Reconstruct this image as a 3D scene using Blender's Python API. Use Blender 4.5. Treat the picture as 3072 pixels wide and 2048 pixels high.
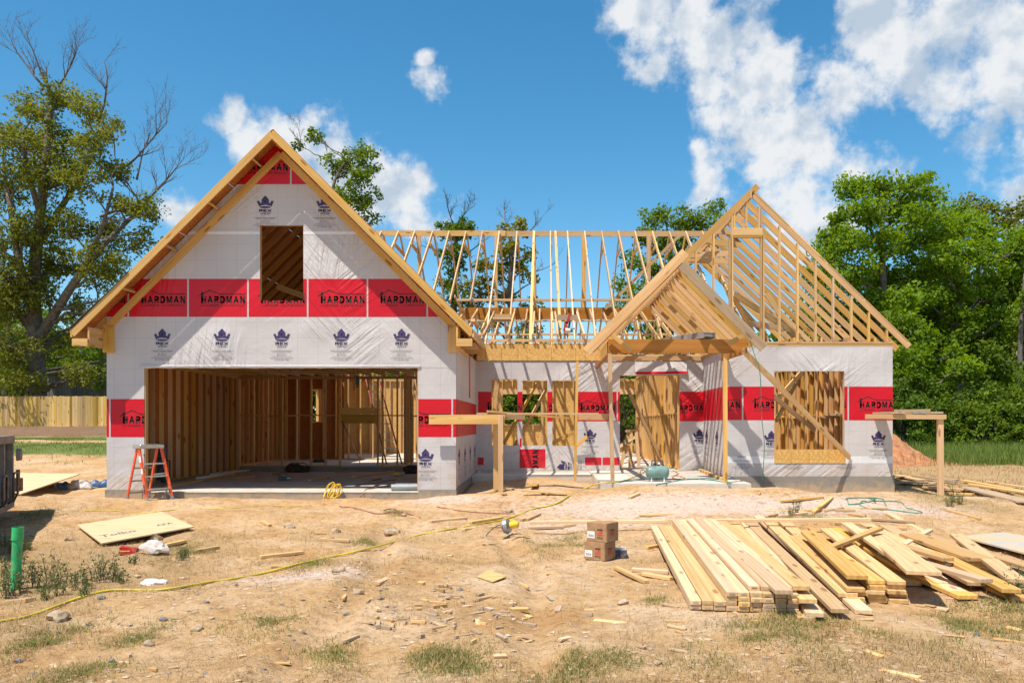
import bpy, bmesh, math, random
import numpy as np
from mathutils import Vector, Matrix
R = math.radians
random.seed(11); rng = np.random.default_rng(11)
for o in list(bpy.data.objects): bpy.data.objects.remove(o)
SC = bpy.context.scene; COL = SC.collection

# ------------------------------------------------------------------ camera, sky, sun, exposure
F, CX, CY, CZ = 2400.0, 1640.0, 1272.0, 1.34          # photo pixels: focal length, vanishing point; eye height
cam = bpy.data.cameras.new('camera'); camo = bpy.data.objects.new('camera', cam); COL.objects.link(camo)
cam.sensor_width = 36; cam.lens = F/3072*36
cam.shift_x = (1536-CX)/3072; cam.shift_y = (CY-1024)/3072
cam.clip_start = .1; cam.clip_end = 3000
camo.location = (0, 0, CZ); camo.rotation_euler = (R(90), 0, 0)
SC.camera = camo
SUNV = Vector((-.48, -.55, 1.55)).normalized()         # towards the sun
SUN_EL = math.asin(SUNV.z); SUN_AZ = math.atan2(SUNV.x, SUNV.y)
ld = bpy.data.lights.new('sun', 'SUN'); lo = bpy.data.objects.new('sun', ld); COL.objects.link(lo)
ld.energy = 4.9; ld.angle = R(.53); ld.color = (1, .93, .82)
lo.rotation_euler = SUNV.to_track_quat('Z', 'Y').to_euler(); lo.location = (-20, -20, 60)
SC.view_settings.view_transform = 'Standard'; SC.view_settings.look = 'None'
SC.view_settings.exposure = .42; SC.view_settings.gamma = 1; SC.view_settings.use_curve_mapping = False

def dirpx(px, py): return Vector(((px-CX)/F, 1, -(py-CY)/F)).normalized()
def build_world():
    w = bpy.data.worlds.new('World'); SC.world = w; w.use_nodes = True
    nt = w.node_tree; N = nt.nodes; L = nt.links; N.clear()
    out = N.new('ShaderNodeOutputWorld'); mixs = N.new('ShaderNodeMixShader')
    bsky = N.new('ShaderNodeBackground'); bcl = N.new('ShaderNodeBackground')
    sky = N.new('ShaderNodeTexSky'); sky.sky_type = 'NISHITA'; sky.sun_disc = False
    sky.sun_elevation = SUN_EL; sky.sun_rotation = SUN_AZ
    sky.air_density = 1.0; sky.dust_density = .25; sky.ozone_density = 3.0; sky.altitude = 100
    hs = N.new('ShaderNodeHueSaturation'); hs.inputs['Saturation'].default_value = 1.30; hs.inputs['Hue'].default_value = .486
    L.new(sky.outputs[0], hs.inputs['Color']); L.new(hs.outputs[0], bsky.inputs[0]); bsky.inputs[1].default_value = .124
    tc = N.new('ShaderNodeTexCoord'); nrm = N.new('ShaderNodeVectorMath'); nrm.operation = 'NORMALIZE'
    L.new(tc.outputs['Generated'], nrm.inputs[0]); D = nrm.outputs[0]
    def noise(vec, scale, det, rough, dist=0):
        n = N.new('ShaderNodeTexNoise'); n.inputs['Scale'].default_value = scale; n.inputs['Detail'].default_value = det
        n.inputs['Roughness'].default_value = rough; n.inputs['Distortion'].default_value = dist
        L.new(vec, n.inputs['Vector']); return n
    def math_(op, a, b, c=None):
        m = N.new('ShaderNodeMath'); m.operation = op
        for i, v in enumerate([a, b] + ([c] if c is not None else [])):
            if isinstance(v, (int, float)): m.inputs[i].default_value = v
            else: L.new(v, m.inputs[i])
        return m.outputs[0]
    def vmath(op, a, b):
        m = N.new('ShaderNodeVectorMath'); m.operation = op
        for i, v in enumerate((a, b)):
            if isinstance(v, (tuple, Vector)): m.inputs[i].default_value = v
            else: L.new(v, m.inputs[i])
        return m.outputs[1] if op == 'DISTANCE' else m.outputs[0]
    # warp the direction a little so cloud outlines billow
    wn = noise(D, 8, 3, .5); wv = vmath('SUBTRACT', wn.outputs['Color'], (.5, .5, .5))
    sc = N.new('ShaderNodeVectorMath'); sc.operation = 'SCALE'; L.new(wv, sc.inputs[0]); sc.inputs['Scale'].default_value = .065
    DW = vmath('ADD', D, sc.outputs[0])
    blobs = [(1960,30,130),(1880,60,70),(2060,90,120),(2180,150,120),(2290,240,130),(2160,250,70),(2230,380,110),(2270,430,130),(2320,540,140),
             (2390,640,130),(2450,480,90),(2420,360,90),(2560,540,70),(2650,530,70),(2480,690,80),(2640,90,130),(2760,150,170),(2920,120,200),
             (3060,200,170),(2840,290,90),(2980,310,60),(2500,300,110),(3060,600,80),(1970,210,45),(2110,440,40),
             (1320,250,42),(1290,180,28),(2120,535,52),(700,345,45),(760,400,60),(850,430,90),(940,430,80),(1030,500,110),(1130,560,110),
             (1210,590,90),(1230,650,80),(540,620,65),(960,560,90),(3000,-150,260),(2300,-160,160),(3300,300,240),
             (3500,0,200),(-500,300,150),(-800,100,220)]
    acc = None
    for (x, y, r) in blobs:
        d = vmath('DISTANCE', DW, dirpx(x, y)); c = dirpx(x, y)
        k = r/F * c.y * .90
        v = math_('MULTIPLY_ADD', d, -1.0/(k*1.55), 1.0)
        v = math_('MULTIPLY', v, min(1.0, .62 + r/260))
        acc = v if acc is None else math_('MAXIMUM', acc, v)
    # the rest of the sky carries scattered cumulus of the same kind
    far = noise(D, 2.6, 2, .5); sep = N.new('ShaderNodeSeparateXYZ'); L.new(D, sep.inputs[0])
    fwd = N.new('ShaderNodeMapRange'); L.new(sep.outputs['Y'], fwd.inputs[0])
    fwd.inputs[1].default_value = .72; fwd.inputs[2].default_value = .55; fwd.inputs[3].default_value = 0; fwd.inputs[4].default_value = 1
    fv = math_('MULTIPLY_ADD', far.outputs['Fac'], 2.6, -1.25)
    fv = math_('SUBTRACT', math_('MULTIPLY', math_('ADD', fv, 1.0), fwd.outputs[0]), 1.0)
    acc = math_('MAXIMUM', acc, fv)
    f1 = noise(D, 19, 10, .60, .0)
    off = vmath('ADD', D, tuple(Vector((-.010, 0, .022))))
    f2 = noise(off, 17, 6, .55, .0); f1s = noise(D, 17, 6, .55, .0)
    dens = math_('MULTIPLY_ADD', f1.outputs['Fac'], 3.8, -1.95)
    dens = math_('ADD', math_('MULTIPLY', acc, 1.5), dens)
    mr = N.new('ShaderNodeMapRange'); mr.interpolation_type = 'SMOOTHSTEP'; L.new(dens, mr.inputs[0])
    mr.inputs[1].default_value = -.02; mr.inputs[2].default_value = 1.0; mr.inputs[3].default_value = 0; mr.inputs[4].default_value = .97
    elev = N.new('ShaderNodeMapRange'); L.new(sep.outputs['Z'], elev.inputs[0]); elev.inputs[1].default_value = -.02; elev.inputs[2].default_value = .05
    fac = math_('MULTIPLY', mr.outputs[0], elev.outputs[0])
    # billow relief: lit towards the sun, greyer bases where the cloud is thick
    rel = math_('SUBTRACT', f1s.outputs['Fac'], f2.outputs['Fac'])
    big = noise(vmath('ADD', D, (.3, .1, .2)), 6, 4, .5)
    sh = math_('MULTIPLY_ADD', rel, 3.6, .60)
    sh = math_('ADD', sh, math_('MULTIPLY_ADD', big.outputs['Fac'], 1.5, -.75))
    thick = N.new('ShaderNodeMapRange'); L.new(acc, thick.inputs[0]); thick.inputs[1].default_value = .35; thick.inputs[2].default_value = .95
    thick.inputs[3].default_value = .20; thick.inputs[4].default_value = -.14
    sh = math_('ADD', sh, thick.outputs[0])
    cr = N.new('ShaderNodeValToRGB'); L.new(sh, cr.inputs[0])
    cr.color_ramp.elements[0].position = .12; cr.color_ramp.elements[0].color = (.56, .66, .78, 1)
    cr.color_ramp.elements[1].position = .85; cr.color_ramp.elements[1].color = (.93, .95, .97, 1)
    L.new(cr.outputs[0], bcl.inputs[0]); bcl.inputs[1].default_value = .70
    L.new(fac, mixs.inputs[0]); L.new(bsky.outputs[0], mixs.inputs[1]); L.new(bcl.outputs[0], mixs.inputs[2]); L.new(mixs.outputs[0], out.inputs[0])
build_world()

# ------------------------------------------------------------------ helpers
def PX(px, Y): return (px-CX)/F*Y
def PZ(py, Y): return CZ-(py-CY)/F*Y
def PP(px, py, Y): return Vector((PX(px, Y), Y, PZ(py, Y)))
WM = {}
def link(name, me, mat=None, parent=None, world=None, mats=None):
    o = bpy.data.objects.new(name, me); COL.objects.link(o)
    world = world or Matrix.Identity(4)
    if me is not None and (mat or mats) and len(me.materials) == 0:
        for m in (mats or [mat]): me.materials.append(m)
    if parent is not None:
        o.parent = parent; o.matrix_parent_inverse = WM[parent.name].inverted()
    o.matrix_basis = world; WM[o.name] = world.copy()
    return o
def empty(name, loc, label, cat, group=None, rot=0):
    o = link(name, None, world=Matrix.Translation(Vector(loc)) @ Matrix.Rotation(rot, 4, 'Z')); o.empty_display_size = .2
    return tag(o, label, cat, group)
def tag(o, label=None, cat=None, group=None, kind=None):
    if label: o['label'] = label
    if cat: o['category'] = cat
    if group: o['group'] = group
    if kind: o['kind'] = kind
    return o
def bm_mesh(name, bm, smooth=False):
    me = bpy.data.meshes.new(name); bm.to_mesh(me); bm.free()
    if smooth: me.polygons.foreach_set('use_smooth', [True]*len(me.polygons))
    return me
BOXES = {}
def box_mesh(L, w, d, ch=0, mn=''):
    k = (round(L, 3), round(w, 3), round(d, 3), ch, mn)
    if k in BOXES: return BOXES[k]
    bm = bmesh.new(); bmesh.ops.create_cube(bm, size=1)
    for v in bm.verts: v.co = Vector((v.co.x*L, v.co.y*w, v.co.z*d))
    if ch: bmesh.ops.bevel(bm, geom=bm.edges[:], offset=ch, segments=1, affect='EDGES')
    BOXES[k] = bm_mesh('board', bm); return BOXES[k]
def board(name, p0, p1, w, d, hint, mat, parent=None, ch=0):
    """box along p0-p1; dimension d lies along hint, w across it"""
    p0, p1 = Vector(p0), Vector(p1); x = (p1-p0); Ln = x.length; x.normalize()
    h = Vector(hint); z = (h - x*h.dot(x)).normalized(); y = z.cross(x)
    M = Matrix(((x.x, y.x, z.x, 0), (x.y, y.y, z.y, 0), (x.z, y.z, z.z, 0), (0, 0, 0, 1)))
    me = box_mesh(Ln, w, d, ch, mat.name)
    return link(name, me, mat, parent, Matrix.Translation((p0+p1)/2) @ M)
UP = Vector((0, 0, 1)); FY = Vector((0, 1, 0)); FX = Vector((1, 0, 0))
def addbox(bm, c, s, rot=None, mi=0):
    r = bmesh.ops.create_cube(bm, size=1)
    M = Matrix.Translation(Vector(c)) @ (rot.to_4x4() if rot is not None else Matrix.Identity(4))
    for v in r['verts']: v.co = M @ Vector((v.co.x*s[0], v.co.y*s[1], v.co.z*s[2]))
    for f in {f for v in r['verts'] for f in v.link_faces}: f.material_index = mi
def addbar(bm, a, b, w, d, hint=(0, 0, 1), mi=0):
    a, b = Vector(a), Vector(b); x = b-a; Ln = x.length; x.normalize(); h = Vector(hint)
    if abs(h.normalized().dot(x)) > .99: h = Vector((0, 1, 0))
    z = (h-x*h.dot(x)).normalized(); y = z.cross(x)
    addbox(bm, (a+b)/2, (Ln, w, d), Matrix((x, y, z)).transposed(), mi)
def addcyl(bm, a, b, r1, r2=None, seg=12, mi=0, caps=True):
    a, b = Vector(a), Vector(b); r2 = r1 if r2 is None else r2
    q = (b-a).to_track_quat('Z', 'Y').to_matrix().to_4x4()
    r = bmesh.ops.create_cone(bm, cap_ends=caps, segments=seg, radius1=r1, radius2=r2, depth=(b-a).length, matrix=Matrix.Translation((a+b)/2) @ q)
    for f in {f for v in r['verts'] for f in v.link_faces}: f.material_index = mi
def smooth_path(pts, n=6):
    pts = [Vector(p) for p in pts]; out = []
    for i in range(len(pts)-1):
        p0 = pts[max(i-1, 0)]; p1 = pts[i]; p2 = pts[i+1]; p3 = pts[min(i+2, len(pts)-1)]
        for k in range(n):
            t = k/n
            out.append(.5*((2*p1)+(p2-p0)*t+(2*p0-5*p1+4*p2-p3)*t*t+(3*p1-p0-3*p2+p3)*t**3))
    out.append(pts[-1]); return out
def tubes_mesh(name, paths, sides=6):
    """paths: list of (points, radii)"""
    V, Fc = [], []
    for pts, rad in paths:
        n = len(pts)
        if n < 2: continue
        base = len(V); up = Vector((.13, .21, .97))
        for i, p in enumerate(pts):
            t = (pts[min(i+1, n-1)]-pts[max(i-1, 0)])
            t = t.normalized() if t.length > 1e-9 else UP
            a = t.cross(up)
            if a.length < .05: a = t.cross(FX)
            a.normalize(); b = t.cross(a); r = rad[i] if not isinstance(rad, float) else rad
            for k in range(sides):
                an = 2*math.pi*k/sides; V.append(p+a*(r*math.cos(an))+b*(r*math.sin(an)))
        for i in range(n-1):
            for k in range(sides):
                k2 = (k+1) % sides
                Fc.append((base+i*sides+k, base+i*sides+k2, base+(i+1)*sides+k2, base+(i+1)*sides+k))
        Fc.append(tuple(base+k for k in range(sides))[::-1]); Fc.append(tuple(base+(n-1)*sides+k for k in range(sides)))
    me = bpy.data.meshes.new(name); me.from_pydata(V, [], Fc); me.polygons.foreach_set('use_smooth', [True]*len(Fc)); me.update()
    return me
# value noise for the ground
_T = rng.random((256, 256))
def vnoise(x, y):
    x = np.asarray(x, float); y = np.asarray(y, float)
    xi = np.floor(x).astype(int); yi = np.floor(y).astype(int); fx = x-xi; fy = y-yi
    fx = fx*fx*(3-2*fx); fy = fy*fy*(3-2*fy); a, b = xi & 255, yi & 255; c, d = (xi+1) & 255, (yi+1) & 255
    return (_T[a, b]*(1-fx)+_T[c, b]*fx)*(1-fy)+(_T[a, d]*(1-fx)+_T[c, d]*fx)*fy
def sstep(a, b, v): t = np.clip((np.asarray(v, float)-a)/(b-a), 0, 1); return t*t*(3-2*t)
def gauss(x, y, cx, cy, sx, sy, a): return a*np.exp(-((x-cx)/sx)**2-((y-cy)/sy)**2)
def gh_base(x, y):
    x = np.asarray(x, float); y = np.asarray(y, float)
    z = -.31 + .12*sstep(10.5, 15.2, y)
    z = z + gauss(x, y, 2.6, 15.4, 2.6, 1.1, .23) + gauss(x, y, 6.2, 15.7, 2.2, 1.1, .08) + gauss(x, y, -.3, 18.0, 1.5, 2.2, .30) + gauss(x, y, -5.0, 13.4, 1.3, .8, .10) + gauss(x, y, -6.6, 14.6, 2.2, .5, .03)
    z = z + gauss(x, y, -2.6, 13.6, 1.2, .7, .06) + gauss(x, y, -9.6, 14.6, 1.6, 1.2, .10)
    z = z + sstep(14.2, 15.3, y)*(1-sstep(15.7, 16.2, y))*(.09*vnoise(x*1.1+40, y*.3)+.03) + sstep(10.8, 12.5, y)*(1-sstep(14.6, 15.6, y))*.16*np.maximum(0, vnoise(x*.75+60, y*.95+3)-.45)
    for (rx0, slope, dep) in ((-1.9, .10, .05), (-.2, .10, .05), (-5.2, -.12, .035)):
        cx_ = rx0-slope*(y-8)+.12*np.sin(y*.9); z = z - dep*np.exp(-((x-cx_)/.14)**2)*(1-sstep(12, 13.5, y)) + dep*.6*np.exp(-((np.abs(x-cx_)-.27)/.10)**2)*(1-sstep(12, 13.5, y))
    left = sstep(-8.2, -10.5, x); right = sstep(7.6, 9.5, x)
    zl = .75*sstep(17.5, 33, y) + .55*sstep(36.5, 41, y) + .1*sstep(17, 22, y)
    zr = .17*sstep(17, 22, y) + .35*sstep(22, 44, y)
    z = z + left*zl + right*zr + (1-left)*(1-right)*(.55*sstep(33.5, 46, y))
    return z
def gh(x, y):
    x = np.asarray(x, float); y = np.asarray(y, float)
    far = 1-sstep(30, 60, y)
    z = gh_base(x, y)
    z = z + far*(.11*(vnoise(x*.55+9, y*.55)-.5) + .07*(vnoise(x*1.3, y*1.7+5)-.5) + .03*(vnoise(x*3.6, y*4.2)-.5) + .012*(vnoise(x*8, y*9)-.5) + .008*(vnoise(x*14+3, y*14)-.5))
    ins = sstep(-9.2, -8.8, x)*(1-sstep(7.85, 8.2, x))*sstep(15.7, 15.95, y)*(1-sstep(32.2, 32.6, y))
    ins = np.maximum(ins*(x < -1.75), sstep(-1.9, -1.8, x)*(1-sstep(7.85, 8.2, x))*sstep(20.2, 20.5, y)*(1-sstep(32.2, 32.6, y)))
    return z*(1-ins) + np.minimum(z, -.25)*ins
def G(px, py, dz=0.0):
    Y = 1.65*F/(py-CY)
    for _ in range(14):
        z = float(gh(PX(px, Y), Y))+dz; Y = .5*Y+.5*max(3.0, (CZ-z)*F/(py-CY))
    return Vector((PX(px, Y), Y, float(gh(PX(px, Y), Y))+dz))
def PT(px, py, z):
    Y = (CZ-z)*F/(py-CY); return Vector((PX(px, Y), Y, z))
def gz(x, y): return float(gh(x, y))

# ------------------------------------------------------------------ materials
def newmat(name):
    m = bpy.data.materials.new(name); m.use_nodes = True; nt = m.node_tree
    return m, nt, nt.nodes, nt.links, nt.nodes['Principled BSDF']
def nd(N, t, **kw):
    n = N.new(t)
    for k, v in kw.items():
        if k in n.inputs: n.inputs[k].default_value = v
        else: setattr(n, k, v)
    return n
def ramp(N, L, src, stops):
    c = N.new('ShaderNodeValToRGB'); e = c.color_ramp.elements
    while len(e) < len(stops): e.new(.5)
    for i, (p, col) in enumerate(stops): e[i].position = p; e[i].color = (*col, 1)
    L.new(src, c.inputs[0]); return c.outputs[0]
def mixc(N, L, fac, a, b, mode='MIX'):
    m = N.new('ShaderNodeMix'); m.data_type = 'RGBA'; m.blend_type = mode
    for i, v in ((0, fac), (6, a), (7, b)):
        if isinstance(v, (int, float)): m.inputs[i].default_value = v
        elif isinstance(v, tuple): m.inputs[i].default_value = (*v, 1)
        else: L.new(v, m.inputs[i])
    return m.outputs[2]
def bump(N, L, bs, h, strength, dist):
    b = nd(N, 'ShaderNodeBump', Strength=strength, Distance=dist); L.new(h, b.inputs['Height']); L.new(b.outputs[0], bs.inputs['Normal'])
def plain(name, col, rough=.6, metal=0, spec=.4, var=.12, scale=6, bmp=.0, dust=.22):
    m, nt, N, L, bs = newmat(name)
    tc = nd(N, 'ShaderNodeTexCoord'); n = nd(N, 'ShaderNodeTexNoise', Scale=scale, Detail=6.0, Roughness=.65); L.new(tc.outputs['Object'], n.inputs['Vector'])
    lo_ = tuple(max(0, c*(1-var*1.6)) for c in col); hi_ = tuple(min(1, c*(1+var)) for c in col)
    cc_ = ramp(N, L, n.outputs['Fac'], [(.3, lo_), (.7, hi_)])
    d1 = nd(N, 'ShaderNodeTexNoise', Scale=scale*2.3, Detail=8.0, Roughness=.75); L.new(tc.outputs['Object'], d1.inputs['Vector'])
    dr = nd(N, 'ShaderNodeMapRange', interpolation_type='SMOOTHSTEP'); L.new(d1.outputs['Fac'], dr.inputs[0]); dr.inputs[1].default_value = .44; dr.inputs[2].default_value = .72; dr.inputs[4].default_value = dust*2.2
    cc_ = mixc(N, L, dr.outputs[0], cc_, (.46, .34, .22)) if dust else cc_
    L.new(cc_, bs.inputs['Base Color'])
    bs.inputs['Roughness'].default_value = rough; bs.inputs['Metallic'].default_value = metal; bs.inputs['Specular IOR Level'].default_value = spec
    if bmp: bump(N, L, bs, n.outputs['Fac'], bmp, .01)
    return m
def wood(name, c0, c1, knots=.8, rough=.75, vari=.22):
    m, nt, N, L, bs = newmat(name)
    tc = nd(N, 'ShaderNodeTexCoord'); oi = nd(N, 'ShaderNodeObjectInfo')
    mp = nd(N, 'ShaderNodeMapping'); mp.inputs['Scale'].default_value = (.6, 9, 9); L.new(tc.outputs['Object'], mp.inputs['Vector'])
    rv = nd(N, 'ShaderNodeCombineXYZ'); mu = nd(N, 'ShaderNodeMath', operation='MULTIPLY'); L.new(oi.outputs['Random'], mu.inputs[0]); mu.inputs[1].default_value = 37.0
    for i in range(3): L.new(mu.outputs[0], rv.inputs[i])
    L.new(rv.outputs[0], mp.inputs['Location'])
    n1 = nd(N, 'ShaderNodeTexNoise', Scale=1.6, Detail=7.0, Roughness=.6, Distortion=.8); L.new(mp.outputs[0], n1.inputs['Vector'])
    wv = nd(N, 'ShaderNodeTexWave', Scale=.55, Distortion=16.0, Detail=3.0, **{'Detail Scale': .35}); wv.bands_direction = 'Y'; L.new(mp.outputs[0], wv.inputs['Vector'])
    a = nd(N, 'ShaderNodeMath', operation='MULTIPLY_ADD'); L.new(wv.outputs['Fac'], a.inputs[0]); a.inputs[1].default_value = .26; L.new(n1.outputs['Fac'], a.inputs[2])
    col = ramp(N, L, a.outputs[0], [(.36, c1), (.86, c0)])
    kp = nd(N, 'ShaderNodeMapping'); kp.inputs['Scale'].default_value = (1.7, 6.5, 6.5); L.new(tc.outputs['Object'], kp.inputs['Vector']); L.new(rv.outputs[0], kp.inputs['Location'])
    vo = nd(N, 'ShaderNodeTexVoronoi', Scale=1.0); L.new(kp.outputs[0], vo.inputs['Vector'])
    km = nd(N, 'ShaderNodeMapRange'); L.new(vo.outputs['Distance'], km.inputs[0]); km.inputs[1].default_value = .12; km.inputs[2].default_value = .2; km.inputs[3].default_value = knots; km.inputs[4].default_value = 0
    col = mixc(N, L, km.outputs[0], col, tuple(c*f for c, f in zip(c1, (.50, .36, .28))))
    br = nd(N, 'ShaderNodeMapRange'); L.new(oi.outputs['Random'], br.inputs[0]); br.inputs[3].default_value = 1-vari; br.inputs[4].default_value = 1+vari*.55
    hv = nd(N, 'ShaderNodeHueSaturation'); L.new(br.outputs[0], hv.inputs['Value']); L.new(col, hv.inputs['Color'])
    r2 = nd(N, 'ShaderNodeMath', operation='MULTIPLY'); L.new(oi.outputs['Random'], r2.inputs[0]); r2.inputs[1].default_value = 7.31
    fr = nd(N, 'ShaderNodeMath', operation='FRACT'); L.new(r2.outputs[0], fr.inputs[0])
    sr = nd(N, 'ShaderNodeMapRange'); L.new(fr.outputs[0], sr.inputs[0]); sr.inputs[3].default_value = .82; sr.inputs[4].default_value = 1.12; L.new(sr.outputs[0], hv.inputs['Saturation'])
    hr = nd(N, 'ShaderNodeMapRange'); L.new(fr.outputs[0], hr.inputs[0]); hr.inputs[3].default_value = .493; hr.inputs[4].default_value = .502; L.new(hr.outputs[0], hv.inputs['Hue'])
    L.new(hv.outputs[0], bs.inputs['Base Color']); bs.inputs['Roughness'].default_value = rough; bs.inputs['Specular IOR Level'].default_value = .25
    bump(N, L, bs, a.outputs[0], .35, .004)
    return m
def osb(name, c0, c1, dark=(.16, .07, .02)):
    m, nt, N, L, bs = newmat(name); tc = nd(N, 'ShaderNodeTexCoord')
    mp = nd(N, 'ShaderNodeMapping'); L.new(tc.outputs['Object'], mp.inputs['Vector']); mp.inputs['Scale'].default_value = (14, 14, 26)
    ns = nd(N, 'ShaderNodeTexNoise', Scale=1.2, Detail=2.0); L.new(mp.outputs[0], ns.inputs['Vector'])
    ad = mixc(N, L, .25, mp.outputs[0], ns.outputs['Color'], 'ADD')
    vo = nd(N, 'ShaderNodeTexVoronoi', Scale=1.6); L.new(ad, vo.inputs['Vector'])
    sp = nd(N, 'ShaderNodeSeparateColor'); L.new(vo.outputs['Color'], sp.inputs[0])
    n2 = nd(N, 'ShaderNodeTexNoise', Scale=2.0, Detail=8.0, Roughness=.7); L.new(mp.outputs[0], n2.inputs['Vector'])
    a = nd(N, 'ShaderNodeMath', operation='MULTIPLY_ADD'); L.new(sp.outputs[0], a.inputs[0]); a.inputs[1].default_value = .5; L.new(n2.outputs['Fac'], a.inputs[2])
    col = ramp(N, L, a.outputs[0], [(.35, dark), (.5, c1), (.95, c0)])
    L.new(col, bs.inputs['Base Color']); bs.inputs['Roughness'].default_value = .7; bs.inputs['Specular IOR Level'].default_value = .25
    bump(N, L, bs, a.outputs[0], .3, .004); return m
def wrapmat(name, col, grid=True, rough=.62, wr=1.0):
    m, nt, N, L, bs = newmat(name); tc = nd(N, 'ShaderNodeTexCoord'); ob = tc.outputs['Object']
    sp = nd(N, 'ShaderNodeSeparateXYZ'); L.new(ob, sp.inputs[0])
    base = nd(N, 'ShaderNodeTexNoise', Scale=1.3, Detail=5.0); L.new(ob, base.inputs['Vector'])
    c = ramp(N, L, base.outputs['Fac'], [(.3, tuple(x*.90 for x in col)), (.7, col)])
    if grid:
        acc = None
        for ax, per, off, wd in ((0, .405, .09, .007), (1, .405, .0, .007), (2, .31, .05, .006)):
            a = nd(N, 'ShaderNodeMath', operation='ADD'); L.new(sp.outputs[ax], a.inputs[0]); a.inputs[1].default_value = off+50*per
            w = nd(N, 'ShaderNodeMath', operation='MODULO'); L.new(a.outputs[0], w.inputs[0]); w.inputs[1].default_value = per
            l = nd(N, 'ShaderNodeMath', operation='LESS_THAN'); L.new(w.outputs[0], l.inputs[0]); l.inputs[1].default_value = wd
            if acc is None: acc = l.outputs[0]
            else:
                x = nd(N, 'ShaderNodeMath', operation='MAXIMUM'); L.new(acc, x.inputs[0]); L.new(l.outputs[0], x.inputs[1]); acc = x.outputs[0]
        f = nd(N, 'ShaderNodeMath', operation='MULTIPLY'); L.new(acc, f.inputs[0]); f.inputs[1].default_value = .5
        c = mixc(N, L, f.outputs[0], c, tuple(x*.55 for x in col))
    dn = nd(N, 'ShaderNodeTexNoise', Scale=2.6, Detail=8.0, Roughness=.7); L.new(ob, dn.inputs['Vector'])
    dz_ = nd(N, 'ShaderNodeMapRange'); L.new(sp.outputs[2], dz_.inputs[0]); dz_.inputs[1].default_value = .05; dz_.inputs[2].default_value = 1.0; dz_.inputs[3].default_value = .30; dz_.inputs[4].default_value = .0
    da = nd(N, 'ShaderNodeMath', operation='ADD'); L.new(dn.outputs['Fac'], da.inputs[0]); L.new(dz_.outputs[0], da.inputs[1])
    dr = nd(N, 'ShaderNodeMapRange', interpolation_type='SMOOTHSTEP'); L.new(da.outputs[0], dr.inputs[0]); dr.inputs[1].default_value = .56; dr.inputs[2].default_value = .86; dr.inputs[4].default_value = .5
    c = mixc(N, L, dr.outputs[0], c, (.44, .33, .23) if grid else tuple(x*.7+.04 for x in col))
    L.new(c, bs.inputs['Base Color']); bs.inputs['Roughness'].default_value = rough; bs.inputs['Specular IOR Level'].default_value = .35
    # slack folds: diagonal pulls in patches plus small puckers
    hs = []
    for rot, sc, s, seed, lo_, hi_ in ((R(38), (1.0, 1, 11), 1.0, 3.1, .50, .66), (R(-50), (1.2, 1, 13), 1.0, 7.7, .54, .68), (R(82), (1.3, 1, 9), 1.1, 1.3, .55, .7)):
        mp = nd(N, 'ShaderNodeMapping'); L.new(ob, mp.inputs['Vector'])
        # collapse x+y so both wall directions crease
        cb = nd(N, 'ShaderNodeMath', operation='ADD'); L.new(sp.outputs[0], cb.inputs[0]); L.new(sp.outputs[1], cb.inputs[1])
        cx = nd(N, 'ShaderNodeCombineXYZ'); L.new(cb.outputs[0], cx.inputs[0]); L.new(sp.outputs[2], cx.inputs[2]); cx.inputs[1].default_value = seed
        vr = nd(N, 'ShaderNodeVectorRotate', rotation_type='Y_AXIS'); vr.inputs['Angle'].default_value = rot; L.new(cx.outputs[0], vr.inputs['Vector'])
        ms = nd(N, 'ShaderNodeMapping'); ms.inputs['Scale'].default_value = sc; L.new(vr.outputs[0], ms.inputs['Vector'])
        n = nd(N, 'ShaderNodeTexNoise', Scale=s, Detail=3.0, Roughness=.5, Distortion=.35); L.new(ms.outputs[0], n.inputs['Vector'])
        k = nd(N, 'ShaderNodeTexNoise', Scale=.55, Detail=1.0); L.new(cx.outputs[0], k.inputs['Vector'])
        mr = nd(N, 'ShaderNodeMapRange', interpolation_type='SMOOTHSTEP'); L.new(k.outputs['Fac'], mr.inputs[0]); mr.inputs[1].default_value = lo_; mr.inputs[2].default_value = hi_
        g = nd(N, 'ShaderNodeMath', operation='MULTIPLY'); L.new(n.outputs['Fac'], g.inputs[0]); L.new(mr.outputs[0], g.inputs[1]); hs.append(g.outputs[0])
    s1 = nd(N, 'ShaderNodeMath', operation='ADD'); L.new(hs[0], s1.inputs[0]); L.new(hs[1], s1.inputs[1])
    s2 = nd(N, 'ShaderNodeMath', operation='ADD'); L.new(s1.outputs[0], s2.inputs[0]); L.new(hs[2], s2.inputs[1])
    s3 = nd(N, 'ShaderNodeMath', operation='MULTIPLY_ADD'); L.new(base.outputs['Fac'], s3.inputs[0]); s3.inputs[1].default_value = .8; L.new(s2.outputs[0], s3.inputs[2])
    bump(N, L, bs, s3.outputs[0], wr, .042)
    return m
M = {}
M['pine'] = wood('pine_lumber', (.68, .435, .18), (.55, .305, .095), vari=.28)
M['pine_pale'] = wood('pale_pine_lumber', (.67, .465, .24), (.56, .345, .15), knots=.75, vari=.26)
M['pine_gold'] = wood('golden_pine_lumber', (.69, .445, .165), (.54, .305, .085), vari=.2)
M['pine_grey'] = wood('weathered_pine', (.50, .38, .25), (.36, .25, .15), knots=.7)
M['lvl'] = wood('laminated_beam', (.45, .215, .075), (.36, .15, .045), knots=.35, vari=.1)
M['picket'] = wood('fence_pine', (.62, .43, .13), (.46, .29, .075), knots=.8, vari=.42)
M['osb'] = osb('strand_board', (.70, .44, .155), (.54, .295, .08), (.34, .16, .04))
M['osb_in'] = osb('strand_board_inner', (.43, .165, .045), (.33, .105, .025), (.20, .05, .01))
M['wrap'] = wrapmat('house_wrap', (.575, .545, .55))
M['red'] = wrapmat('wrap_red_print', (.60, .004, .018), grid=False, rough=.42, wr=.8)
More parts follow.
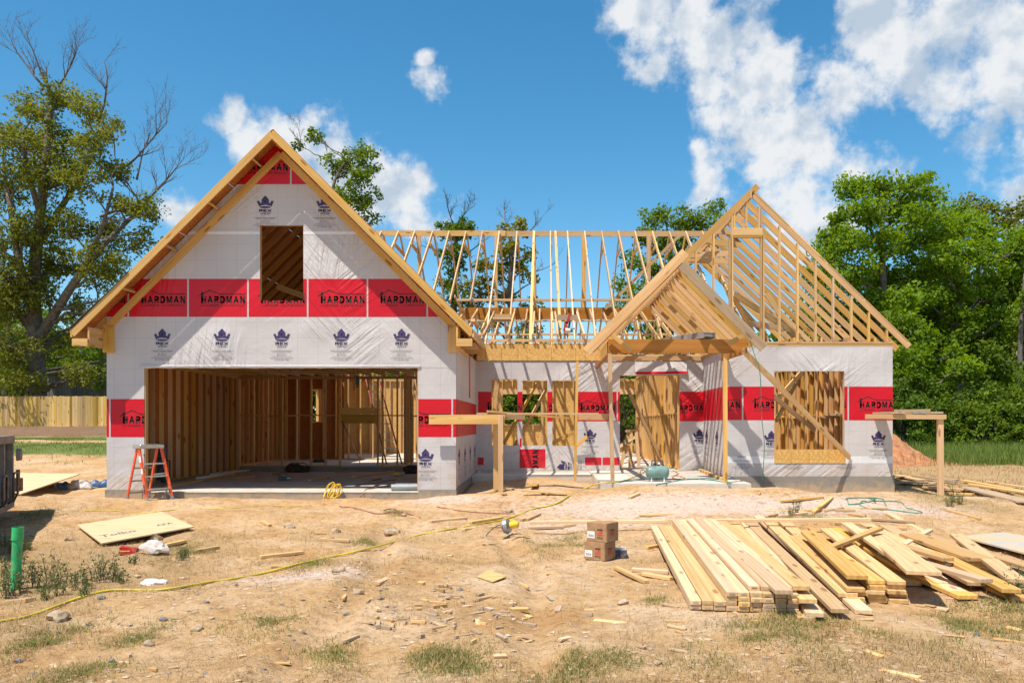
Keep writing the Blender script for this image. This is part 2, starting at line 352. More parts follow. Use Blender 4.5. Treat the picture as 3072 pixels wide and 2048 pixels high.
M['ink'] = plain('black_print', (.03, .012, .014), .6, var=.3, dust=.06)
M['ink_grey'] = plain('grey_print', (.17, .15, .17), .6, var=.2, dust=.06)
M['purple'] = plain('purple_print', (.045, .030, .125), .55, var=.2, dust=.06)
M['tape'] = plain('seam_tape', (.74, .74, .76), .35, var=.06, dust=.06)
def concrete(name, col):
    m, nt, N, L, bs = newmat(name); tc = nd(N, 'ShaderNodeTexCoord'); ob = tc.outputs['Object']
    n = nd(N, 'ShaderNodeTexNoise', Scale=2.2, Detail=9.0, Roughness=.7); L.new(ob, n.inputs['Vector'])
    n2 = nd(N, 'ShaderNodeTexNoise', Scale=26.0, Detail=6.0, Roughness=.7); L.new(ob, n2.inputs['Vector'])
    a = nd(N, 'ShaderNodeMath', operation='MULTIPLY_ADD'); L.new(n2.outputs['Fac'], a.inputs[0]); a.inputs[1].default_value = .6; L.new(n.outputs['Fac'], a.inputs[2])
    c = ramp(N, L, a.outputs[0], [(.5, tuple(x*.55 for x in col)), (.72, col), (1.0, tuple(min(1, x*1.2) for x in col))])
    sz = nd(N, 'ShaderNodeSeparateXYZ'); L.new(ob, sz.inputs[0]); mz2 = nd(N, 'ShaderNodeMapRange'); L.new(sz.outputs[2], mz2.inputs[0]); mz2.inputs[1].default_value = -.22; mz2.inputs[2].default_value = .12; mz2.inputs[3].default_value = .45; mz2.inputs[4].default_value = -.05
    n4 = nd(N, 'ShaderNodeTexNoise', Scale=5.0, Detail=8.0, Roughness=.7); L.new(ob, n4.inputs['Vector']); ms = nd(N, 'ShaderNodeMath', operation='ADD'); L.new(n4.outputs['Fac'], ms.inputs[0]); L.new(mz2.outputs[0], ms.inputs[1])
    mr_ = nd(N, 'ShaderNodeMapRange', interpolation_type='SMOOTHSTEP'); L.new(ms.outputs[0], mr_.inputs[0]); mr_.inputs[1].default_value = .55; mr_.inputs[2].default_value = .85; mr_.inputs[4].default_value = .85; c = mixc(N, L, mr_.outputs[0], c, (.47, .335, .215))
    L.new(c, bs.inputs['Base Color']); bs.inputs['Roughness'].default_value = .85; bs.inputs['Specular IOR Level'].default_value = .25
    bump(N, L, bs, a.outputs[0], .5, .012); return m
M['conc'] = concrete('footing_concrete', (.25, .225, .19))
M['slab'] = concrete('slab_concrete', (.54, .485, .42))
M['orange'] = plain('orange_fibreglass', (.75, .075, .012), .45, var=.15)
M['alu'] = plain('brushed_aluminium', (.55, .55, .54), .38, metal=.85, var=.15)
M['alu_dull'] = plain('dull_aluminium', (.42, .40, .38), .55, metal=.6, var=.25)
M['teal'] = plain('teal_tank_paint', (.15, .27, .25), .38, var=.2, scale=9, dust=.12)
M['black'] = plain('black_rubber', (.018, .018, .02), .6)
M['dark_metal'] = plain('dark_steel', (.10, .09, .085), .55, metal=.4, var=.35, scale=12)
M['yellow'] = plain('yellow_plastic', (.80, .52, .02), .45)
M['hose_yellow'] = plain('yellow_hose', (.62, .50, .03), .45, var=.25)
M['hose_green'] = plain('green_hose', (.03, .26, .17), .45, var=.2)
M['cord_red'] = plain('dark_red_cord', (.30, .045, .05), .55)
M['redplastic'] = plain('red_plastic', (.45, .012, .02), .4)
M['white'] = plain('white_plastic', (.78, .77, .74), .5, var=.08)
M['paper'] = plain('white_label', (.80, .79, .77), .7, var=.05)
M['card'] = plain('brown_cardboard', (.36, .20, .095), .8, var=.14, scale=9)
M['card_ink'] = plain('carton_black_ink', (.07, .03, .02), .8)
M['card_red'] = plain('carton_red_ink', (.55, .05, .025), .8)
M['blue'] = plain('blue_plastic', (.012, .10, .26), .4, var=.25)
M['teal_dark'] = plain('dark_teal_plastic', (.012, .07, .11), .45, var=.3)
M['pvc_green'] = plain('green_pvc', (.012, .40, .13), .38, var=.25, scale=5)
M['pvc_white'] = plain('white_pvc', (.74, .73, .70), .4, var=.08)
M['steel_tube'] = plain('grey_plastic_pipe', (.26, .29, .32), .35, var=.15)
M['bin'] = plain('dumpster_paint', (.21, .195, .18), .7, var=.3, scale=5, bmp=.2)
M['bin_dark'] = plain('dumpster_panel', (.018, .022, .024), .65, var=.5, scale=4, bmp=.2, dust=.05)
M['felt'] = plain('roofing_felt', (.09, .08, .075), .85, var=.3)
M['ply'] = wood('plywood_face', (.68, .49, .27), (.58, .39, .18), knots=.4, vari=.1)
M['barn'] = wood('barn_plank', (.16, .15, .145), (.07, .062, .06), knots=.3, vari=.35)
M['clay'] = plain('red_clay', (.42, .17, .07), .95, var=.3, scale=5, bmp=.6)
M['rock'] = plain('field_stone', (.42, .31, .205), .9, var=.35, scale=7, bmp=.6)
M['slate'] = plain('blue_grey_stone', (.19, .19, .195), .8, var=.35, scale=9, bmp=.5)
def ground_mat():
    m, nt, N, L, bs = newmat('site_dirt'); tc = nd(N, 'ShaderNodeTexCoord'); ob = tc.outputs['Object']
    n1 = nd(N, 'ShaderNodeTexNoise', Scale=.8, Detail=9.0, Roughness=.62); L.new(ob, n1.inputs['Vector'])
    n2 = nd(N, 'ShaderNodeTexNoise', Scale=9.0, Detail=9.0, Roughness=.72); L.new(ob, n2.inputs['Vector'])
    n3 = nd(N, 'ShaderNodeTexNoise', Scale=60.0, Detail=5.0, Roughness=.7); L.new(ob, n3.inputs['Vector'])
    c = ramp(N, L, n1.outputs['Fac'], [(.32, (.49, .28, .12)), (.46, (.565, .365, .185)), (.56, (.615, .42, .245)), (.70, (.655, .49, .335))])
    c2 = ramp(N, L, n2.outputs['Fac'], [(.30, (.50, .41, .34)), (.40, (.78, .73, .68)), (.52, (1, 1, 1)), (.8, (1.05, 1.04, 1.02))])
    c = mixc(N, L, 1.0, c, c2, 'MULTIPLY')
    c3 = ramp(N, L, n3.outputs['Fac'], [(.3, (.66, .6, .55)), (.55, (1, 1, 1))]); c = mixc(N, L, .8, c, c3, 'MULTIPLY')
    n5 = nd(N, 'ShaderNodeTexNoise', Scale=1.9, Detail=10.0, Roughness=.72, Distortion=.4); L.new(ob, n5.inputs['Vector'])
    r5 = nd(N, 'ShaderNodeMapRange', interpolation_type='SMOOTHSTEP'); L.new(n5.outputs['Fac'], r5.inputs[0]); r5.inputs[1].default_value = .53; r5.inputs[2].default_value = .68; r5.inputs[4].default_value = .55; c = mixc(N, L, r5.outputs[0], c, (.36, .225, .12))
    at = nd(N, 'ShaderNodeVertexColor', layer_name='cover'); sp = nd(N, 'ShaderNodeSeparateColor'); L.new(at.outputs[0], sp.inputs[0])
    def blend(c, src, noise, col, lo_, hi_):
        a = nd(N, 'ShaderNodeMath', operation='MULTIPLY_ADD'); L.new(noise, a.inputs[0]); a.inputs[1].default_value = 1.2; L.new(src, a.inputs[2])
        r = nd(N, 'ShaderNodeMapRange', interpolation_type='SMOOTHSTEP'); L.new(a.outputs[0], r.inputs[0]); r.inputs[1].default_value = lo_; r.inputs[2].default_value = hi_; r.inputs[4].default_value = .9
        return mixc(N, L, r.outputs[0], c, col)
    c = blend(c, sp.outputs[0], n2.outputs['Fac'], (.40, .27, .135), .80, 1.40)     # dry thatch
    c = blend(c, sp.outputs[1], n2.outputs['Fac'], (.105, .16, .03), .95, 1.35)     # lawn
    c = blend(c, sp.outputs[2], n2.outputs['Fac'], (.60, .46, .385), .85, 1.3)      # pinkish crushed gravel
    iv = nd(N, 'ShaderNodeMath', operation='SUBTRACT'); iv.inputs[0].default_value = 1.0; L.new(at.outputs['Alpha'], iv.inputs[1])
    c = blend(c, iv.outputs[0], n2.outputs['Fac'], (.17, .10, .062), .75, 1.3)          # dark topsoil bank, tree shade also painted into the brown
    L.new(c, bs.inputs['Base Color']); bs.inputs['Roughness'].default_value = .95; bs.inputs['Specular IOR Level'].default_value = .15
    a = nd(N, 'ShaderNodeMath', operation='MULTIPLY_ADD'); L.new(n3.outputs['Fac'], a.inputs[0]); a.inputs[1].default_value = .3; L.new(n2.outputs['Fac'], a.inputs[2])
    bump(N, L, bs, a.outputs[0], .9, .05); return m
M['ground'] = ground_mat()
def leafmat(name, dark, lite, trans=.35):
    m, nt, N, L, bs = newmat(name); N.remove(bs)
    at = nd(N, 'ShaderNodeVertexColor', layer_name='tint'); sp = nd(N, 'ShaderNodeSeparateColor'); L.new(at.outputs[0], sp.inputs[0])
    c = ramp(N, L, sp.outputs[0], [(0, dark), (.7, lite), (1, tuple(min(1, v*1.35) for v in lite))])
    d = nd(N, 'ShaderNodeBsdfPrincipled'); d.inputs['Roughness'].default_value = .55; d.inputs['Specular IOR Level'].default_value = .18; L.new(c, d.inputs['Base Color'])
    t = nd(N, 'ShaderNodeBsdfTranslucent'); hv = nd(N, 'ShaderNodeHueSaturation', Hue=.475, Saturation=1.1, Value=1.5); L.new(c, hv.inputs['Color']); L.new(hv.outputs[0], t.inputs[0])
    mx = nd(N, 'ShaderNodeMixShader'); mx.inputs[0].default_value = trans; L.new(d.outputs[0], mx.inputs[1]); L.new(t.outputs[0], mx.inputs[2])
    L.new(mx.outputs[0], N['Material Output'].inputs[0]); return m
M['leaf_oak'] = leafmat('oak_leaf', (.080, .105, .014), (.200, .220, .030), .45)
M['leaf_mid'] = leafmat('ash_leaf', (.070, .120, .012), (.155, .235, .024), .46)
M['leaf_bright'] = leafmat('elm_leaf', (.075, .140, .010), (.185, .300, .020), .48)
M['leaf_dark'] = leafmat('bush_leaf', (.050, .095, .010), (.115, .195, .022), .45)
M['leaf_yell'] = leafmat('sweetgum_leaf', (.125, .135, .014), (.26, .250, .026), .45)
M['leaf_pine'] = leafmat('pine_needle', (.07, .13, .012), (.15, .26, .02))
M['grass'] = leafmat('green_grass', (.075, .115, .022), (.155, .21, .045))
M['straw'] = leafmat('dry_grass', (.22, .14, .055), (.44, .31, .145), .25)
M['weed'] = leafmat('weed_leaf', (.08, .10, .035), (.16, .19, .07))
M['bark'] = plain('grey_bark', (.15, .125, .105), .95, var=.45, scale=5, bmp=.9, dust=.06)
M['bark_dark'] = plain('dark_bark', (.085, .07, .055), .95, var=.45, scale=6, bmp=.9, dust=.06)
# ------------------------------------------------------------------ ground
def cover(x, y):
    """r dry thatch, g lawn, b pale gravel"""
    p = vnoise(x*.45+31, y*.6+7)*.6 + vnoise(x*1.5+3, y*2.1+1)*.4
    near = 1-sstep(11.2, 13.2, y)
    straw = near*sstep(.56, .74, p)*.5
    straw = np.maximum(straw, sstep(2.6, 4.2, x)*(1-sstep(9.5, 12.5, y))*sstep(.44, .64, p)*.65)
    straw = np.maximum(straw, sstep(6.2, 7.4, x)*(1-sstep(17.2, 19, y))*sstep(.30, .5, p)*.85)
    straw = np.maximum(straw, sstep(7.9, 8.8, x)*sstep(17.5, 20, y)*.75)
    straw = np.maximum(straw, sstep(-3.2, -4.6, x)*(1-sstep(10.5, 11.8, y))*sstep(.38, .55, p)*.7)
    l2 = sstep(-8.6, -9.2, x)
    lawn = l2*(sstep(25, 27.5, y)*(1-sstep(30.5, 31.5, y))+sstep(33, 34.5, y)*(1-sstep(37.2, 38.2, y)))
    lawn = np.maximum(lawn, sstep(8, 9, x)*sstep(23, 28, y)*.95)
    lawn = np.maximum(lawn, sstep(44, 47, y))
    grav = gauss(x, y, 2.2, 14.2, 3.6, 1.0, .75) + gauss(x, y, .4, 12.7, 1.8, .55, .55) + gauss(x, y, -2.55, 8.55, .8, .45, .75) + gauss(x, y, 6.2, 14.2, 1.8, 1.0, .5) + gauss(x, y, -2.0, 15.2, 1.2, .5, .55)
    return np.clip(straw, 0, 1), np.clip(lawn, 0, 1), np.clip(grav, 0, 1)
def build_ground():
    xs = np.concatenate([-np.geomspace(400, 15, 46), np.arange(-14.6, 14.7, .075), np.geomspace(15, 400, 46)])
    ys = np.concatenate([np.linspace(-60, 3, 22), np.arange(3.3, 19.5, .06), np.geomspace(19.6, 900, 110)])
    X, Y = np.meshgrid(xs, ys); Z = gh(X, Y); nx, ny = len(xs), len(ys)
    me = bpy.data.meshes.new('ground'); me.vertices.add(nx*ny)
    me.vertices.foreach_set('co', np.stack([X, Y, Z], -1).astype(np.float32).ravel())
    i = np.arange(nx*ny).reshape(ny, nx); q = np.stack([i[:-1, :-1], i[:-1, 1:], i[1:, 1:], i[1:, :-1]], -1).reshape(-1, 4)
    me.loops.add(q.size); me.loops.foreach_set('vertex_index', q.ravel().astype(np.int32))
    me.polygons.add(len(q)); me.polygons.foreach_set('loop_start', np.arange(0, q.size, 4, dtype=np.int32))
    me.polygons.foreach_set('use_smooth', np.ones(len(q), bool)); me.update(); me.validate()
    s, l, g = cover(X.ravel(), Y.ravel())
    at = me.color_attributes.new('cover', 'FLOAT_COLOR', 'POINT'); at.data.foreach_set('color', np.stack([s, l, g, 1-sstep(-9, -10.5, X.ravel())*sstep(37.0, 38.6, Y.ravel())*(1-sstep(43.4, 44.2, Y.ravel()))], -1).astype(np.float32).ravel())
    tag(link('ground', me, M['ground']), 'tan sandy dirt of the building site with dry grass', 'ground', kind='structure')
build_ground()

# ------------------------------------------------------------------ house
YG, YR, YP, YPR, YB, YO, YM, YGB, YRG, YBK = 15.9, 15.4, 16.05, 15.65, 18.0, 18.15, 20.4, 22.6, 27.2, 32.0
GXL, GXR = PX(320, YG), PX(1368, YG); GXC = (GXL+GXR)/2
BXL, BXR = PX(2172, YB), PX(2678, YB)
FL = .17
PL = 3.12                                                              # wall plate height of the house
H = empty('house', (0, YM, 0), 'unfinished wood framed house with printed white wrap and open rafters', 'house')
def hb(name, p0, p1, w, d, hint, mat=None, parent=None): return board(name, p0, p1, w, d, hint, mat or M['pine'], parent or H)

def wall_panel(name, org, ud, nd_, u0, u1, v0, v1, openings=(), thick=.014, clips=(), mats=None, parent=None):
    """sheet with rectangular openings in the plane org + u*ud + v*Z, outer side along nd_"""
    org, ud, n = Vector(org), Vector(ud), Vector(nd_)
    us = sorted({u0, u1, *[min(max(a, u0), u1) for o in openings for a in o[:2]]}); vs = sorted({v0, v1, *[min(max(a, v0), v1) for o in openings for a in o[2:]]})
    # finer grid so each sheet keeps a slightly uneven face
    def dens(a):
        out = []
        for p, q in zip(a, a[1:]):
            k = max(1, int((q-p)/.6)); out += [p+(q-p)*i/k for i in range(k)]
        return out+[a[-1]]
    us, vs = dens(us), dens(vs); nu, nv = len(us), len(vs)
    def solid(i, j):
        if i < 0 or j < 0 or i >= nu-1 or j >= nv-1: return False
        cu, cv = (us[i]+us[i+1])/2, (vs[j]+vs[j+1])/2
        return not any(o[0] < cu < o[1] and o[2] < cv < o[3] for o in openings)
    bm = bmesh.new(); fv, bv = {}, {}
    def vf(i, j, back):
        d = bv if back else fv
        if (i, j) not in d:
            p = org+ud*us[i]+UP*vs[j]; d[(i, j)] = bm.verts.new(p-n*thick if back else p)
        return d[(i, j)]
    flip = ud.cross(UP).dot(n) < 0
    def face(vs_, mi):
        f = bm.faces.new(vs_[::-1] if flip else vs_); f.material_index = mi
    for i in range(nu-1):
        for j in range(nv-1):
            if not solid(i, j): continue
            face([vf(i, j, 0), vf(i+1, j, 0), vf(i+1, j+1, 0), vf(i, j+1, 0)], 0)
            face([vf(i, j, 1), vf(i, j+1, 1), vf(i+1, j+1, 1), vf(i+1, j, 1)], 1)
            for (di, dj, a, b) in ((-1, 0, (i, j+1), (i, j)), (1, 0, (i+1, j), (i+1, j+1)), (0, -1, (i, j), (i+1, j)), (0, 1, (i+1, j+1), (i, j+1))):
                if not solid(i+di, j+dj): face([vf(*b, 0), vf(*a, 0), vf(*a, 1), vf(*b, 1)], 1)
    for (cu, cv, nu_, nv_) in clips:
        bmesh.ops.bisect_plane(bm, geom=bm.verts[:]+bm.edges[:]+bm.faces[:], plane_co=org+ud*cu+UP*cv, plane_no=ud*nu_+UP*nv_, clear_outer=True)
    me = bm_mesh(name, bm)
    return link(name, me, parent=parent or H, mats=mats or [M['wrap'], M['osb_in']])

# ---- printed motifs as flat polygons (u right, v up, metres)
def text_bm(body, width, height, bold=0.0):
    cu = bpy.data.curves.new('lettering', 'FONT'); cu.body = body; cu.offset = bold; cu.resolution_u = 2
    ob = bpy.data.objects.new('lettering', cu); COL.objects.link(ob)
    me = bpy.data.meshes.new_from_object(ob.evaluated_get(bpy.context.evaluated_depsgraph_get()))
    bpy.data.objects.remove(ob); bpy.data.curves.remove(cu)
    V = np.array([v.co[:2] for v in me.vertices]); mn, mx = V.min(0), V.max(0)
    P = [((x-mn[0])/(mx[0]-mn[0])*width, (y-mn[1])/(mx[1]-mn[1])*height) for x, y in V]
    fc = [tuple(p.vertices) for p in me.polygons]; bpy.data.meshes.remove(me); return P, fc
def merge(parts):
    P, Fc, Mi = [], [], []
    for (p, f, du, dv, mi) in parts:
        b = len(P); P += [(x+du, y+dv) for x, y in p]; Fc += [tuple(i+b for i in t) for t in f]; Mi += [mi]*len(f)
    return P, Fc, Mi
def quad(w, h): return [(0, 0), (w, 0), (w, h), (0, h)], [(0, 1, 2, 3)]
def stroke(pts, t):
    P, Fc = [], []
    for a, b in zip(pts, pts[1:]):
        a, b = Vector(a), Vector(b); d = (b-a).normalized(); n = Vector((-d.y, d.x))*t/2; e = d*t*.4; k = len(P)
        P += [tuple(a-n-e), tuple(b-n+e), tuple(b+n+e), tuple(a+n-e)]; Fc.append((k, k+1, k+2, k+3))
    return P, Fc
def arc(cx, cy, rx, ry, a0, a1, n=8): return [(cx+rx*math.cos(R(a0+(a1-a0)*i/n)), cy+ry*math.sin(R(a0+(a1-a0)*i/n))) for i in range(n+1)]
GLY = {'H': (.78, [[(.0, 0), (.0, 1)], [(1, 0), (1, 1)], [(0, .5), (1, .5)]]), 'A': (.95, [[(0, 0), (.5, 1)], [(.5, 1), (1, 0)], [(.2, .3), (.8, .3)]]),
       'R': (.74, [[(0, 0), (0, 1)], [(0, 1), (.55, 1)]+arc(.6, .74, .4, .26, 90, -90)+[(0, .48)], [(.5, .48), (1, 0)]]), 'D': (.80, [[(0, 0), (0, 1)], [(0, 1), (.45, 1)]+arc(.45, .5, .55, .5, 90, -90, 12)+[(0, 0)]]),
       'M': (1.02, [[(0, 0), (0, 1)], [(1, 0), (1, 1)], [(0, 1), (.5, .18)], [(.5, .18), (1, 1)]]), 'N': (.80, [[(0, 0), (0, 1)], [(1, 0), (1, 1)], [(0, 1), (1, 0)]]),
       'E': (.66, [[(0, 0), (0, 1)], [(0, 1), (1, 1)], [(0, .5), (.9, .5)], [(0, 0), (1, 0)]]), 'X': (.82, [[(0, 0), (1, 1)], [(0, 1), (1, 0)]])}
def block_bm(body, width, height, t):
    """heavy sans capitals drawn as strokes; t = stroke weight / height"""
    th = t*height; gap = .30*th+.13*height; tot = sum(GLY[c][0] for c in body); sc_ = (width-gap*(len(body)-1)-th*len(body))/tot; P, Fc, x = [], [], 0
    for c in body:
        w, ls = GLY[c]; w *= sc_
        for l in ls:
            q = [(x+th/2+u*w, th/2+v*(height-th)) for u, v in l]; p, f = stroke(q, th); b = len(P); P += p; Fc += [tuple(i+b for i in k) for k in f]
        x += w+th+gap
    return P, Fc
PW, PH, PER = 1.155, .752, 1.188
def hard_template():
    w, h = .75*PW, .192*PH
    parts = [(*block_bm('HARDMAN', w, h, .22), .215*PW, .356*PH, 0)]
    parts.append((*quad(.043, .30*PH), .215*PW-.004, .356*PH, 0))
    parts.append((*stroke([(.165*PW, .545*PH), (.355*PW, .70*PH), (.53*PW, .60*PH), (.966*PW, .60*PH)], .017), 0, 0, 0))
    parts.append((*text_bm('LUMBER COMPANY', w, .058*PH, .0), .215*PW, .270*PH, 0))
    return merge(parts)
def rex_template():
    k = .331/260.0
    c = [(428, 957), (462, 945), (480, 985), (503, 978), (498, 932), (558, 865), (618, 932), (613, 978), (636, 985), (655, 945), (690, 953), (657, 1037), (625, 1022), (590, 1014), (558, 1011), (526, 1014), (491, 1022), (463, 1037)]
    pts = [((x-558)*k, (1060-y)*k) for x, y in c]; ix = list(range(len(c)))
    from mathutils.geometry import tessellate_polygon
    tri = [tuple(t) for t in tessellate_polygon([[Vector((x, y, 0)) for x, y in pts]])]
    el = [(math.cos(a)*88*k, math.sin(a)*15*k+13*k) for a in np.linspace(0, 2*math.pi, 20, endpoint=False)]
    parts = [(pts, tri, 0, 0, 0), (el, [tuple(range(20))], 0, 0, 0), (*quad(14*k, 28*k), -7*k, 86*k, 1)]
    parts.append((*block_bm('REX', .245, .058, .26), -.1225, -.080, 0)); parts.append((*text_bm('WRAP', .20, .041, .0), -.098, -.132, 0))
    parts.append((*text_bm('A BETTER HOUSE WRAP', .10, .012, 0), -.095, -.162, 2))
    for v, t, w, h in ((-.221, 'WEATHER RESISTANT BARRIER', .37, .017), (-.257, '866-372-0137', .17, .016), (-.290, 'Meets & Exceeds', .18, .018), (-.318, 'All Building Code Requirements', .38, .018), (-.385, 'ICC ES ESR- 1602', .29, .026)):
        parts.append((*text_bm(t, w, h, .004), -w/2, v, 2))
    for v in (-.195, -.345): parts.append((*quad(.452, .006), -.226, v, 2))
    return merge(parts)
HARD = hard_template(); REX = rex_template(); RECT = merge([(*quad(PW, PH), 0, 0, 0)])
NPR = [0]
def print_on(wall, name, tpl, mats, org, ud, n, u, v, rects, clips=(), off=.004, sc=1.0, rot=0):
    """lay a printed motif on a wall sheet, cut to the rectangles where the sheet really is"""
    org, ud, n = Vector(org), Vector(ud), Vector(n); P, Fc, Mi = tpl; out = bmesh.new()
    if rot: P = [(-y, x) for x, y in P]
    P = [(x*sc+u, y*sc+v) for x, y in P]
    mnu, mxu = min(p[0] for p in P), max(p[0] for p in P); mnv, mxv = min(p[1] for p in P), max(p[1] for p in P)
    for (a, b, c, d) in rects:
        if mxu <= a or mnu >= b or mxv <= c or mnv >= d: continue
        bm = bmesh.new(); vs = [bm.verts.new((x, y, 0)) for x, y in P]
        for f, mi in zip(Fc, Mi):
            try: bm.faces.new([vs[i] for i in f]).material_index = mi
            except ValueError: pass
        for co, no in (((a, 0, 0), (-1, 0, 0)), ((b, 0, 0), (1, 0, 0)), ((0, c, 0), (0, -1, 0)), ((0, d, 0), (0, 1, 0))) + tuple(((q[0], q[1], 0), (q[2], q[3], 0)) for q in clips):
            bmesh.ops.bisect_plane(bm, geom=bm.verts[:]+bm.edges[:]+bm.faces[:], plane_co=co, plane_no=no, clear_outer=True)
        if bm.faces:
            me = bpy.data.meshes.new('t'); bm.to_mesh(me); out.from_mesh(me); bpy.data.meshes.remove(me)
        bm.free()
    if not out.faces: out.free(); return None
    if name != 'lettering' and name != 'crown_print':
        bmesh.ops.remove_doubles(out, verts=out.verts[:], dist=1e-5); out.faces.index_update(); seen, isl = set(), []
        for f0 in out.faces:
            if f0.index in seen: continue
            st, grp = [f0], []; seen.add(f0.index)
            while st:
                f = st.pop(); grp.append(f)
                for e in f.edges:
                    for f2 in e.link_faces:
                        if f2.index not in seen: seen.add(f2.index); st.append(f2)
            isl.append([[tuple(v.co) for v in f.verts] for f in grp])
        if len(isl) > 1:
            out.free(); res = None
            for pc in isl:
                q, fc = [], []
                for f in pc: fc.append(tuple(range(len(q), len(q)+len(f)))); q += [(c[0], c[1]) for c in f]
                res = print_on(wall, name, (q, fc, [0]*len(fc)), mats, org, ud, n, 0, 0, [(-99, 99, -99, 99)], (), off)
            return res
    NPR[0] += 1; o2 = off + (NPR[0] % 7)*.0002
    flip = ud.cross(UP).dot(n) < 0
    for w in out.verts: w.co = org+ud*w.co.x+UP*w.co.y+n*o2
    if flip: bmesh.ops.reverse_faces(out, faces=out.faces[:])
    return link(name, bm_mesh(name, out), parent=wall, mats=mats)
REXM = [M['purple'], M['tape'], M['ink_grey']]
def hard_row(wall, org, ud, n, u_first, count, v, rects, clips=(), letters=True):
    for k in range(count):
        u = u_first+k*PER
        print_on(wall, 'red_panel', RECT, [M['red']], org, ud, n, u, v, rects, clips, .003)
        if letters: print_on(wall, 'lettering', HARD, [M['ink']], org, ud, n, u, v, rects, clips, .006)
def rex(wall, org, ud, n, u, vtop, rects, clips=(), rot=0):
    print_on(wall, 'crown_print', REX, REXM, org, ud, n, u, vtop-.248, rects, clips, .006, rot=rot)

def stud_wall(p0, p1, z0, z1, sp=.406, w=.089, openings=(), mat=None, mid=None, sheath=None, first=0.0, headers=True):
    """plates and studs from p0 to p1 (xy); openings (s0,s1,zb,zt) along the wall"""
    p0, p1 = Vector((*p0, 0)), Vector((*p1, 0)); d = (p1-p0); Ln = d.length; d.normalize(); n = Vector((-d.y, d.x, 0))
    A = lambda s, z: p0+d*s+UP*z
    door = [o for o in openings if o[2] <= z0+.05]
    cuts = sorted([(o[0], o[1]) for o in door]); s = 0; segs = []
    for a, b in cuts: segs.append((s, a)); s = b
    segs.append((s, Ln))
    for a, b in segs:
        if b-a > .05: hb('bottom_plate', A(a, z0+.019), A(b, z0+.019), w, .038, UP, mat)
    hb('top_plate', A(0, z1-.019), A(Ln, z1-.019), w, .038, UP, mat); hb('top_plate', A(0, z1-.058), A(Ln, z1-.058), w, .038, UP, mat)
    s = first+.02; marks = []
    while s < Ln: marks.append(s); s += sp
    marks.append(Ln-.02)
    for s in marks:
        s += random.uniform(-.008, .008); op = [o for o in openings if o[0]-.02 < s < o[1]+.02]
        if not op: hb('stud', A(s, z0+.038), A(s, z1-.077), .038, w, n, mat)
        else:
            o = op[0]
            if o[2] > z0+.1: hb('cripple_stud', A(s, z0+.038), A(s, o[2]-.038), .038, w, n, mat)
            if o[3]+.19 < z1-.1: hb('cripple_stud', A(s, o[3]+.185), A(s, z1-.077), .038, w, n, mat)
    for o in openings:
        for e in (o[0]-.019, o[1]+.019): hb('stud', A(e, z0+.038), A(e, z1-.077), .038, w+.002, n, mat)
        if headers: hb('window_header', A(o[0], o[3]+.0925), A(o[1], o[3]+.0925), w-.004, .185, UP, mat)
        if o[2] > z0+.1: hb('window_sill', A(o[0], o[2]-.019), A(o[1], o[2]-.019), w, .038, UP, mat)
    if mid is not None:
        for a, b in zip(marks, marks[1:]):
            if any(o[0]-.05 < (a+b)/2 < o[1]+.05 and o[2] < mid < o[3] for o in openings): continue
            hb('blocking', A(a+.019, mid+random.uniform(-.02, .02)), A(b-.019, mid), w-.006, .038, UP, mat)

# ---- foundations
def slab(name, x0, x1, y0, y1, zt, zb, mat, seg=.25):
    bm = bmesh.new(); addbox(bm, ((x0+x1)/2, (y0+y1)/2, (zt+zb)/2), (x1-x0, y1-y0, zt-zb))
    bmesh.ops.bevel(bm, geom=[e for e in bm.edges if abs(e.verts[0].co.z-zt) < .001 and abs(e.verts[1].co.z-zt) < .001], offset=.012, segments=2, affect='EDGES')
    return link(name, bm_mesh(name, bm), mat, H)
slab('garage_slab', GXL, GXR, YG-.03, YGB, 0.0, -.62, M['slab'])
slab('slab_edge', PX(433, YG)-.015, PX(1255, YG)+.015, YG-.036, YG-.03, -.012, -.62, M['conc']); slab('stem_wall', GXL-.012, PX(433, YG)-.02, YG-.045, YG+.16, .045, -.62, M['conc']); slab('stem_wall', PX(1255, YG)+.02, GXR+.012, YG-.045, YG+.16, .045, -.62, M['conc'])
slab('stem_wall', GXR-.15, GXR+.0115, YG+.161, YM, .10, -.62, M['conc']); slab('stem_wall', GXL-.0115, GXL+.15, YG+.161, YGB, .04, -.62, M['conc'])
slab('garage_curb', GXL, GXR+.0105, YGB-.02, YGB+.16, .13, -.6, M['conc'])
slab('house_slab', GXL, BXR+.03, YGB+.161, YBK+.05, FL, -.62, M['slab']); slab('house_slab', GXR+.02, BXR+.0305, YM-.03, YGB+.16, FL-.0015, -.62, M['slab'])
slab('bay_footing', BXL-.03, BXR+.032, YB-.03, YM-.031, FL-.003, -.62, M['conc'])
slab('porch_slab', PX(1803, 15.95), BXL-.031, 15.93, YM-.032, FL-.004, -.55, M['slab']); slab('porch_slab', BXL-.0305, PX(2240, 16.3), 15.935, YB-.032, FL-.006, -.55, M['slab'])
slab('porch_slab', GXR+.02, PX(1803, 15.95)-.002, YM-1.3, YM-.033, FL-.05, -.6, M['slab'])

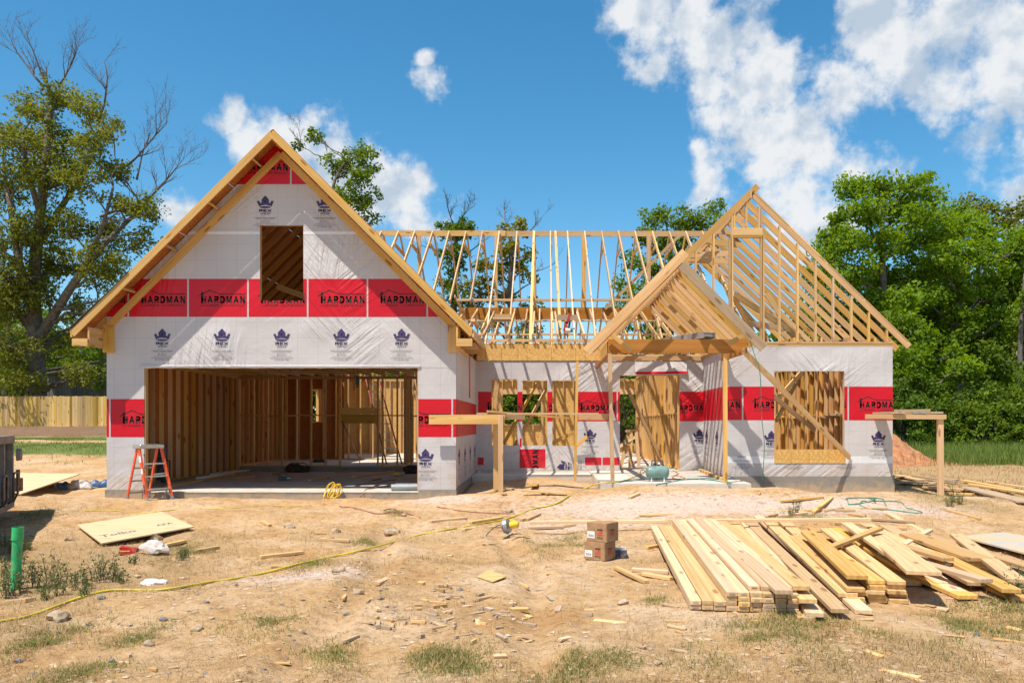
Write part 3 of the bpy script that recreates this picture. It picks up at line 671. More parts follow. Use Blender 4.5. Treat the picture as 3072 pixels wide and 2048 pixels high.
# ---- garage
OX0, OX1, OZ = PX(433, YG), PX(1255, YG), PZ(1102, YG)
APZ = PZ(388, YR)                                                     # top of roof at the gable peak
def rz(x): return APZ-abs(x-GXC)                                      # garage roof surface
WX0, WX1, WZ0, WZ1 = PX(780, YG), PX(910, YG), PZ(901, YG), PZ(676, YG)
gclip = [(GXC, APZ-.03, .7071, .7071), (GXC, APZ-.03, -.7071, .7071)]
gop = [(OX0, OX1, -.2, OZ), (WX0, WX1, WZ0, WZ1)]
gorg, gn = (0, YG, 0), (0, -1, 0)
gw = wall_panel('garage_front_wall', gorg, FX, gn, GXL, GXR, .03, APZ, gop, clips=gclip)
gre = [(GXL, OX0, .03, OZ), (OX1, GXR, .03, OZ), (GXL, GXR, OZ, WZ0), (GXL, WX0, WZ0, WZ1), (WX1, GXR, WZ0, WZ1), (GXL, GXR, WZ1, APZ)]
hard_row(gw, gorg, FX, gn, PX(387.5, YG)-PER, 7, PZ(950, YG), gre, gclip)
hard_row(gw, gorg, FX, gn, PX(332, YG)-PER, 2, PZ(1310, YG), gre[:1])
hard_row(gw, gorg, FX, gn, PX(1359, YG)-PER, 2, PZ(1310, YG), gre[1:2])
hard_row(gw, gorg, FX, gn, PX(875, YG)-PER, 2, PZ(553, YG), gre, gclip)
for px in (487, 666, 845, 1024, 1205): rex(gw, gorg, FX, gn, PX(px, YG), PZ(985, YG), gre)
for px, py in ((796, 587), (974, 587)): rex(gw, gorg, FX, gn, PX(px, YG), PZ(py, YG), gre, gclip)
rex(gw, gorg, FX, gn, PX(1276.5, YG), PZ(1345, YG), gre); rex(gw, gorg, FX, gn, PX(455, YG), PZ(1345, YG), gre)
print_on(gw, 'seam_tape', merge([(*quad(6.9, .055), 0, 0, 0)]), [M['tape']], gorg, FX, gn, GXL, PZ(703, YG), gre, gclip, .002)
print_on(gw, 'seam_tape', merge([(*quad(.62, .36), 0, 0, 0)]), [M['wrap']], gorg, FX, gn, GXL+.05, PZ(1102, YG), gre[:1]+gre[2:3], (), .0022)
print_on(gw, 'seam_tape', merge([(*quad(.62, .36), 0, 0, 0)]), [M['wrap']], gorg, FX, gn, OX1+.02, PZ(1102, YG), gre[1:3], (), .0022)
# wrap turned under the door header, the gathered hem and the window flap
bmh = bmesh.new(); n_ = 90; prev = None
for i in range(n_+1):
    x = OX0-.05+(OX1-OX0+.1)*i/n_; wv = .010*math.sin(i*.9)+.012*random.random()
    row = [bmh.verts.new((x, YG-.008-wv*.6, OZ+.055)), bmh.verts.new((x, YG-.026-wv, OZ+.012)), bmh.verts.new((x, YG-.010, OZ-.012-.5*wv)), bmh.verts.new((x, YG+.10, OZ-.006))]
    if prev:
        for a in range(3): bmh.faces.new((prev[a], row[a], row[a+1], prev[a+1]))
    prev = row
link('wrap_hem', bm_mesh('wrap_hem', bmh, True), M['wrap'], gw)
# side walls
sorg, sn = (GXR, 0, 0), (1, 0, 0)
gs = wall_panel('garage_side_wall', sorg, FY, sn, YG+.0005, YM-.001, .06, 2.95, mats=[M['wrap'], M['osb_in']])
sre = [(YG, YM, .06, 2.95)]
hard_row(gs, sorg, FY, sn, YG+.045-PER+.28, 5, PZ(1310, YG), sre, letters=False)
for k in range(4): rex(gs, sorg, FY, sn, YG+.55+k*PER, PZ(1345, YG), sre)
print_on(gs, 'red_panel', merge([(*quad(.30, 1.0), 0, 0, 0)]), [M['red']], sorg, FY, sn, 18.55, 1.95, sre, (), .003)
wall_panel('garage_side_wall', (GXL, 0, 0), FY, (-1, 0, 0), YG+.0005, YGB, .02, 2.95)
GJ = PZ(1128, YGB)                                                    # joist underside
stud_wall((GXL+.06, YG+.10), (GXL+.06, YGB-.1), .045, GJ, sheath=None)
stud_wall((GXR-.062, YGB-.1), (GXR-.062, YG+.1), .10, GJ)
stud_wall((GXL+.02, YGB+.07), (GXR-.02, YGB+.07), .13, GJ, mid=PZ(1246, YGB), openings=[(PX(1022, YGB)-GXL-.02, PX(1130, YGB)-GXL-.02, .13, 2.12)], headers=False)
hb('landing_beam', (PX(1020, YGB), YGB-.01, PZ(1232, YGB)), (PX(1132, YGB), YGB-.01, PZ(1232, YGB)), .05, .17, UP, M['pine_gold']); hb('landing_beam', (PX(1024, YGB), YGB-.01, PZ(1256, YGB)), (PX(1132, YGB), YGB-.01, PZ(1256, YGB)), .05, .26, UP, M['pine_gold'])
for a, b in ((GXL+.03, OX0-.02), (OX1+.02, GXR-.03)):
    for x in np.linspace(a, b, 4): hb('stud', (x, YG+.063, .05), (x, YG+.063, OZ+.3), .038, .089, FY)
hb('garage_header', (OX0-.1, YG+.066, OZ+.16), (OX1+.1, YG+.066, OZ+.16), .089, .30, UP, M['lvl'])
hb('trim_board', (OX0+.012, YG+.062, .02), (OX0+.012, YG+.062, OZ-.01), .02, .10, FY, M['pine_pale']); hb('trim_board', (OX1-.012, YG+.062, .02), (OX1-.012, YG+.062, OZ-.01), .02, .10, FY, M['pine_pale'])
x = GXL+.1
while x < GXR:
    hb('ceiling_joist', (x, YG+.12, GJ+.12), (x, YGB+.1, GJ+.12), .038, .235, UP, M['pine_gold']); x += .406
# gable studs, window trimmers
x = GXL+.4
while x < GXR:
    zt = rz(x)-.25
    if not (WX0-.06 < x < WX1+.06) and zt > 3.1: hb('gable_stud', (x, YG+.063, GJ+.25), (x, YG+.063, zt), .038, .089, FY)
    x += .406
for x in (WX0-.021, WX1+.021): hb('window_trimmer', (x, YG+.0632, GJ+.25), (x, YG+.0632, rz(x)-.3), .038, .09, FY)
hb('window_sill', (WX0, YG+.063, WZ0-.02), (WX1, YG+.063, WZ0-.02), .089, .038, UP); hb('window_header', (WX0, YG+.063, WZ1+.05), (WX1, YG+.063, WZ1+.05), .089, .09, UP, M['pine_pale'])
hb('attic_brace', (WX0-.2, YG+1.6, 4.35), (WX1+.6, YG+1.6, 3.75), .038, .12, UP)
# roof: deck, rafters, rake boards, eaves
EXL, EXR = GXC-3.84, GXC+3.84
for s, ex in ((-1, EXL), (1, EXR)):
    bm = bmesh.new(); a = Vector((GXC, 0, APZ)); b = Vector((ex, 0, rz(ex))); nrm = Vector((s*.7071, 0, .7071))
    edges = np.linspace(0, 1, 5)
    for k in range(4):
        q0 = a.lerp(b, edges[k]+.0008); q1 = a.lerp(b, edges[k+1]-.0008)
        lo_ = YR+.002
        vs = [bm.verts.new(Vector((q.x, y, q.z))+nrm*o) for q in (q0, q1) for y in (lo_, YGB+.1) for o in (-.004, .010)]
        for f in ((0, 1, 3, 2), (4, 6, 7, 5), (0, 4, 5, 1), (2, 3, 7, 6), (1, 5, 7, 3), (0, 2, 6, 4)): bm.faces.new([vs[i] for i in f])
    bmesh.ops.recalc_face_normals(bm, faces=bm.faces[:])
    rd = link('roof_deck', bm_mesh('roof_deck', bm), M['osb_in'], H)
    # rafters
    y = YG+.05; d = Vector((s, 0, -1)).normalized()
    while y < YGB+.1:
        p = Vector((GXC+s*.02, y, APZ-.105)); q = Vector((ex-s*.04, y, rz(ex-s*.04)-.105)); hb('garage_rafter', p, q, .038, .14, UP); y += .61
    # rake fascia and frieze on the wall
    hb('rake_board', (GXC-s*.005, YR-.02, APZ-.092), (ex+s*.01, YR-.02, rz(ex)-.102), .036, .132, UP, M['pine_gold'])
    fx0, fx1 = GXC, GXC+s*(abs(GXL-GXC)-.05)
    hb('frieze_board', (fx0, YG-.022, APZ-.31), (fx1, YG-.022, rz(fx1)-.31), .034, .135, UP, M['pine_gold'])
    wx = GXL if s < 0 else GXR
    hb('frieze_board', (wx+s*.06-s*.11, YG-.0215, rz(wx)-.23), (wx+s*.06-s*.11, YG-.0215, rz(wx)-.78), .035, .22, FX, M['pine_gold'])
    # lookouts between rake and wall
    for t in (.11, .33, .545, .76):
        p = a.lerp(b, t)+Vector((0, 0, -.115)); hb('lookout', (p.x, YR, p.z), (p.x, YG-.004, p.z), .038, .09, Vector((s, 0, 1)))
    # boxed eave end
    z0 = rz(ex)-.205
    hb('eave_return', (ex+s*.004, YR-.0195, z0-.055), (wx+s*.075, YR-.0195, z0-.055), .037, .145, UP, M['pine_gold'])
    hb('eave_return', (wx+s*.075, YR-.0, z0+.06), (wx+s*.075, YG-.04, z0+.06), .036, .36, UP, M['pine_gold'])
    hb('eave_block', (ex-s*.06, YR+.05, z0-.05), (wx+s*.1, YR+.05, z0-.05), .036, .12, UP, M['pine'])
    y1 = 17.98 if s > 0 else YGB
    hb('eave_fascia', (ex+s*.018, YR-.038, rz(ex)-.085), (ex+s*.018, y1, rz(ex)-.085), .036, .15, UP, M['pine_gold'])
    hb('frieze_board', (wx+s*.02, YG-.0, rz(wx)-.60), (wx+s*.02, y1, rz(wx)-.60), .036, .20, UP, M['pine_gold'])
    hb('soffit_ledger', (wx+s*.045, YG+.02, z0-.02), (wx+s*.045, y1, z0-.02), .038, .089, UP, M['pine'])
    y = YG+.3
    while y < y1-.1: hb('soffit_joist', (wx+s*.065, y, z0-.02), (ex-s*.005, y, z0-.02), .038, .089, UP, M['pine']); y += .405
# felt lapped over the left roof edge
bm = bmesh.new(); prev = None
for i in range(24):
    y = YR-.06+i*.31; row = []
    for k in range(7):
        t = k/6; x = EXL-.075+t*1.15; z = rz(x)+.022+.012*math.sin(i*1.7+k)+(.05*(1-t)**3)*(1+.5*math.sin(i*2.1)); row.append(bm.verts.new((x, y, z)))
    if prev:
        for k in range(6): bm.faces.new((prev[k], prev[k+1], row[k+1], row[k]))
    prev = row
fe = link('roofing_felt', bm_mesh('roofing_felt', bm, True), M['felt'], H)
md = fe.modifiers.new('thickness', 'SOLIDIFY'); md.thickness = .006
wall_panel('garage_back_gable', (0, YGB+.13, 0), FX, (0, 1, 0), GXL, GXR, GJ+.24, APZ, (), clips=gclip, mats=[M['osb_in'], M['osb_in']])
hb('ridge_board', (GXC, YR, APZ-.12), (GXC, YGB+.1, APZ-.12), .036, .18, UP)

# ---- main front wall
morg, mn = (0, YM, 0), (0, -1, 0)
mw_op = [(PX(1474.7, YM), PX(1552.4, YM), PZ(1336, YM), PZ(1137, YM)), (PX(1566.8, YM), PX(1642, YM), PZ(1336, YM), PZ(1141, YM)), (PX(1657, YM), PX(1728.7, YM), PZ(1337, YM), PZ(1141, YM)),
         (PX(1859.6, YM), PX(2038.5, YM), -1, PZ(1126, YM))]
MX0, MX1 = GXR+.001, BXL-.001
mw = wall_panel('main_front_wall', morg, FX, mn, MX0, MX1, FL+.005, 2.95, mw_op)
mz = sorted({FL+.005, 2.95, *[o[2] for o in mw_op[:3]], *[o[3] for o in mw_op]})
def rects_of(x0, x1, z0, z1, ops):
    us = sorted({x0, x1, *[a for o in ops for a in o[:2]]}); vs = sorted({z0, z1, *[min(max(a, z0), z1) for o in ops for a in o[2:]]}); out = []
    for a, b in zip(us, us[1:]):
        for c, d in zip(vs, vs[1:]):
            if not any(o[0] < (a+b)/2 < o[1] and o[2] < (c+d)/2 < o[3] for o in ops): out.append((a, b, c, d))
    return out
mre = rects_of(MX0, MX1, FL+.005, 2.95, mw_op)
hard_row(mw, morg, FX, mn, PX(1432, YM)+.02, 5, PZ(1263, YM), mre)
print_on(mw, 'red_panel', merge([(*quad(.655, .48), 0, 0, 0)]), [M['red']], morg, FX, mn, PX(1559, YM), PZ(1403, YM), mre, (), .003)
print_on(mw, 'red_panel', merge([(*quad(.05, .22), 0, 0, 0)]), [M['red']], morg, FX, mn, PX(1559, YM), PZ(1340, YM), mre, (), .003)
print_on(mw, 'lettering', merge([(*block_bm('HARDMAN', .86, .15, .22), 0, 0, 0)]), [M['ink']], morg, FX, mn, PX(1613, YM)+.02, PZ(1403, YM)-.40, [(PX(1559, YM), PX(1645, YM), PZ(1403, YM), PZ(1343, YM)-.02)], (), .006, rot=1)
for px in (1770, 2098): rex(mw, morg, FX, mn, PX(px, YM), PZ(1286, YM), mre)
for a, b in ((1755, 1804), (1808, 1858), (1433, 1451)): print_on(mw, 'red_panel', merge([(*quad(PX(b, YM)-PX(a, YM), .19), 0, 0, 0)]), [M['red']], morg, FX, mn, PX(a, YM), PZ(1394, YM), mre, (), .003)
print_on(mw, 'crown_print', REX, REXM, morg, FX, mn, PX(1700, YM), PZ(1400, YM), mre, (), .006, rot=1)
# loose flap with a red hem over the door
bm = bmesh.new(); prev = None
for i in range(25):
    x = PX(1905, YM)+(PX(2060, YM)-PX(1905, YM))*i/24; row = []
    for k in range(6):
        t = k/5; row.append(bm.verts.new((x, YM-.02-.05*t-.025*t*math.sin(i*.8), PZ(1085, YM)-t*(PZ(1085, YM)-PZ(1123-i*.12, YM)))))
    if prev:
        for k in range(5): f = bm.faces.new((prev[k], row[k], row[k+1], prev[k+1])); f.material_index = 1 if k == 4 else 0
    prev = row
link('wrap_flap', bm_mesh('wrap_flap', bm, True), parent=mw, mats=[M['wrap'], M['red']])
stud_wall((MX0+.03, YM+.062), (MX1, YM+.062), FL, PL, openings=[(o[0]-MX0-.03, o[1]-MX0-.03, max(o[2], FL), o[3]) for o in mw_op], mat=M['pine_gold'])
hb('top_plate', (MX0, YM+.0, 3.02), (MX1, YM+.0, 3.02), .04, .12, UP)
# ---- bay
borg, bn = (0, YB, 0), (0, -1, 0)
bop = [(PX(2322.6, YB), PX(2533, YB), PZ(1389, YB), PZ(1113, YB))]
bw = wall_panel('bay_front_wall', borg, FX, bn, BXL, BXR, FL, PZ(1035, YB), bop)
bre = rects_of(BXL, BXR, FL, PZ(1035, YB), bop)
hard_row(bw, borg, FX, bn, PX(2230, YB)-PER, 4, PZ(1259.5, YB), bre)
for px in (2314, 2635): rex(bw, borg, FX, bn, PX(px, YB), PZ(1291, YB), bre)
bre2 = [(BXL, BXR, FL, PZ(1375, YB))]
for px in (2224, 2380, 2538): rex(bw, borg, FX, bn, PX(px, YB), PZ(1322, YB), [(BXL, BXR, FL, PZ(1391, YB))])
rex(bw, borg, FX, bn, PX(2224, YB), PZ(1322, YB), [(BXL, PX(2320, YB), PZ(1389, YB), PZ(1366, YB))])
print_on(bw, 'seam_tape', merge([(*quad(3.9, .16), 0, 0, 0)]), [M['tape']], borg, FX, bn, BXL, PZ(1389, YB), bre, (), .002)
for a, b in zip([0, .24, .49, .63, .755], [.24, .49, .63, .755, 1.0]):
    x0, x1 = bop[0][0], PX(2536, YB); p0 = x0+(x1-x0)*a+.003; p1 = x0+(x1-x0)*b-.003
    hb('sill_panel', ((p0+p1)/2, YB-.006, PZ(1389, YB)+.003), ((p0+p1)/2, YB-.006, PZ(1348, YB)), p1-p0, .012, FY, M['osb'], bw)
orgL, nL = (BXL, 0, 0), (-1, 0, 0)
bl = wall_panel('bay_side_wall', orgL, FY, nL, YB+.0005, YM-.001, FL, PZ(1035, YB))
hard_row(bl, orgL, FY, nL, YB-.35, 4, PZ(1259.5, YB), [(YB, YM, FL, PL)], letters=False)
for k in range(2): rex(bl, orgL, FY, nL, YB+.75+k*PER, PZ(1291, YB), [(YB, YM, FL, PL)])
wall_panel('bay_right_wall', (BXR, 0, 0), FY, (1, 0, 0), YB+.0005, YBK, FL, PL+.03)
stud_wall((BXL+.02, YB+.062), (BXR-.02, YB+.062), FL, PL, openings=[(bop[0][0]-BXL-.02, bop[0][1]-BXL-.02, PZ(1348, YB), bop[0][3])], mat=M['pine_gold'])
stud_wall((BXL+.06, YB+.12), (BXL+.06, YM), FL, PL, mat=M['pine_gold']); stud_wall((BXR-.062, YBK-.1), (BXR-.062, YB+.12), FL, PL, mat=M['pine_gold'], mid=1.55)
# ---- rest of the shell and inner partitions
back_op = [(-1.75, PX(1623, YBK), PZ(1272, YBK), PZ(1182, YBK)), (2.0, PX(1916, YBK), .55, PZ(1182, YBK)), (-5.2, -4.1, 1.0, 2.5)]
wall_panel('back_wall', (0, YBK, 0), FX, (0, 1, 0), GXL, BXR, FL, PL+.03, back_op, mats=[M['osb'], M['osb']])
stud_wall((GXL+.05, YBK-.065), (BXR-.05, YBK-.065), FL, PL, openings=[(o[0]-GXL-.05, o[1]-GXL-.05, o[2], o[3]) for o in back_op], mat=M['pine'])
wall_panel('left_wall', (GXL, 0, 0), FY, (-1, 0, 0), YGB+.001, YBK, FL, PL+.03, [(28.7, 30.3, 1.45, 2.6)])
stud_wall((GXL+.06, YGB+.2), (GXL+.06, YBK-.1), FL, PL, openings=[(28.7-YGB-.2, 30.3-YGB-.2, 1.45, 2.6)])
stud_wall((3.40, YM+.12), (3.40, 30.2), FL, PL, mid=1.62, mat=M['pine_gold'])
wall_panel('partition_sheet', (3.452, 0, 0), FY, (-1, 0, 0), YM+.15, 30.2, FL, PL-.02, mats=[M['osb'], M['osb']])
stud_wall((-1.75, YGB+.25), (-1.75, 29.0), FL, PL, openings=[(1.6, 2.5, FL, 2.2)], headers=False)
stud_wall((4.05, 22.6), (BXR-.15, 22.6), FL, PL, mid=1.6, openings=[(.75, 1.05, .9, 2.45)], mat=M['pine_gold'], headers=False)
stud_wall((4.05, 25.4), (BXR-.15, 25.4), FL, PL, mat=M['pine_gold'])
stud_wall((5.9, 22.75), (5.9, 25.3), FL, PL, mat=M['pine_gold'])
stud_wall((GXL+.15, 26.4), (-4.2, 26.4), FL, PL); stud_wall((-4.1, 23.2), (-4.1, 28.0), FL, PL, openings=[(1.2, 2.1, FL, 2.2)], headers=False)
wall_panel('partition_sheet', (0, 26.47, 0), FX, (0, -1, 0), GXL+.15, -6.7, FL, PL-.02, [(PX(930, 26.4), PX(972, 26.4), 1.4, 2.5)], mats=[M['osb_in'], M['osb_in']])
bm = bmesh.new(); addbox(bm, ((GXL-6.9)/2, (YGB+.3+YBK)/2, PL+.03), (-6.9-GXL, YBK-YGB-.3, .02)); link('shade_deck', bm_mesh('shade_deck', bm), M['osb_in'], H)  # unseen deck over the back-left room, added to darken the garage interior
hb('wall_brace', PP(1868, 1135, YM+1.2), PP(1982, 1372, YM+1.6), .038, .089, UP, M['pine_gold'])
for a, b in (((1540, 1345, 20.6), (1640, 1165, 21.6)), ((1512, 1330, 20.7), (1610, 1150, 22)), ((1622, 1345, 20.55), (1725, 1295, 20.8)), ((1720, 1345, 20.3), (1762, 1308, 20.2))):
    hb('wall_brace', PP(*a), PP(*b), .038, .089, UP, M['pine_gold'])
for a, b in (((2330, 1200, 18.4), (2410, 1110, 19.2)), ((2322, 1190, 18.3), (2445, 1290, 19.5)), ((2330, 1260, 18.5), (2405, 1118, 20))): hb('wall_brace', PP(*a), PP(*b), .038, .11, UP, M['pine_gold'])

# ---- main roof framing
RZ = PZ(692, YRG); PITCH = .686
def mz_(y): return RZ-PITCH*abs(YRG-y)
RX0, RX1 = -6.3, PX(2200, YRG)
hb('ridge_board', (RX0, YRG, RZ-.09), (-1.4, YRG, RZ-.09), .038, .185, UP); hb('ridge_board', (-1.45, YRG+.04, RZ-.095), (RX1, YRG+.04, RZ-.095), .038, .185, UP)
k = -2
while True:
    x = PX(1196, YRG)+.5735*k; k += 1
    if x > 5.6: break
    x += random.uniform(-.02, .02)
    y0 = YM-.02 if x > GXR+.15 else YGB+.2
    if x > 1.0: y0 = max(y0, YM+.2)
    dbl = .076 if k in (9,) else .038
    zo = .075
    hb('main_rafter', (x, YRG-.03, RZ-zo), (x+random.uniform(-.03, .03), y0, mz_(y0)-zo), dbl, .14, UP, M['pine_pale'])
    hb('back_rafter', (x+.03, YRG+.06, RZ-zo), (x+.03, YBK+.5, mz_(YBK+.5)-zo), .038, .14, UP, M['pine'])
    hb('collar_tie', (x+.04, YRG-.95, RZ-.66), (x+.04, YRG+.95, RZ-.66), .038, .12, UP, M['pine_gold'])
    hb('rafter_tail', (x+.045, YRG-5.2, mz_(22)-.10), (x+.045, YRG-5.0, mz_(22.2)-.10), .036, .1, UP, M['pine_pale']) if False else None
hb('main_rafter', (PX(1666, YRG), YRG-.03, RZ-.075), (PX(1666, YRG)+.07, YM, mz_(YM)-.075), .076, .14, UP, M['pine_pale'])
PUY = 23.15
hb('purlin', (-2.6, PUY, mz_(PUY)-.205), (2.9, PUY, mz_(PUY)-.205), .10, .065, UP, M['pine_pale'])
LVZ = PZ(940, 27.0)
hb('laminated_beam', (-2.95, 27.0, LVZ), (5.4, 27.0, LVZ), .09, .39, UP, M['lvl'])
for px, w in ((1257, .12), (1488, .10), (1752, .15), (1946, .13), (1604, .06)):
    hb('ridge_post', (PX(px, 27.1), 27.12, LVZ+.19), (PX(px, 27.1), 27.12, RZ-.19), w, .09, FY, M['pine'])
hb('ridge_brace', PP(2048, 697, 26.9), PP(1815, 926, 26.9), .038, .10, UP, M['pine'])
hb('ridge_brace', PP(1364, 888, 24.2), PP(1395, 945, 26.8), .038, .10, UP, M['pine'])
x = -2.75
def vz(y): return 3.15+.32*(y-YM) if y < 27 else LVZ+.19-.32*(y-27)
while x < 5.2:
    hb('vault_rafter', (x, 26.95, vz(26.9)-.07), (x+random.uniform(-.02, .02), YM+.05, vz(YM)-.07), .038, .14, UP, M['pine_pale'])
    hb('vault_rafter', (x+.02, 27.05, vz(26.9)-.07), (x+.02, YBK, vz(YBK)-.07), .038, .14, UP, M['pine']); x += .42
hb('strongback', (-2.9, 24.6, vz(24.6)+.02), (3.6, 24.6, vz(24.6)+.02), .089, .038, UP, M['pine_pale']); hb('strongback', (-2.9, 22.6, vz(22.6)+.02), (3.4, 22.6, vz(22.6)+.02), .089, .05, UP, M['pine_pale'])
# ---- low porch roof at left: strand board band, tails
OBZ0, OBZ1 = PZ(1081, YO), PZ(1030.6, YO)
ex = [PX(p, YO) for p in (1432, 1457, 1504.5, 1554, 1581, 1654, 1727, 1755, 1823)]
for a, b in zip(ex, ex[1:]): hb('band_board', ((a+b)/2, YO, OBZ0), ((a+b)/2, YO, OBZ1), b-a-.006, .014, FY, M['osb'])
hb('porch_beam', (ex[0], YO+.06, OBZ0+.15), (ex[-1]-.02, YO+.06, OBZ0+.15), .09, .29, UP, M['lvl'])
hb('porch_plate', (PX(1457, YO), YO+.02, PZ(1021, YO)), (PX(1776, YO), YO+.02, PZ(1021, YO)), .089, .065, UP, M['pine_pale'])
for px in (1468, 1480, 1507, 1525, 1533, 1566, 1599, 1608, 1628, 1662, 1678, 1709, 1733, 1748): hb('shim_block', (PX(px, YO), YO-.01, OBZ1+.02), (PX(px, YO)+.045, YO-.01, OBZ1+.02), .08, .036, UP, M['pine_pale'])
TX = (-1.45, -.89, -.34, .23, .83); TZ1 = mz_(22.06)
for x in TX: hb('porch_rafter', (x, 22.1, TZ1+.02), (x+.02, YO-.07, PZ(1016, YO)+.05), .038, .11, UP, M['pine_pale'])
hb('porch_rafter', (-1.95, 22.1, TZ1+.02), (-1.93, 20.6, TZ1-.38), .038, .11, UP, M['pine_pale'])
for i in range(4):
    y = 21.75-.26*i; z = TZ1-.10-.27*(22.06-y); hb('nailer', (TX[0]+.02, y, z+.11), (TX[1]-.02, y, z+.11), .06, .036, UP, M['pine_pale'])
hb('nailer', (TX[0]+.02, 21.0, TZ1-.30), (TX[1]-.02, 21.0, TZ1-.30), .038, .13, UP, M['pine_grey']); hb('nailer', (TX[3]+.02, 21.2, TZ1-.22), (TX[4]-.02, 21.2, TZ1-.22), .038, .14, UP, M['pine_grey'])
hb('block', PP(1418, 960, 17), PP(1432, 975, 17.3), .09, .06, UP, M['pine_gold'])
# ---- bay gable roof
BRX, BRZ = PX(2252, YB), PZ(566, YB); BS = .968
def bz(x): return BRZ-BS*abs(x-BRX)
BEX = PX(2727, YB)
hb('bay_ridge', (BRX, YB-.05, BRZ-.13), (BRX, 25.4, BRZ-.13), .038, .185, UP)
y, k = YB, 0
while y < 25.2:
    zo = .10
    hb('bay_rafter', (BRX+.02, y, BRZ-zo), (BEX, y, bz(BEX)-zo), .038, .142, UP, M['pine'])
    xl = max(1.15, BRX-(BRZ-mz_(y))/BS) if y > YM else 1.15
    p0 = (BRX+.16 if k == 0 else BRX-.02); z0 = BRZ-zo+(.16*BS if k == 0 else 0)
    if xl < BRX-.25: hb('bay_rafter', (p0, y, z0), (xl, y, bz(xl)-zo), .038, .142, UP, M['pine'])
    y += .61 if k else .62; k += 1
for t0, t1 in ((.02, .235), (.25, .47), (.485, .71), (.725, .99)):
    L0 = Vector((BRX, YB-.022, BRZ)); L1 = Vector((BEX, YB-.022, bz(BEX))); a = L0.lerp(L1, t0); b = L0.lerp(L1, t1); hb('rafter_splice', (a.x, a.y, a.z-.012), (b.x, b.y, b.z-.012), .006, .028, UP, M['pine'])
zp = PZ(1028, YB)
hb('bay_plate', (BXL-.05, YB+.04, zp), (BXR, YB+.04, zp), .10, .045, UP); hb('bay_plate', (BXL-.05, YB+.041, zp-.05), (BXR, YB+.041, zp-.05), .09, .045, UP)
hdz0, hdz1 = PZ(706, YB), PZ(684, YB)
for px in (2088, 2141, 2197, 2284, 2339, 2393, 2447, 2500, 2555, 2607, 2661):
    x = PX(px, YB); zt = bz(x)-.20; w = .038
    if px == 2088: z0 = PZ(815, YB)
    else: z0 = zp+.02
    hb('gable_stud', (x, YB+.03, z0), (x, YB+.03, zt), w, .089, FY, M['pine_pale'] if random.random() < .4 else M['pine'])
for px, a, b in ((2190, zp+.02, hdz0), (2291, zp+.02, hdz0), (2203, hdz1, bz(PX(2203, YB))-.2), (2278, hdz1, bz(PX(2278, YB))-.2), (2239, hdz1+.03, bz(PX(2239, YB))-.2)):
    hb('gable_stud', (PX(px, YB), YB+.031, a), (PX(px, YB), YB+.031, b), .038, .088, FY, M['pine'])
hb('vent_header', (PX(2197, YB), YB+.02, (hdz0+hdz1)/2), (PX(2287, YB), YB+.02, (hdz0+hdz1)/2), .08, hdz1-hdz0, UP, M['pine_pale']); hb('vent_header', (PX(2197, YB), YB+.025, hdz0-.03), (PX(2287, YB), YB+.025, hdz0-.03), .089, .036, UP, M['pine'])
x = BXL+.4
while x < BXR: hb('ceiling_joist', (x, YB+.1, PL+.11), (x, 22.5, PL+.11), .038, .14, UP, M['pine']); x += .61
for (a, b) in (((2200, 880, 18.8), (2400, 1010, 20.8)), ((2190, 870, 19), (2260, 1000, 19.6)), ((2300, 880, 20.5), (2385, 1015, 20.5)), ((2250, 970, 19.5), (2350, 985, 20)), ((2205, 905, 19.2), (2300, 1010, 20.5)), ((2125, 692, 21), (2240, 700, 21)), ((2100, 722, 20.4), (2215, 735, 20.4)), ((2062, 780, 20), (2190, 785, 20)), ((2075, 765, 20.6), (2200, 760, 20.6)), ((2172, 645, 22), (2270, 655, 22))):
    hb('valley_board', PP(*a), PP(*b), .038, .14, UP, random.choice([M['pine'], M['pine_pale']]))
for i in range(9):
    x = PX(2130+i*14, 22.0); hb('valley_stud', (x, 22.0, PL), (x, 22.0, PL+1.9-i*.11), .038, .089, FY, M['pine'])
# ---- porch gable
PGX = PX(2041, YPR); PGZ = PZ(752, YPR)
def pz_(x): return PGZ-abs(x-PGX)
PL0, PL1 = PX(1758, YPR), PX(2292, YPR)
hb('porch_rake', (PGX+.10, YPR, PGZ+.10-.13), (PL0, YPR, pz_(PL0)-.13), .038, .185, UP, M['pine']); hb('porch_rake', (PGX+.02, YPR+.001, PGZ-.13-.14), (PL1, YPR+.001, pz_(PL1)-.27), .038, .185, UP, M['pine_grey'])
hb('porch_rake', (PGX, YPR+.04, PGZ-.20), (PL0+.1, YPR+.04, pz_(PL0+.1)-.20), .036, .14, UP, M['pine'])
y = YP
while y < YM+.3:
    xe0, xe1 = PX(1758, YPR)+.25, PL1-.1
    if y > YO-.1: xe0 = max(xe0, PX(1823, YP))
    hb('porch_gable_rafter', (PGX-.02, y, PGZ-.24), (xe0, y, pz_(xe0)-.24), .038, .14, UP); hb('porch_gable_rafter', (PGX+.02, y, PGZ-.26), (xe1, y, pz_(xe1)-.26), .038, .185, UP); y += .406
hb('porch_ridge', (PGX, YPR, PGZ-.28), (PGX, YM+.3, PGZ-.28), .036, .18, UP)
QX0, QX1 = PX(1824, YP), PX(2240, YP); QZ0, QZ1 = PZ(1059, YP), PZ(1018, YP)
hb('porch_beam', (QX0, YP, (QZ0+QZ1)/2), (QX1, YP, (QZ0+QZ1)/2), .09, QZ1-QZ0, UP, M['lvl'])
hb('porch_beam', (QX0+.045, YP+.046, (QZ0+QZ1)/2-.001), (QX0+.045, YM-.002, (QZ0+QZ1)/2-.001), .09, QZ1-QZ0, UP, M['lvl'])
hb('porch_beam', (QX1-.045, YP+.046, (QZ0+QZ1)/2-.001), (QX1-.045, YB-.004, (QZ0+QZ1)/2-.001), .09, QZ1-QZ0, UP, M['lvl'])
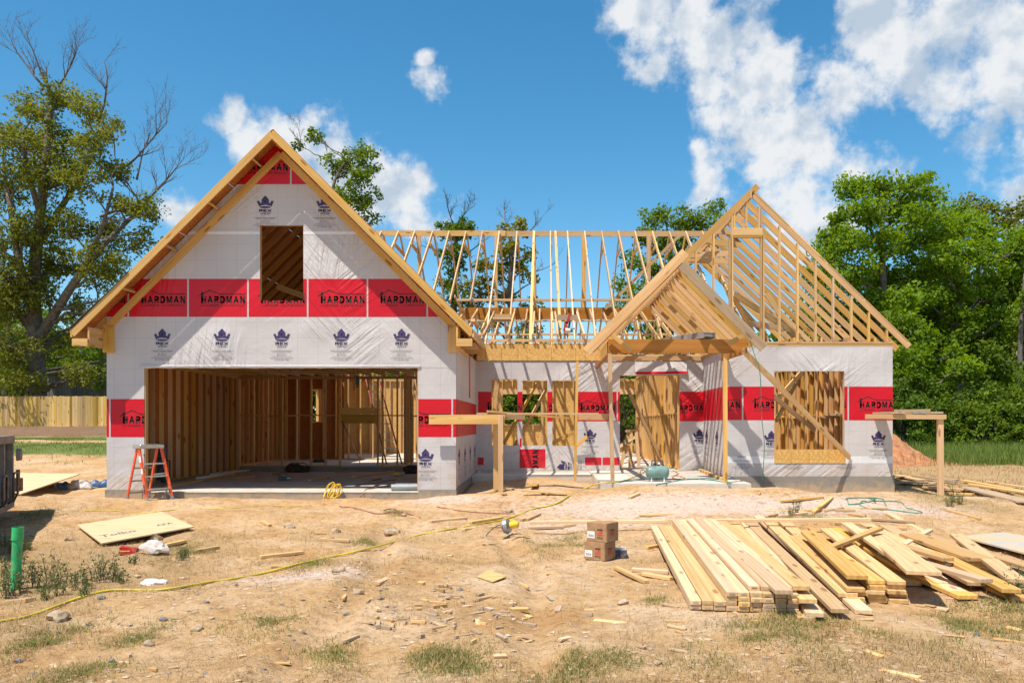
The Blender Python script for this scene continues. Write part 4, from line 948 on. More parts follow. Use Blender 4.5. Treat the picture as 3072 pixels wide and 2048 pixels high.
for i in range(6):
    y = YP+.06+i*.34; hb('band_board', (QX0-.008, y+.16, QZ0), (QX0-.008, y+.16, QZ1+.14), .325, .013, FX, M['osb'])
hb('porch_plate', (QX0, YP, QZ1+.02), (QX0+.25, YP, QZ1+.02), .09, .038, UP); hb('porch_plate', (QX0+.02, YP+.1, QZ1+.02), (QX0+.02, YM, QZ1+.02), .089, .038, UP); hb('porch_plate', (QX1-.05, YP, QZ1+.02), (QX1-.05, YM, QZ1+.02), .089, .038, UP)
hb('scab', PP(1818, 988, YP-.17), PP(1894, 1053, YP-.17), .038, .089, UP, M['pine']); hb('scab', PP(2246, 996, YP-.17), PP(2184, 1032, YP-.17), .038, .089, UP, M['pine_pale'])
hb('porch_post', PP(1829, 1060, YP), Vector((PX(1838, YP), YP, FL-.004)), .089, .075, FX, M['pine']); hb('porch_post', PP(2175, 1060, YP), Vector((PX(2176, YP), YP, FL-.006)), .089, .075, FX, M['pine'])
hb('prop', PP(1732, 1081, YO+.02), Vector((PX(1725, YO), YO+.02, gz(PX(1725, YO), YO+.02)-.03)), .038, .06, FX, M['pine_gold'])
hb('shore_brace', PP(2228, 1050, YP-.06), PP(2549, 1372, YB-.05), .038, .115, UP, M['pine_gold'])
# ------------------------------------------------------------------ things on the site
def obj(name, bm, mats, parent=None, world=None, smooth=False):
    return link(name, bm_mesh(name, bm, smooth), parent=parent, world=world, mats=mats if isinstance(mats, list) else [mats])
def hose(name, pts, r, mat, label, cat, n=6, sides=7, dz=None, group=None, closed=False):
    P = smooth_path(pts, n); o = link(name, tubes_mesh(name, [(P, float(r))], sides), mat); return tag(o, label, cat, group)
def gpath(pxs, lift): return [G(x, y, lift) for x, y in pxs]

# ---- stepladder
def stepladder():
    c0 = Vector((PX(441, 15.05), 15.05, 0)); c0.z = gz(c0.x, c0.y); f = Vector((.82, -.57, 0)); w = Vector((.57, .82, 0)); z = c0.z
    t = empty('stepladder', (c0.x-.3, c0.y+.2, z), 'orange fibreglass stepladder standing open before the garage slab', 'ladder')
    Hh = PZ(1341, c0.y+.2)-z; FLc = Vector((c0.x, c0.y, z-.01))
    ft = lambda s, h: FLc + w*(.50*s*(1-.12*h)+.03*h) - f*(.34*h) + UP*(Hh*h)
    rt = lambda s, h: FLc - f*(.72-.28*h) + w*(.42*s*(1-.05*h)+.05*h) + UP*(Hh*h)
    for s in (0, 1):
        b = bmesh.new(); addbar(b, ft(s, .03), ft(s, 1), .028, .075, f); obj('front_rail', b, M['orange'], t)
        b = bmesh.new(); addbar(b, rt(s, .03), rt(s, 1), .024, .055, f); obj('rear_rail', b, M['orange'], t)
        for q in (ft, rt):
            b = bmesh.new(); addbar(b, q(s, 0), q(s, .055), .034, .085, f); obj('rubber_foot', b, M['alu_dull'], t)
        b = bmesh.new(); addbar(b, ft(s, .50), rt(s, .46), .006, .022); obj('spreader', b, M['alu'], t)
    for h in (.21, .45, .69):
        b = bmesh.new(); addbar(b, ft(0, h), ft(1, h), .075, .028); obj('step', b, M['alu'], t)
    for h in (.12, .35, .6):
        b = bmesh.new(); addbar(b, rt(0, h), rt(1, h), .02, .03); obj('rear_brace', b, M['alu_dull'], t)
    b = bmesh.new(); addbar(b, ft(0, .21), ft(0, .04)+w*.12, .006, .03); obj('knee_brace', b, M['alu_dull'], t); b = bmesh.new(); addbar(b, ft(1, .21)-w*.12, ft(1, .04), .006, .03); obj('knee_brace', b, M['alu_dull'], t)
    b = bmesh.new(); m_ = (ft(0, 1)+rt(1, 1))/2; addbox(b, m_+UP*.02, (.30, .48, .075), Matrix((f, w, UP)).transposed()); bmesh.ops.bevel(b, geom=b.edges[:], offset=.012, segments=1, affect='EDGES')
    obj('top_cap', b, M['alu'], t)
    for h, hh in ((.72, .12), (.50, .10)):
        b = bmesh.new(); addbar(b, ft(0, h)-w*.0155, ft(0, h+hh)-w*.0155, .002, .06, f); obj('warning_sticker', b, M['paper'], t)
    b = bmesh.new(); addbar(b, ft(0, .12)-w*.0155, ft(0, .30)-w*.0155, .002, .04, f); obj('brand_plate', b, M['black'], t)
stepladder()
# ---- compressor
def compressor():
    z = FL-.004; Y = (CZ-z)*F/(1443-CY); c = Vector((PX(1972, Y), Y, z))
    t = empty('air_compressor', c, 'teal air compressor tank with handle on the porch slab', 'compressor')
    b = bmesh.new(); L_, r = .26, .135; prof = [(-.33, .02), (-.325, .06), (-.305, .10), (-.27, .128), (-.225, r), (.225, r), (.27, .128), (.305, .10), (.325, .06), (.33, .02)]
    rows = []
    for (u, rr) in prof: rows.append([b.verts.new((c.x+u*.72, c.y+rr*math.cos(a), c.z+.185+rr*math.sin(a))) for a in np.linspace(0, 2*math.pi, 28, endpoint=False)])
    for p, q in zip(rows, rows[1:]):
        for k in range(28): b.faces.new((p[k], p[(k+1) % 28], q[(k+1) % 28], q[k]))
    b.faces.new(rows[0][::-1]); b.faces.new(rows[-1]); bmesh.ops.recalc_face_normals(b, faces=b.faces[:]); obj('tank', b, M['teal'], t, smooth=True)
    for x in (-.13, .13):
        for y in (-.08, .08):
            b = bmesh.new(); addcyl(b, (c.x+x, c.y+y, c.z), (c.x+x, c.y+y, c.z+.10), .018, .012, 8); obj('foot', b, M['white'], t)
    b = bmesh.new()
    for x in (-.13, .13): addbar(b, (c.x+x, c.y, c.z+.30), (c.x+x*.8, c.y, c.z+.42), .012, .025)
    addbar(b, (c.x-.12, c.y, c.z+.425), (c.x+.12, c.y, c.z+.425), .022, .022); obj('handle', b, M['teal_dark'], t)
    b = bmesh.new(); addcyl(b, (c.x-.05, c.y, c.z+.315), (c.x-.05, c.y, c.z+.375), .03, .03, 10); addcyl(b, (c.x+.03, c.y, c.z+.315), (c.x+.03, c.y, c.z+.36), .022, .022, 10); addbox(b, (c.x, c.y+.02, c.z+.34), (.12, .05, .03)); obj('regulator', b, M['black'], t)
    b = bmesh.new(); addcyl(b, (c.x+.03, c.y-.03, c.z+.37), (c.x+.03, c.y-.045, c.z+.37), .025, .025, 12); obj('pressure_gauge', b, M['paper'], t)
    hose('compressor_lead', [c+Vector((-.24, 0, .2)), c+Vector((-.33, -.03, .24)), c+Vector((-.36, -.05, .12)), c+Vector((-.30, -.1, .03)), c+Vector((-.2, -.12, .02))], .007, M['black'], 'short black lead looping from the left end of the teal compressor', 'cord')
    return c
CC = compressor()
zs = FL+.006
def slabpts(l, z=zs): return [PT(x, y, z) for x, y in l]
hose('air_hose', slabpts([(2020, 1412), (2035, 1420), (2016, 1430), (2030, 1436), (2060, 1438), (2046, 1430), (2024, 1425)]), .011, plain('orange_hose', (.62, .22, .05), .45), 'orange air hose tangled at the right end of the teal compressor', 'hose')
hose('air_hose', slabpts([(2195, 1450), (2140, 1440), (2080, 1437), (2040, 1440), (1985, 1450), (1972, 1452)])+[Vector((PX(1970, 15.9), 15.9, .1)), Vector((PX(1969, 15.85), 15.87, .02))], .012, M['hose_green'], 'green air hose hanging over the porch slab edge below the compressor', 'hose')
hose('air_hose', slabpts([(1856, 1445), (1880, 1440), (1930, 1436), (2010, 1436), (2090, 1436), (2150, 1433), (2190, 1447)], zs+.01), .010, M['hose_green'], 'green air hose lying along the porch slab behind the compressor feet', 'hose')
hose('air_hose', slabpts([(2010, 1404), (2060, 1404), (2120, 1405), (2170, 1407), (2230, 1420)], zs+.02), .011, M['hose_green'], 'dark green hose lying by the foot of the bay side wall', 'hose')
hose('air_hose', slabpts([(1868, 1390), (1900, 1384), (1940, 1382), (1980, 1385), (1960, 1390), (1920, 1388), (1880, 1380)]), .012, M['cord_red'], 'dark red air hose tangled on the floor inside the door opening', 'hose')
hose('air_hose', slabpts([(1985, 1378), (2030, 1386), (2050, 1390), (2030, 1394)]), .010, plain('pink_hose', (.6, .12, .08), .5), 'coral hose end on the floor beside the foyer stud wall', 'hose')
# ---- yellow hose across the yard
yh = gpath([(-60, 1875), (0, 1863), (90, 1845), (200, 1805), (250, 1788), (330, 1770), (420, 1769), (480, 1768), (560, 1757), (640, 1743), (700, 1735), (790, 1718), (900, 1689), (1000, 1668), (1090, 1648), (1180, 1625), (1260, 1603), (1330, 1590), (1370, 1583)], .012)
hose('yellow_hose', yh, .0125, M['hose_yellow'], 'long yellow hose snaking across the bare dirt yard', 'hose', n=8)
hose('yellow_hose', gpath([(1390, 1580), (1440, 1570), (1500, 1560), (1550, 1545), (1600, 1525), (1660, 1500), (1710, 1485), (1750, 1466)], .012)+slabpts([(1800, 1449), (1860, 1444), (1915, 1425), (1940, 1412)]), .013, M['hose_yellow'], 'yellow hose running up from the lumber offcuts to the compressor', 'hose')
hose('power_lead', gpath([(250, 1530), (340, 1528), (400, 1535), (460, 1535), (510, 1530), (600, 1526), (700, 1523), (800, 1515), (900, 1518), (985, 1507)], .008), .007, M['hose_yellow'], 'thin yellow lead lying along the dirt before the garage slab', 'cord')
cp = []; bx_ = PX(985, 15.8)
for i in range(66):
    a = i*.6; lp = int(a/(2*math.pi)); c_ = math.cos(a); s_ = math.sin(a); w_ = .085+.02*math.sin(lp*2.3); h_ = .20+.03*math.sin(lp*1.7); u = w_*c_; v = h_*s_; tl = .35+.08*lp
    x_ = bx_+.03*lp+u*math.cos(tl)-v*math.sin(tl)*-.55; z_ = -.02+v*.95-.02*lp*.3; cp.append(Vector((x_, YG-.075-.012*lp-.02*s_-(.05 if z_ < 0 else -.03), max(z_, -.15+.01*lp))))
cp += gpath([(1010, 1490), (1040, 1500), (1070, 1502), (1060, 1497), (1020, 1498), (1000, 1505)], .01)
hose('power_lead', cp, .009, M['yellow'], 'bright yellow power lead coil draped over the garage slab edge', 'cord', n=3)
hose('power_lead', [PT(980, 1458, .01), PT(900, 1459, .01), PT(850, 1455, .01), PT(790, 1448, .01), PT(760, 1440, .01)], .006, M['yellow'], 'thin yellow cord lying on the garage slab near the drill', 'cord')
hose('power_lead', [PT(1188, 1437, .01), PT(1140, 1445, .01), PT(1080, 1452, .01), PT(1000, 1457, .01)], .008, M['cord_red'], 'dark red cord running over the garage slab from the tool bag', 'cord')
hose('power_lead', [PT(1172, 1453, .01), PT(1120, 1464, .012), PT(1098, 1467, .012), Vector((PX(1092, YG), YG-.06, -.03)), Vector((PX(1080, YG), YG-.09, -.13))]+gpath([(1065, 1503), (1050, 1506)], .01), .008, M['cord_red'], 'dark red cord dropping over the garage slab edge into the dirt', 'cord')
hose('power_lead', gpath([(1000, 1506), (1020, 1518), (1060, 1522), (1100, 1533), (1130, 1540), (1160, 1538), (1190, 1530), (1175, 1525), (1150, 1530), (1170, 1536), (1210, 1537), (1262, 1552)], .008), .008, M['cord_red'], 'dark red power lead tangled on the dirt below the slab', 'cord')
hose('power_lead', gpath([(1310, 1519), (1360, 1528), (1420, 1535), (1480, 1538), (1545, 1540)], .008), .007, M['cord_red'], 'dark red cord end trailing past the garage corner on the gravel', 'cord')
gc = []
for i in range(20):
    a = i*.62; gc.append((2560+i*5+52*math.cos(a)+12*math.sin(i*1.7), 1494+9*math.sin(a)+i*.9))
hose('air_hose', gpath([(2330, 1478), (2420, 1474), (2500, 1475)]+gc+[(2720, 1520), (2765, 1534), (2750, 1538), (2690, 1530), (2640, 1512)], .012), .009, M['hose_green'], 'loosely coiled green air hose on the gravel before the bay', 'hose', n=3)
hose('air_hose', [PP(2244, 1000, YP-.06), PP(2262, 1060, YP-.02), PP(2280, 1120, YP-.03), PP(2285, 1250, 16.2), PP(2293, 1330, 16.3), PP(2290, 1400, 16.4), PT(2287, 1442, FL-.0)], .008, M['hose_green'], 'green air hose hanging from the porch beam corner to the ground', 'hose')
# ---- cartons
def carton(name, c, s, rot, label, cat, group=None):
    t = empty(name, c, label, cat, group, rot); Mx = Matrix.Translation(c) @ Matrix.Rotation(rot, 4, 'Z'); w, d, h = s
    b = bmesh.new(); addbox(b, (0, 0, h/2), s); bmesh.ops.bevel(b, geom=b.edges[:], offset=.006, segments=2, affect='EDGES'); obj('carton_body', b, M['card'], t, Mx)
    for y, x, ww in ((-d/2-.001, w*.16, w*.26),):
        for k, (mat, z0, hh) in enumerate((('card_ink', .60, .10), ('card_red', .47, .11), ('card_red', .34, .10), ('card_ink', .23, .05), ('card_ink', .16, .04))):
            b = bmesh.new(); addbox(b, (x, y, h*z0+h*hh/2), (ww, .002, h*hh*.85)); obj('printed_stripe', b, M[mat], t, Mx)
    for k, (mat, z0, hh) in enumerate((('card_ink', .58, .10), ('card_red', .46, .11), ('card_red', .34, .10))):
        b = bmesh.new(); addbox(b, (w/2+.001, -d*.05, h*z0+h*hh/2), (.002, d*.30, h*hh*.85)); obj('printed_stripe', b, M[mat], t, Mx)
    b = bmesh.new(); addbox(b, (-w*.28, -d/2-.001, h*.36), (w*.36, .002, h*.36)); lb = obj('shipping_label', b, M['paper'], t, Mx)
    b = bmesh.new()
    for i in range(9): addbox(b, (-w*.28+(i-4)*w*.030, -d/2-.0028, h*.31), (w*.008+(i % 3)*w*.005, .0014, h*.13))
    o = obj('barcode', b, M['ink_grey'], lb, Mx); o['kind'] = 'stuff'
    b = bmesh.new(); addbox(b, (0, 0, h+.0012), (w*.98, .05, .0016)); obj('packing_tape', b, plain('tape_brown', (.45, .28, .15), .3), t, Mx)
    return t
cb = G(1803, 1683); rc = R(-38)
cb.z -= .004
sx = .30; hh_ = .225
carton('carton', cb+Vector((0, .21, 0)), (sx, .27, hh_), R(-34), 'lower brown cardboard nail carton with red stripes standing on dirt', 'carton', 'nail cartons stacked on the dirt')
carton('carton', cb+Vector((.035, .22, hh_+.001)), (sx, .27, hh_+.01), R(-37), 'upper brown cardboard nail carton stacked on the other carton', 'carton', 'nail cartons stacked on the dirt')
c = G(1855, 1675)
t = empty('screw_box', c+Vector((.03, .1, 0)), 'small dark blue box of fasteners beside the nail cartons', 'box'); b = bmesh.new(); addbox(b, c+Vector((.03, .1, .055)), (.16, .20, .11)); bmesh.ops.bevel(b, geom=b.edges[:], offset=.004, segments=1, affect='EDGES'); obj('box_body', b, plain('navy_card', (.03, .045, .10), .5, var=.3), t)
b = bmesh.new(); addbox(b, c+Vector((.03, .1, .112)), (.15, .19, .003)); obj('box_lid', b, plain('pale_card', (.45, .5, .55), .5), t)
# ---- circular saw
def saw():
    c = G(1533, 1611); t = empty('circular_saw', c+Vector((0, .1, 0)), 'circular saw with yellow motor and red blade guard on the ground', 'saw')
    o = c+Vector((-.03, .12, 0)); ax = Vector((.86, -.3, .25)).normalized()
    b = bmesh.new(); addcyl(b, o+Vector((-.035, 0, .15))-ax*.02, o+Vector((-.035, 0, .15))+ax*.03, .115, .105, 22); obj('upper_guard', b, plain('guard_grey', (.33, .35, .37), .35, metal=.5), t, smooth=False)
    b = bmesh.new(); addcyl(b, o+Vector((-.055, -.01, .135))-ax*.035, o+Vector((-.055, -.01, .135))-ax*.022, .075, .07, 18); obj('lower_guard', b, M['redplastic'], t)
    b = bmesh.new(); addcyl(b, o+Vector((-.04, 0, .14))-ax*.032, o+Vector((-.04, 0, .14))-ax*.029, .098, .098, 28); obj('blade', b, M['alu'], t)
    b = bmesh.new(); addcyl(b, o+Vector((0, 0, .155))+ax*.02, o+Vector((.0, 0, .155))+ax*.13, .052, .046, 14); addcyl(b, o+Vector((0, 0, .155))+ax*.13, o+Vector((0, 0, .155))+ax*.15, .04, .03, 14); obj('motor', b, M['yellow'], t, smooth=False)
    b = bmesh.new(); addbar(b, o+Vector((.02, .02, .235)), o+Vector((.11, -.02, .20)), .035, .035); addbar(b, o+Vector((.11, -.02, .20)), o+Vector((.13, -.02, .13)), .03, .03); obj('handle', b, M['yellow'], t)
    b = bmesh.new(); addbar(b, o+Vector((-.12, -.02, .06)), o+Vector((.11, -.12, .012)), .16, .004, (0, .3, 1)); obj('base_plate', b, M['alu'], t)
    hose('saw_cord', [o+Vector((-.08, .05, .16)), o+Vector((-.20, .05, .14)), o+Vector((-.30, .0, .06)), o+Vector((-.34, -.08, .015))], .006, M['black'], 'black rubber cord curling out of the circular saw', 'cord')
saw()
# ---- plywood sheet lying in the yard
def sheet(name, corners, th, mat, label, cat, back=None):
    b = bmesh.new(); C4 = [Vector(p) for p in corners]; n = (C4[1]-C4[0]).cross(C4[3]-C4[0]).normalized()
    if n.z < 0: n = -n
    top = [b.verts.new(p+n*th) for p in C4]; bot = [b.verts.new(p) for p in C4]; b.faces.new(top); b.faces.new(bot[::-1])
    for i in range(4): b.faces.new((top[i], bot[i], bot[(i+1) % 4], top[(i+1) % 4]))
    bmesh.ops.recalc_face_normals(b, faces=b.faces[:]); o = obj(name, b, mat); return tag(o, label, cat), n
A, B_, C_, D_ = G(305, 1640), G(583, 1592), G(484, 1544), G(215, 1592)
A.z += .035; B_.z += .05; C_.z += .04; D_.z += .09
D_ = A+(C_-B_)
ps, pn = sheet('plywood_sheet', (A, B_, C_, D_), .018, M['ply'], 'pale plywood sheet with black stamps lying on the dirt mound', 'plywood')
def stamp(par, txt, o, e1, e2, n, wd, ht, u, v):
    P, Fc = text_bm(txt, wd, ht, .02); b = bmesh.new(); vs = [b.verts.new(o+e1*(u+x)+e2*(v+y)+n) for x, y in P]
    for f in Fc:
        try: b.faces.new([vs[i] for i in f])
        except ValueError: pass
    obj('black_stamp', b, M['ink_grey'], par)
e1 = (B_-A).normalized(); e2 = (D_-A).normalized()
stamp(ps, 'Tolko', A, e1, e2, pn*.0195, .50, .20, .08, .42); stamp(ps, 'APA', A, e1, e2, pn*.0195, .26, .16, (B_-A).length-.42, .55)
# litter by the sheet
c = G(378, 1664)
t = empty('drink_carton', c, 'crushed red drink carton lying below the plywood sheet', 'carton'); b = bmesh.new(); addbox(b, c+Vector((0, .06, .045)), (.20, .13, .085), Matrix.Rotation(.3, 3, 'Z') @ Matrix.Rotation(.15, 3, 'Y')); bmesh.ops.subdivide_edges(b, edges=b.edges[:], cuts=2)
for v in b.verts: v.co += Vector((random.uniform(-.008, .008), random.uniform(-.008, .008), random.uniform(-.008, .008)))
obj('carton_body', b, M['redplastic'], t)
b = bmesh.new(); addbox(b, c+Vector((-.01, -.012, .05)), (.12, .006, .012), Matrix.Rotation(.3, 3, 'Z')); obj('yellow_stripe', b, M['yellow'], t)
def crumple(name, c, s, mat, label, cat, seed):
    b = bmesh.new(); bmesh.ops.create_icosphere(b, subdivisions=3, radius=1); r = random.Random(seed)
    for v in b.verts:
        k = .75+.5*float(vnoise(v.co.x*2.3+seed, v.co.y*2.3+v.co.z*1.7)); v.co = Vector((v.co.x*s[0]*k, v.co.y*s[1]*k, max(-.2, v.co.z)*s[2]*k))+Vector((r.uniform(-.06, .06)*s[0], r.uniform(-.06, .06)*s[1], r.uniform(-.08, .08)*s[2]))+c+Vector((0, 0, s[2]*.2))
    return tag(obj(name, b, mat), label, cat)
film = plain('clear_film', (.62, .55, .50), .25, var=.2)
crumple('plastic_bag', G(463, 1655), (.20, .13, .12), film, 'crumpled clear plastic bag beside the crushed red carton', 'bag', 5)
crumple('plastic_scrap', G(462, 1752), (.13, .06, .05), M['tape'], 'white plastic scrap lying by the yellow hose', 'litter', 6)
crumple('paper_scrap', G(425, 1650), (.045, .04, .04), M['paper'], 'small white paper scrap between red carton and plastic bag', 'litter', 7)
sheet('board_scrap', (G(1430, 1733)+UP*.01, G(1478, 1749)+UP*.01, G(1520, 1735)+UP*.02, G(1466, 1724)+UP*.05), .008, M['pine_pale'], 'flat pale board scrap curled up on the dirt', 'scrap')
# ---- green cleanout pipe
c = G(45, 1768); Hp = (1768-1580)/F*c.y
t = empty('cleanout_pipe', c, 'bright green plastic cleanout pipe standing upright among weeds', 'pipe'); top = c+Vector((.03, 0, Hp))
b = bmesh.new(); addcyl(b, c-UP*.1, c.lerp(top, .86), .047, .047, 24, caps=False); obj('pipe', b, M['pvc_green'], t, smooth=True)
b = bmesh.new(); addcyl(b, c.lerp(top, .80), top, .0535, .0535, 24, caps=False); addcyl(b, c.lerp(top, .80), top, .048, .048, 24, caps=False); obj('coupling', b, M['pvc_green'], t, smooth=True)
b = bmesh.new(); addcyl(b, c.lerp(top, .795), c.lerp(top, .815), .056, .056, 24); obj('coupling_lip', b, M['pvc_green'], t)
# ---- dumpster
def dumpster():
    far = Vector((-9.0, 13.4, 0)); near = Vector((-6.97, 9.15, 0)); d = (near-far).normalized(); n = Vector((d.y, -d.x, 0)); n = -n if n.x < 0 else n
    zb, zt = .02, 1.09; Ln = (near-far).length; gz0 = gz(far.x, far.y)
    t = empty('dumpster', far.lerp(near, .5)-n*1.1+UP*gz0, 'weathered grey steel dumpster with ribbed dark sides', 'dumpster')
    P = lambda s, o, z: far+d*s+n*o+UP*z
    b = bmesh.new()
    for o in (-.04, -2.26): addbar(b, P(0, o, (zb+zt)/2), P(Ln, o, (zb+zt)/2), .02, zt-zb-.1)
    for s in (.02, Ln-.02): addbar(b, P(s, -.04, (zb+zt)/2), P(s, -2.26, (zb+zt)/2), .02, zt-zb-.1)
    addbar(b, P(0, -1.15, zb+.05), P(Ln, -1.15, zb+.05), 2.2, .03); obj('side_panels', b, M['bin_dark'], t)
    s = .07
    while s < Ln:
        b = bmesh.new(); addbar(b, P(s, .02, zb), P(s, .02, zt-.05), .10, .09, n); obj('rib', b, M['bin'], t); s += .78
    for o in (.0, -2.3):
        b = bmesh.new(); addbar(b, P(-.05, o, zt), P(Ln+.05, o, zt), .14, .12); obj('top_rail', b, M['bin'], t)
        b = bmesh.new(); addbar(b, P(-.05, o, zb), P(Ln+.05, o, zb), .13, .13); obj('bottom_rail', b, M['bin'], t)
        b = bmesh.new(); addbar(b, P(0, o-.25 if o == 0 else o+.25, zb-.16), P(Ln, o-.25 if o == 0 else o+.25, zb-.16), .09, .2); obj('skid', b, M['dark_metal'], t)
    b = bmesh.new(); addbar(b, P(-.05, 0, zt-.001), P(-.05, -2.3, zt-.001), .13, .12); obj('top_rail', b, M['bin'], t)
    b = bmesh.new(); addcyl(b, P(-.10, .09, zt-.26), P(-.10, .16, zt-.26), .11, .10, 16); obj('door_hinge', b, M['bin'], t)
    b = bmesh.new(); addbox(b, P(-.10, .05, zb+.30), (.18, .2, .22)); addcyl(b, P(-.16, .1, zb+.18), P(-.16, .1, zb+.55), .03, .03, 8); addcyl(b, P(-.05, .12, zb+.22), P(-.22, .12, zb+.22), .035, .035, 8); obj('door_latch', b, plain('rusty_steel', (.20, .105, .06), .8, var=.4, scale=20), t)
    for s in (.55, 1.5):
        q = [P(s-.25, .10, zb+.05), P(s-.25, .16, zb+.18), P(s-.25, .16, zb+.48), P(s-.2, .16, zb+.53), P(s+.1, .16, zb+.53), P(s+.15, .16, zb+.48), P(s+.15, .16, zb+.1), P(s+.15, .08, zb+.05)]
        link('ladder_loop', tubes_mesh('ladder_loop', [(q, .018)], 8), M['dark_metal'], t)
    for s in (.25, Ln-.3):
        for o in (-.25, -2.05):
            b = bmesh.new(); p = P(s, o, 0); addcyl(b, Vector((p.x, p.y, gz0+.1))-n*.06, Vector((p.x, p.y, gz0+.1))+n*.06, .12, .12, 16); obj('roller', b, M['dark_metal'], t)
dumpster()
# ---- temporary scaffolds
def scaffold_left():
    Y = 15.62; g = gz(PX(1501, Y), Y)
    t = empty('timber_scaffold', (PX(1501, Y), Y, g), 'temporary timber scaffold bench before the three window openings', 'scaffold')
    bd = lambda nm, a, b_, w, d, h, m='pine': board(nm, a, b_, w, d, h, M[m], t)
    bd('post', PP(1502, 1243, Y), Vector((PX(1502, Y), Y, g-.05)), .038, .095, FX); bd('post', PP(1488, 1246, Y+.9), Vector((PX(1488, Y+.9), Y+.9, gz(PX(1488, Y+.9), Y+.9)-.05)), .038, .11, FX, 'pine_gold')
    bd('cross_beam', PP(1287, 1258, Y+.045), PP(1514, 1257, Y+.045), .038, .185, UP, 'pine_gold')
    z = PZ(1240, Y)
    bd('walk_board', (PX(1428, Y), Y+.16, z), (PX(1798, Y), Y+.34, z), .14, .036, UP); bd('walk_board', PP(1462, 1233, Y+.05), PP(1705, 1254, Y+.6), .09, .036, UP, 'pine_gold'); bd('walk_board', (PX(1455, Y), Y+.6, z+.005), (PX(1790, Y), Y+.75, z+.005), .14, .036, UP, 'pine_grey')
    bd('cross_beam', PP(1735, 1250, YP+.08), PP(1842, 1250, YP+.08), .038, .12, UP); bd('scab', PP(1832, 1226, YP-.06), PP(1843, 1262, YP-.06), .036, .07, FX, 'pine_grey')
    bd('cross_beam', PP(1505, 1250, Y+.75), PP(1575, 1250, Y+.9), .038, .11, UP, 'pine_grey')
scaffold_left()
def scaffold_right():
    Y = 17.0; g = gz(PX(2820, Y), Y)
    t = empty('timber_scaffold', (PX(2820, Y), Y, g), 'temporary timber scaffold post with cross bar beside the bay corner', 'scaffold')
    board('post', PP(2820, 1243, Y), Vector((PX(2822, Y), Y, g-.05)), .085, .11, FX, M['pine'], t)
    board('cross_beam', PP(2596, 1249, Y-.064), PP(2838, 1250, Y-.064), .038, .10, UP, M['pine'], t)
    z = PZ(1241, Y)
    sc2 = [(PX(2690, Y), .26), (PX(2755, Y), .28), (PX(2808, Y), .25)]
    for i, (x, w) in enumerate(sc2): board('walk_board', (x, Y-.12+.03*i, z+.025), (x+.1, Y+4.2, z+.03), w, .045, UP, M['pine_grey'] if i != 1 else M['alu_dull'], t)
    board('cross_beam', (PX(2690, Y)-.2, Y+4.0, z-.03), (PX(2808, Y)+.3, Y+4.0, z-.03), .038, .06, UP, M['pine'], t); board('post', (PX(2820, Y), Y+4.0, z-.05), (PX(2820, Y), Y+4.0, gz(PX(2820, Y), Y+4.0)-.05), .038, .09, FX, M['pine'], t)
    board('edge_board', PP(2684, 1236, Y-.02), PP(2790, 1234, Y+.05), .036, .11, UP, M['pine_grey'], t)
scaffold_right()
def walkplank():
    a = PP(1985, 1012, 16.4); b2 = PP(2128, 996, 15.95)
    a.z = b2.z = QZ1+.075; a = b2+Vector((-.62, 1.2, 0))
    t = empty('scaffold_plank', a, 'aluminium scaffold plank lying across the porch beam', 'plank'); d = (b2-a).normalized(); n = Vector((-d.y, d.x, 0))
    for s in (-.14, .14):
        b = bmesh.new(); addbar(b, a+n*s, b2+n*s, .03, .12); obj('side_rail', b, M['alu_dull'], t)
    b = bmesh.new(); addbar(b, a+UP*.045, b2+UP*.045, .26, .012); obj('deck', b, M['alu_dull'], t)
    for k in (0, .33, .66, .97):
        p = a.lerp(b2, k); b = bmesh.new(); addbar(b, p-n*.125, p+n*.125, .03, .05); obj('rung', b, M['alu'], t)
walkplank()
# ---- red nail gun hung among the rafters
c = PP(1703, 968, 20.5)
t = empty('nail_gun', c, 'red and white nail gun hanging among the porch rafters', 'tool')
b = bmesh.new(); addbar(b, PP(1712, 940, 20.5), PP(1700, 970, 20.5), .05, .07, FX); addbar(b, PP(1701, 966, 20.5), PP(1692, 993, 20.5), .05, .06, FX); obj('magazine', b, M['redplastic'], t)
b = bmesh.new(); addbar(b, PP(1710, 962, 20.5), PP(1706, 985, 20.5), .05, .05, FX); obj('grip', b, M['black'], t)
b = bmesh.new(); addcyl(b, PP(1696, 991, 20.5), PP(1711, 992, 20.5), .07, .06, 12); obj('gas_cap', b, M['white'], t)
b = bmesh.new(); addcyl(b, PP(1711, 990, 20.5), PP(1718, 990, 20.5), .055, .055, 12); obj('fuel_cell', b, plain('green_cap', (.02, .22, .10), .4), t)
ORD_G = ['first', 'third', 'fourth', 'sixth', 'fifth', 'second']
# ---- things on the garage floor
def lump(name, px, py, s, mat, label, cat, seed, handle=True):
    c = PT(px, py, .0); t = empty(name, c, label, cat); b = bmesh.new(); bmesh.ops.create_icosphere(b, subdivisions=3, radius=1)
    for v in b.verts:
        k = .8+.45*float(vnoise(v.co.x*2+seed*3, v.co.y*2+v.co.z*2)); v.co = c+Vector((v.co.x*s[0]*k, v.co.y*s[1]*k, max(0, (v.co.z+.55))*s[2]*k))
    obj('bag_body', b, mat, t)
    if handle:
        for q in (-.3, .3):
            P = [c+Vector((s[0]*(-.6+q), -s[1]*.3, s[2]*1.0)), c+Vector((s[0]*(-.2+q), -s[1]*.3, s[2]*1.7)), c+Vector((s[0]*(.4+q), -s[1]*.2, s[2]*1.65)), c+Vector((s[0]*(.7+q), -s[1]*.2, s[2]*.9))]
            link('strap', tubes_mesh('strap', [(smooth_path(P, 5), .012)], 6), M['black'], t)
dk = plain('dark_canvas', (.028, .02, .018), .85, var=.6, scale=14)
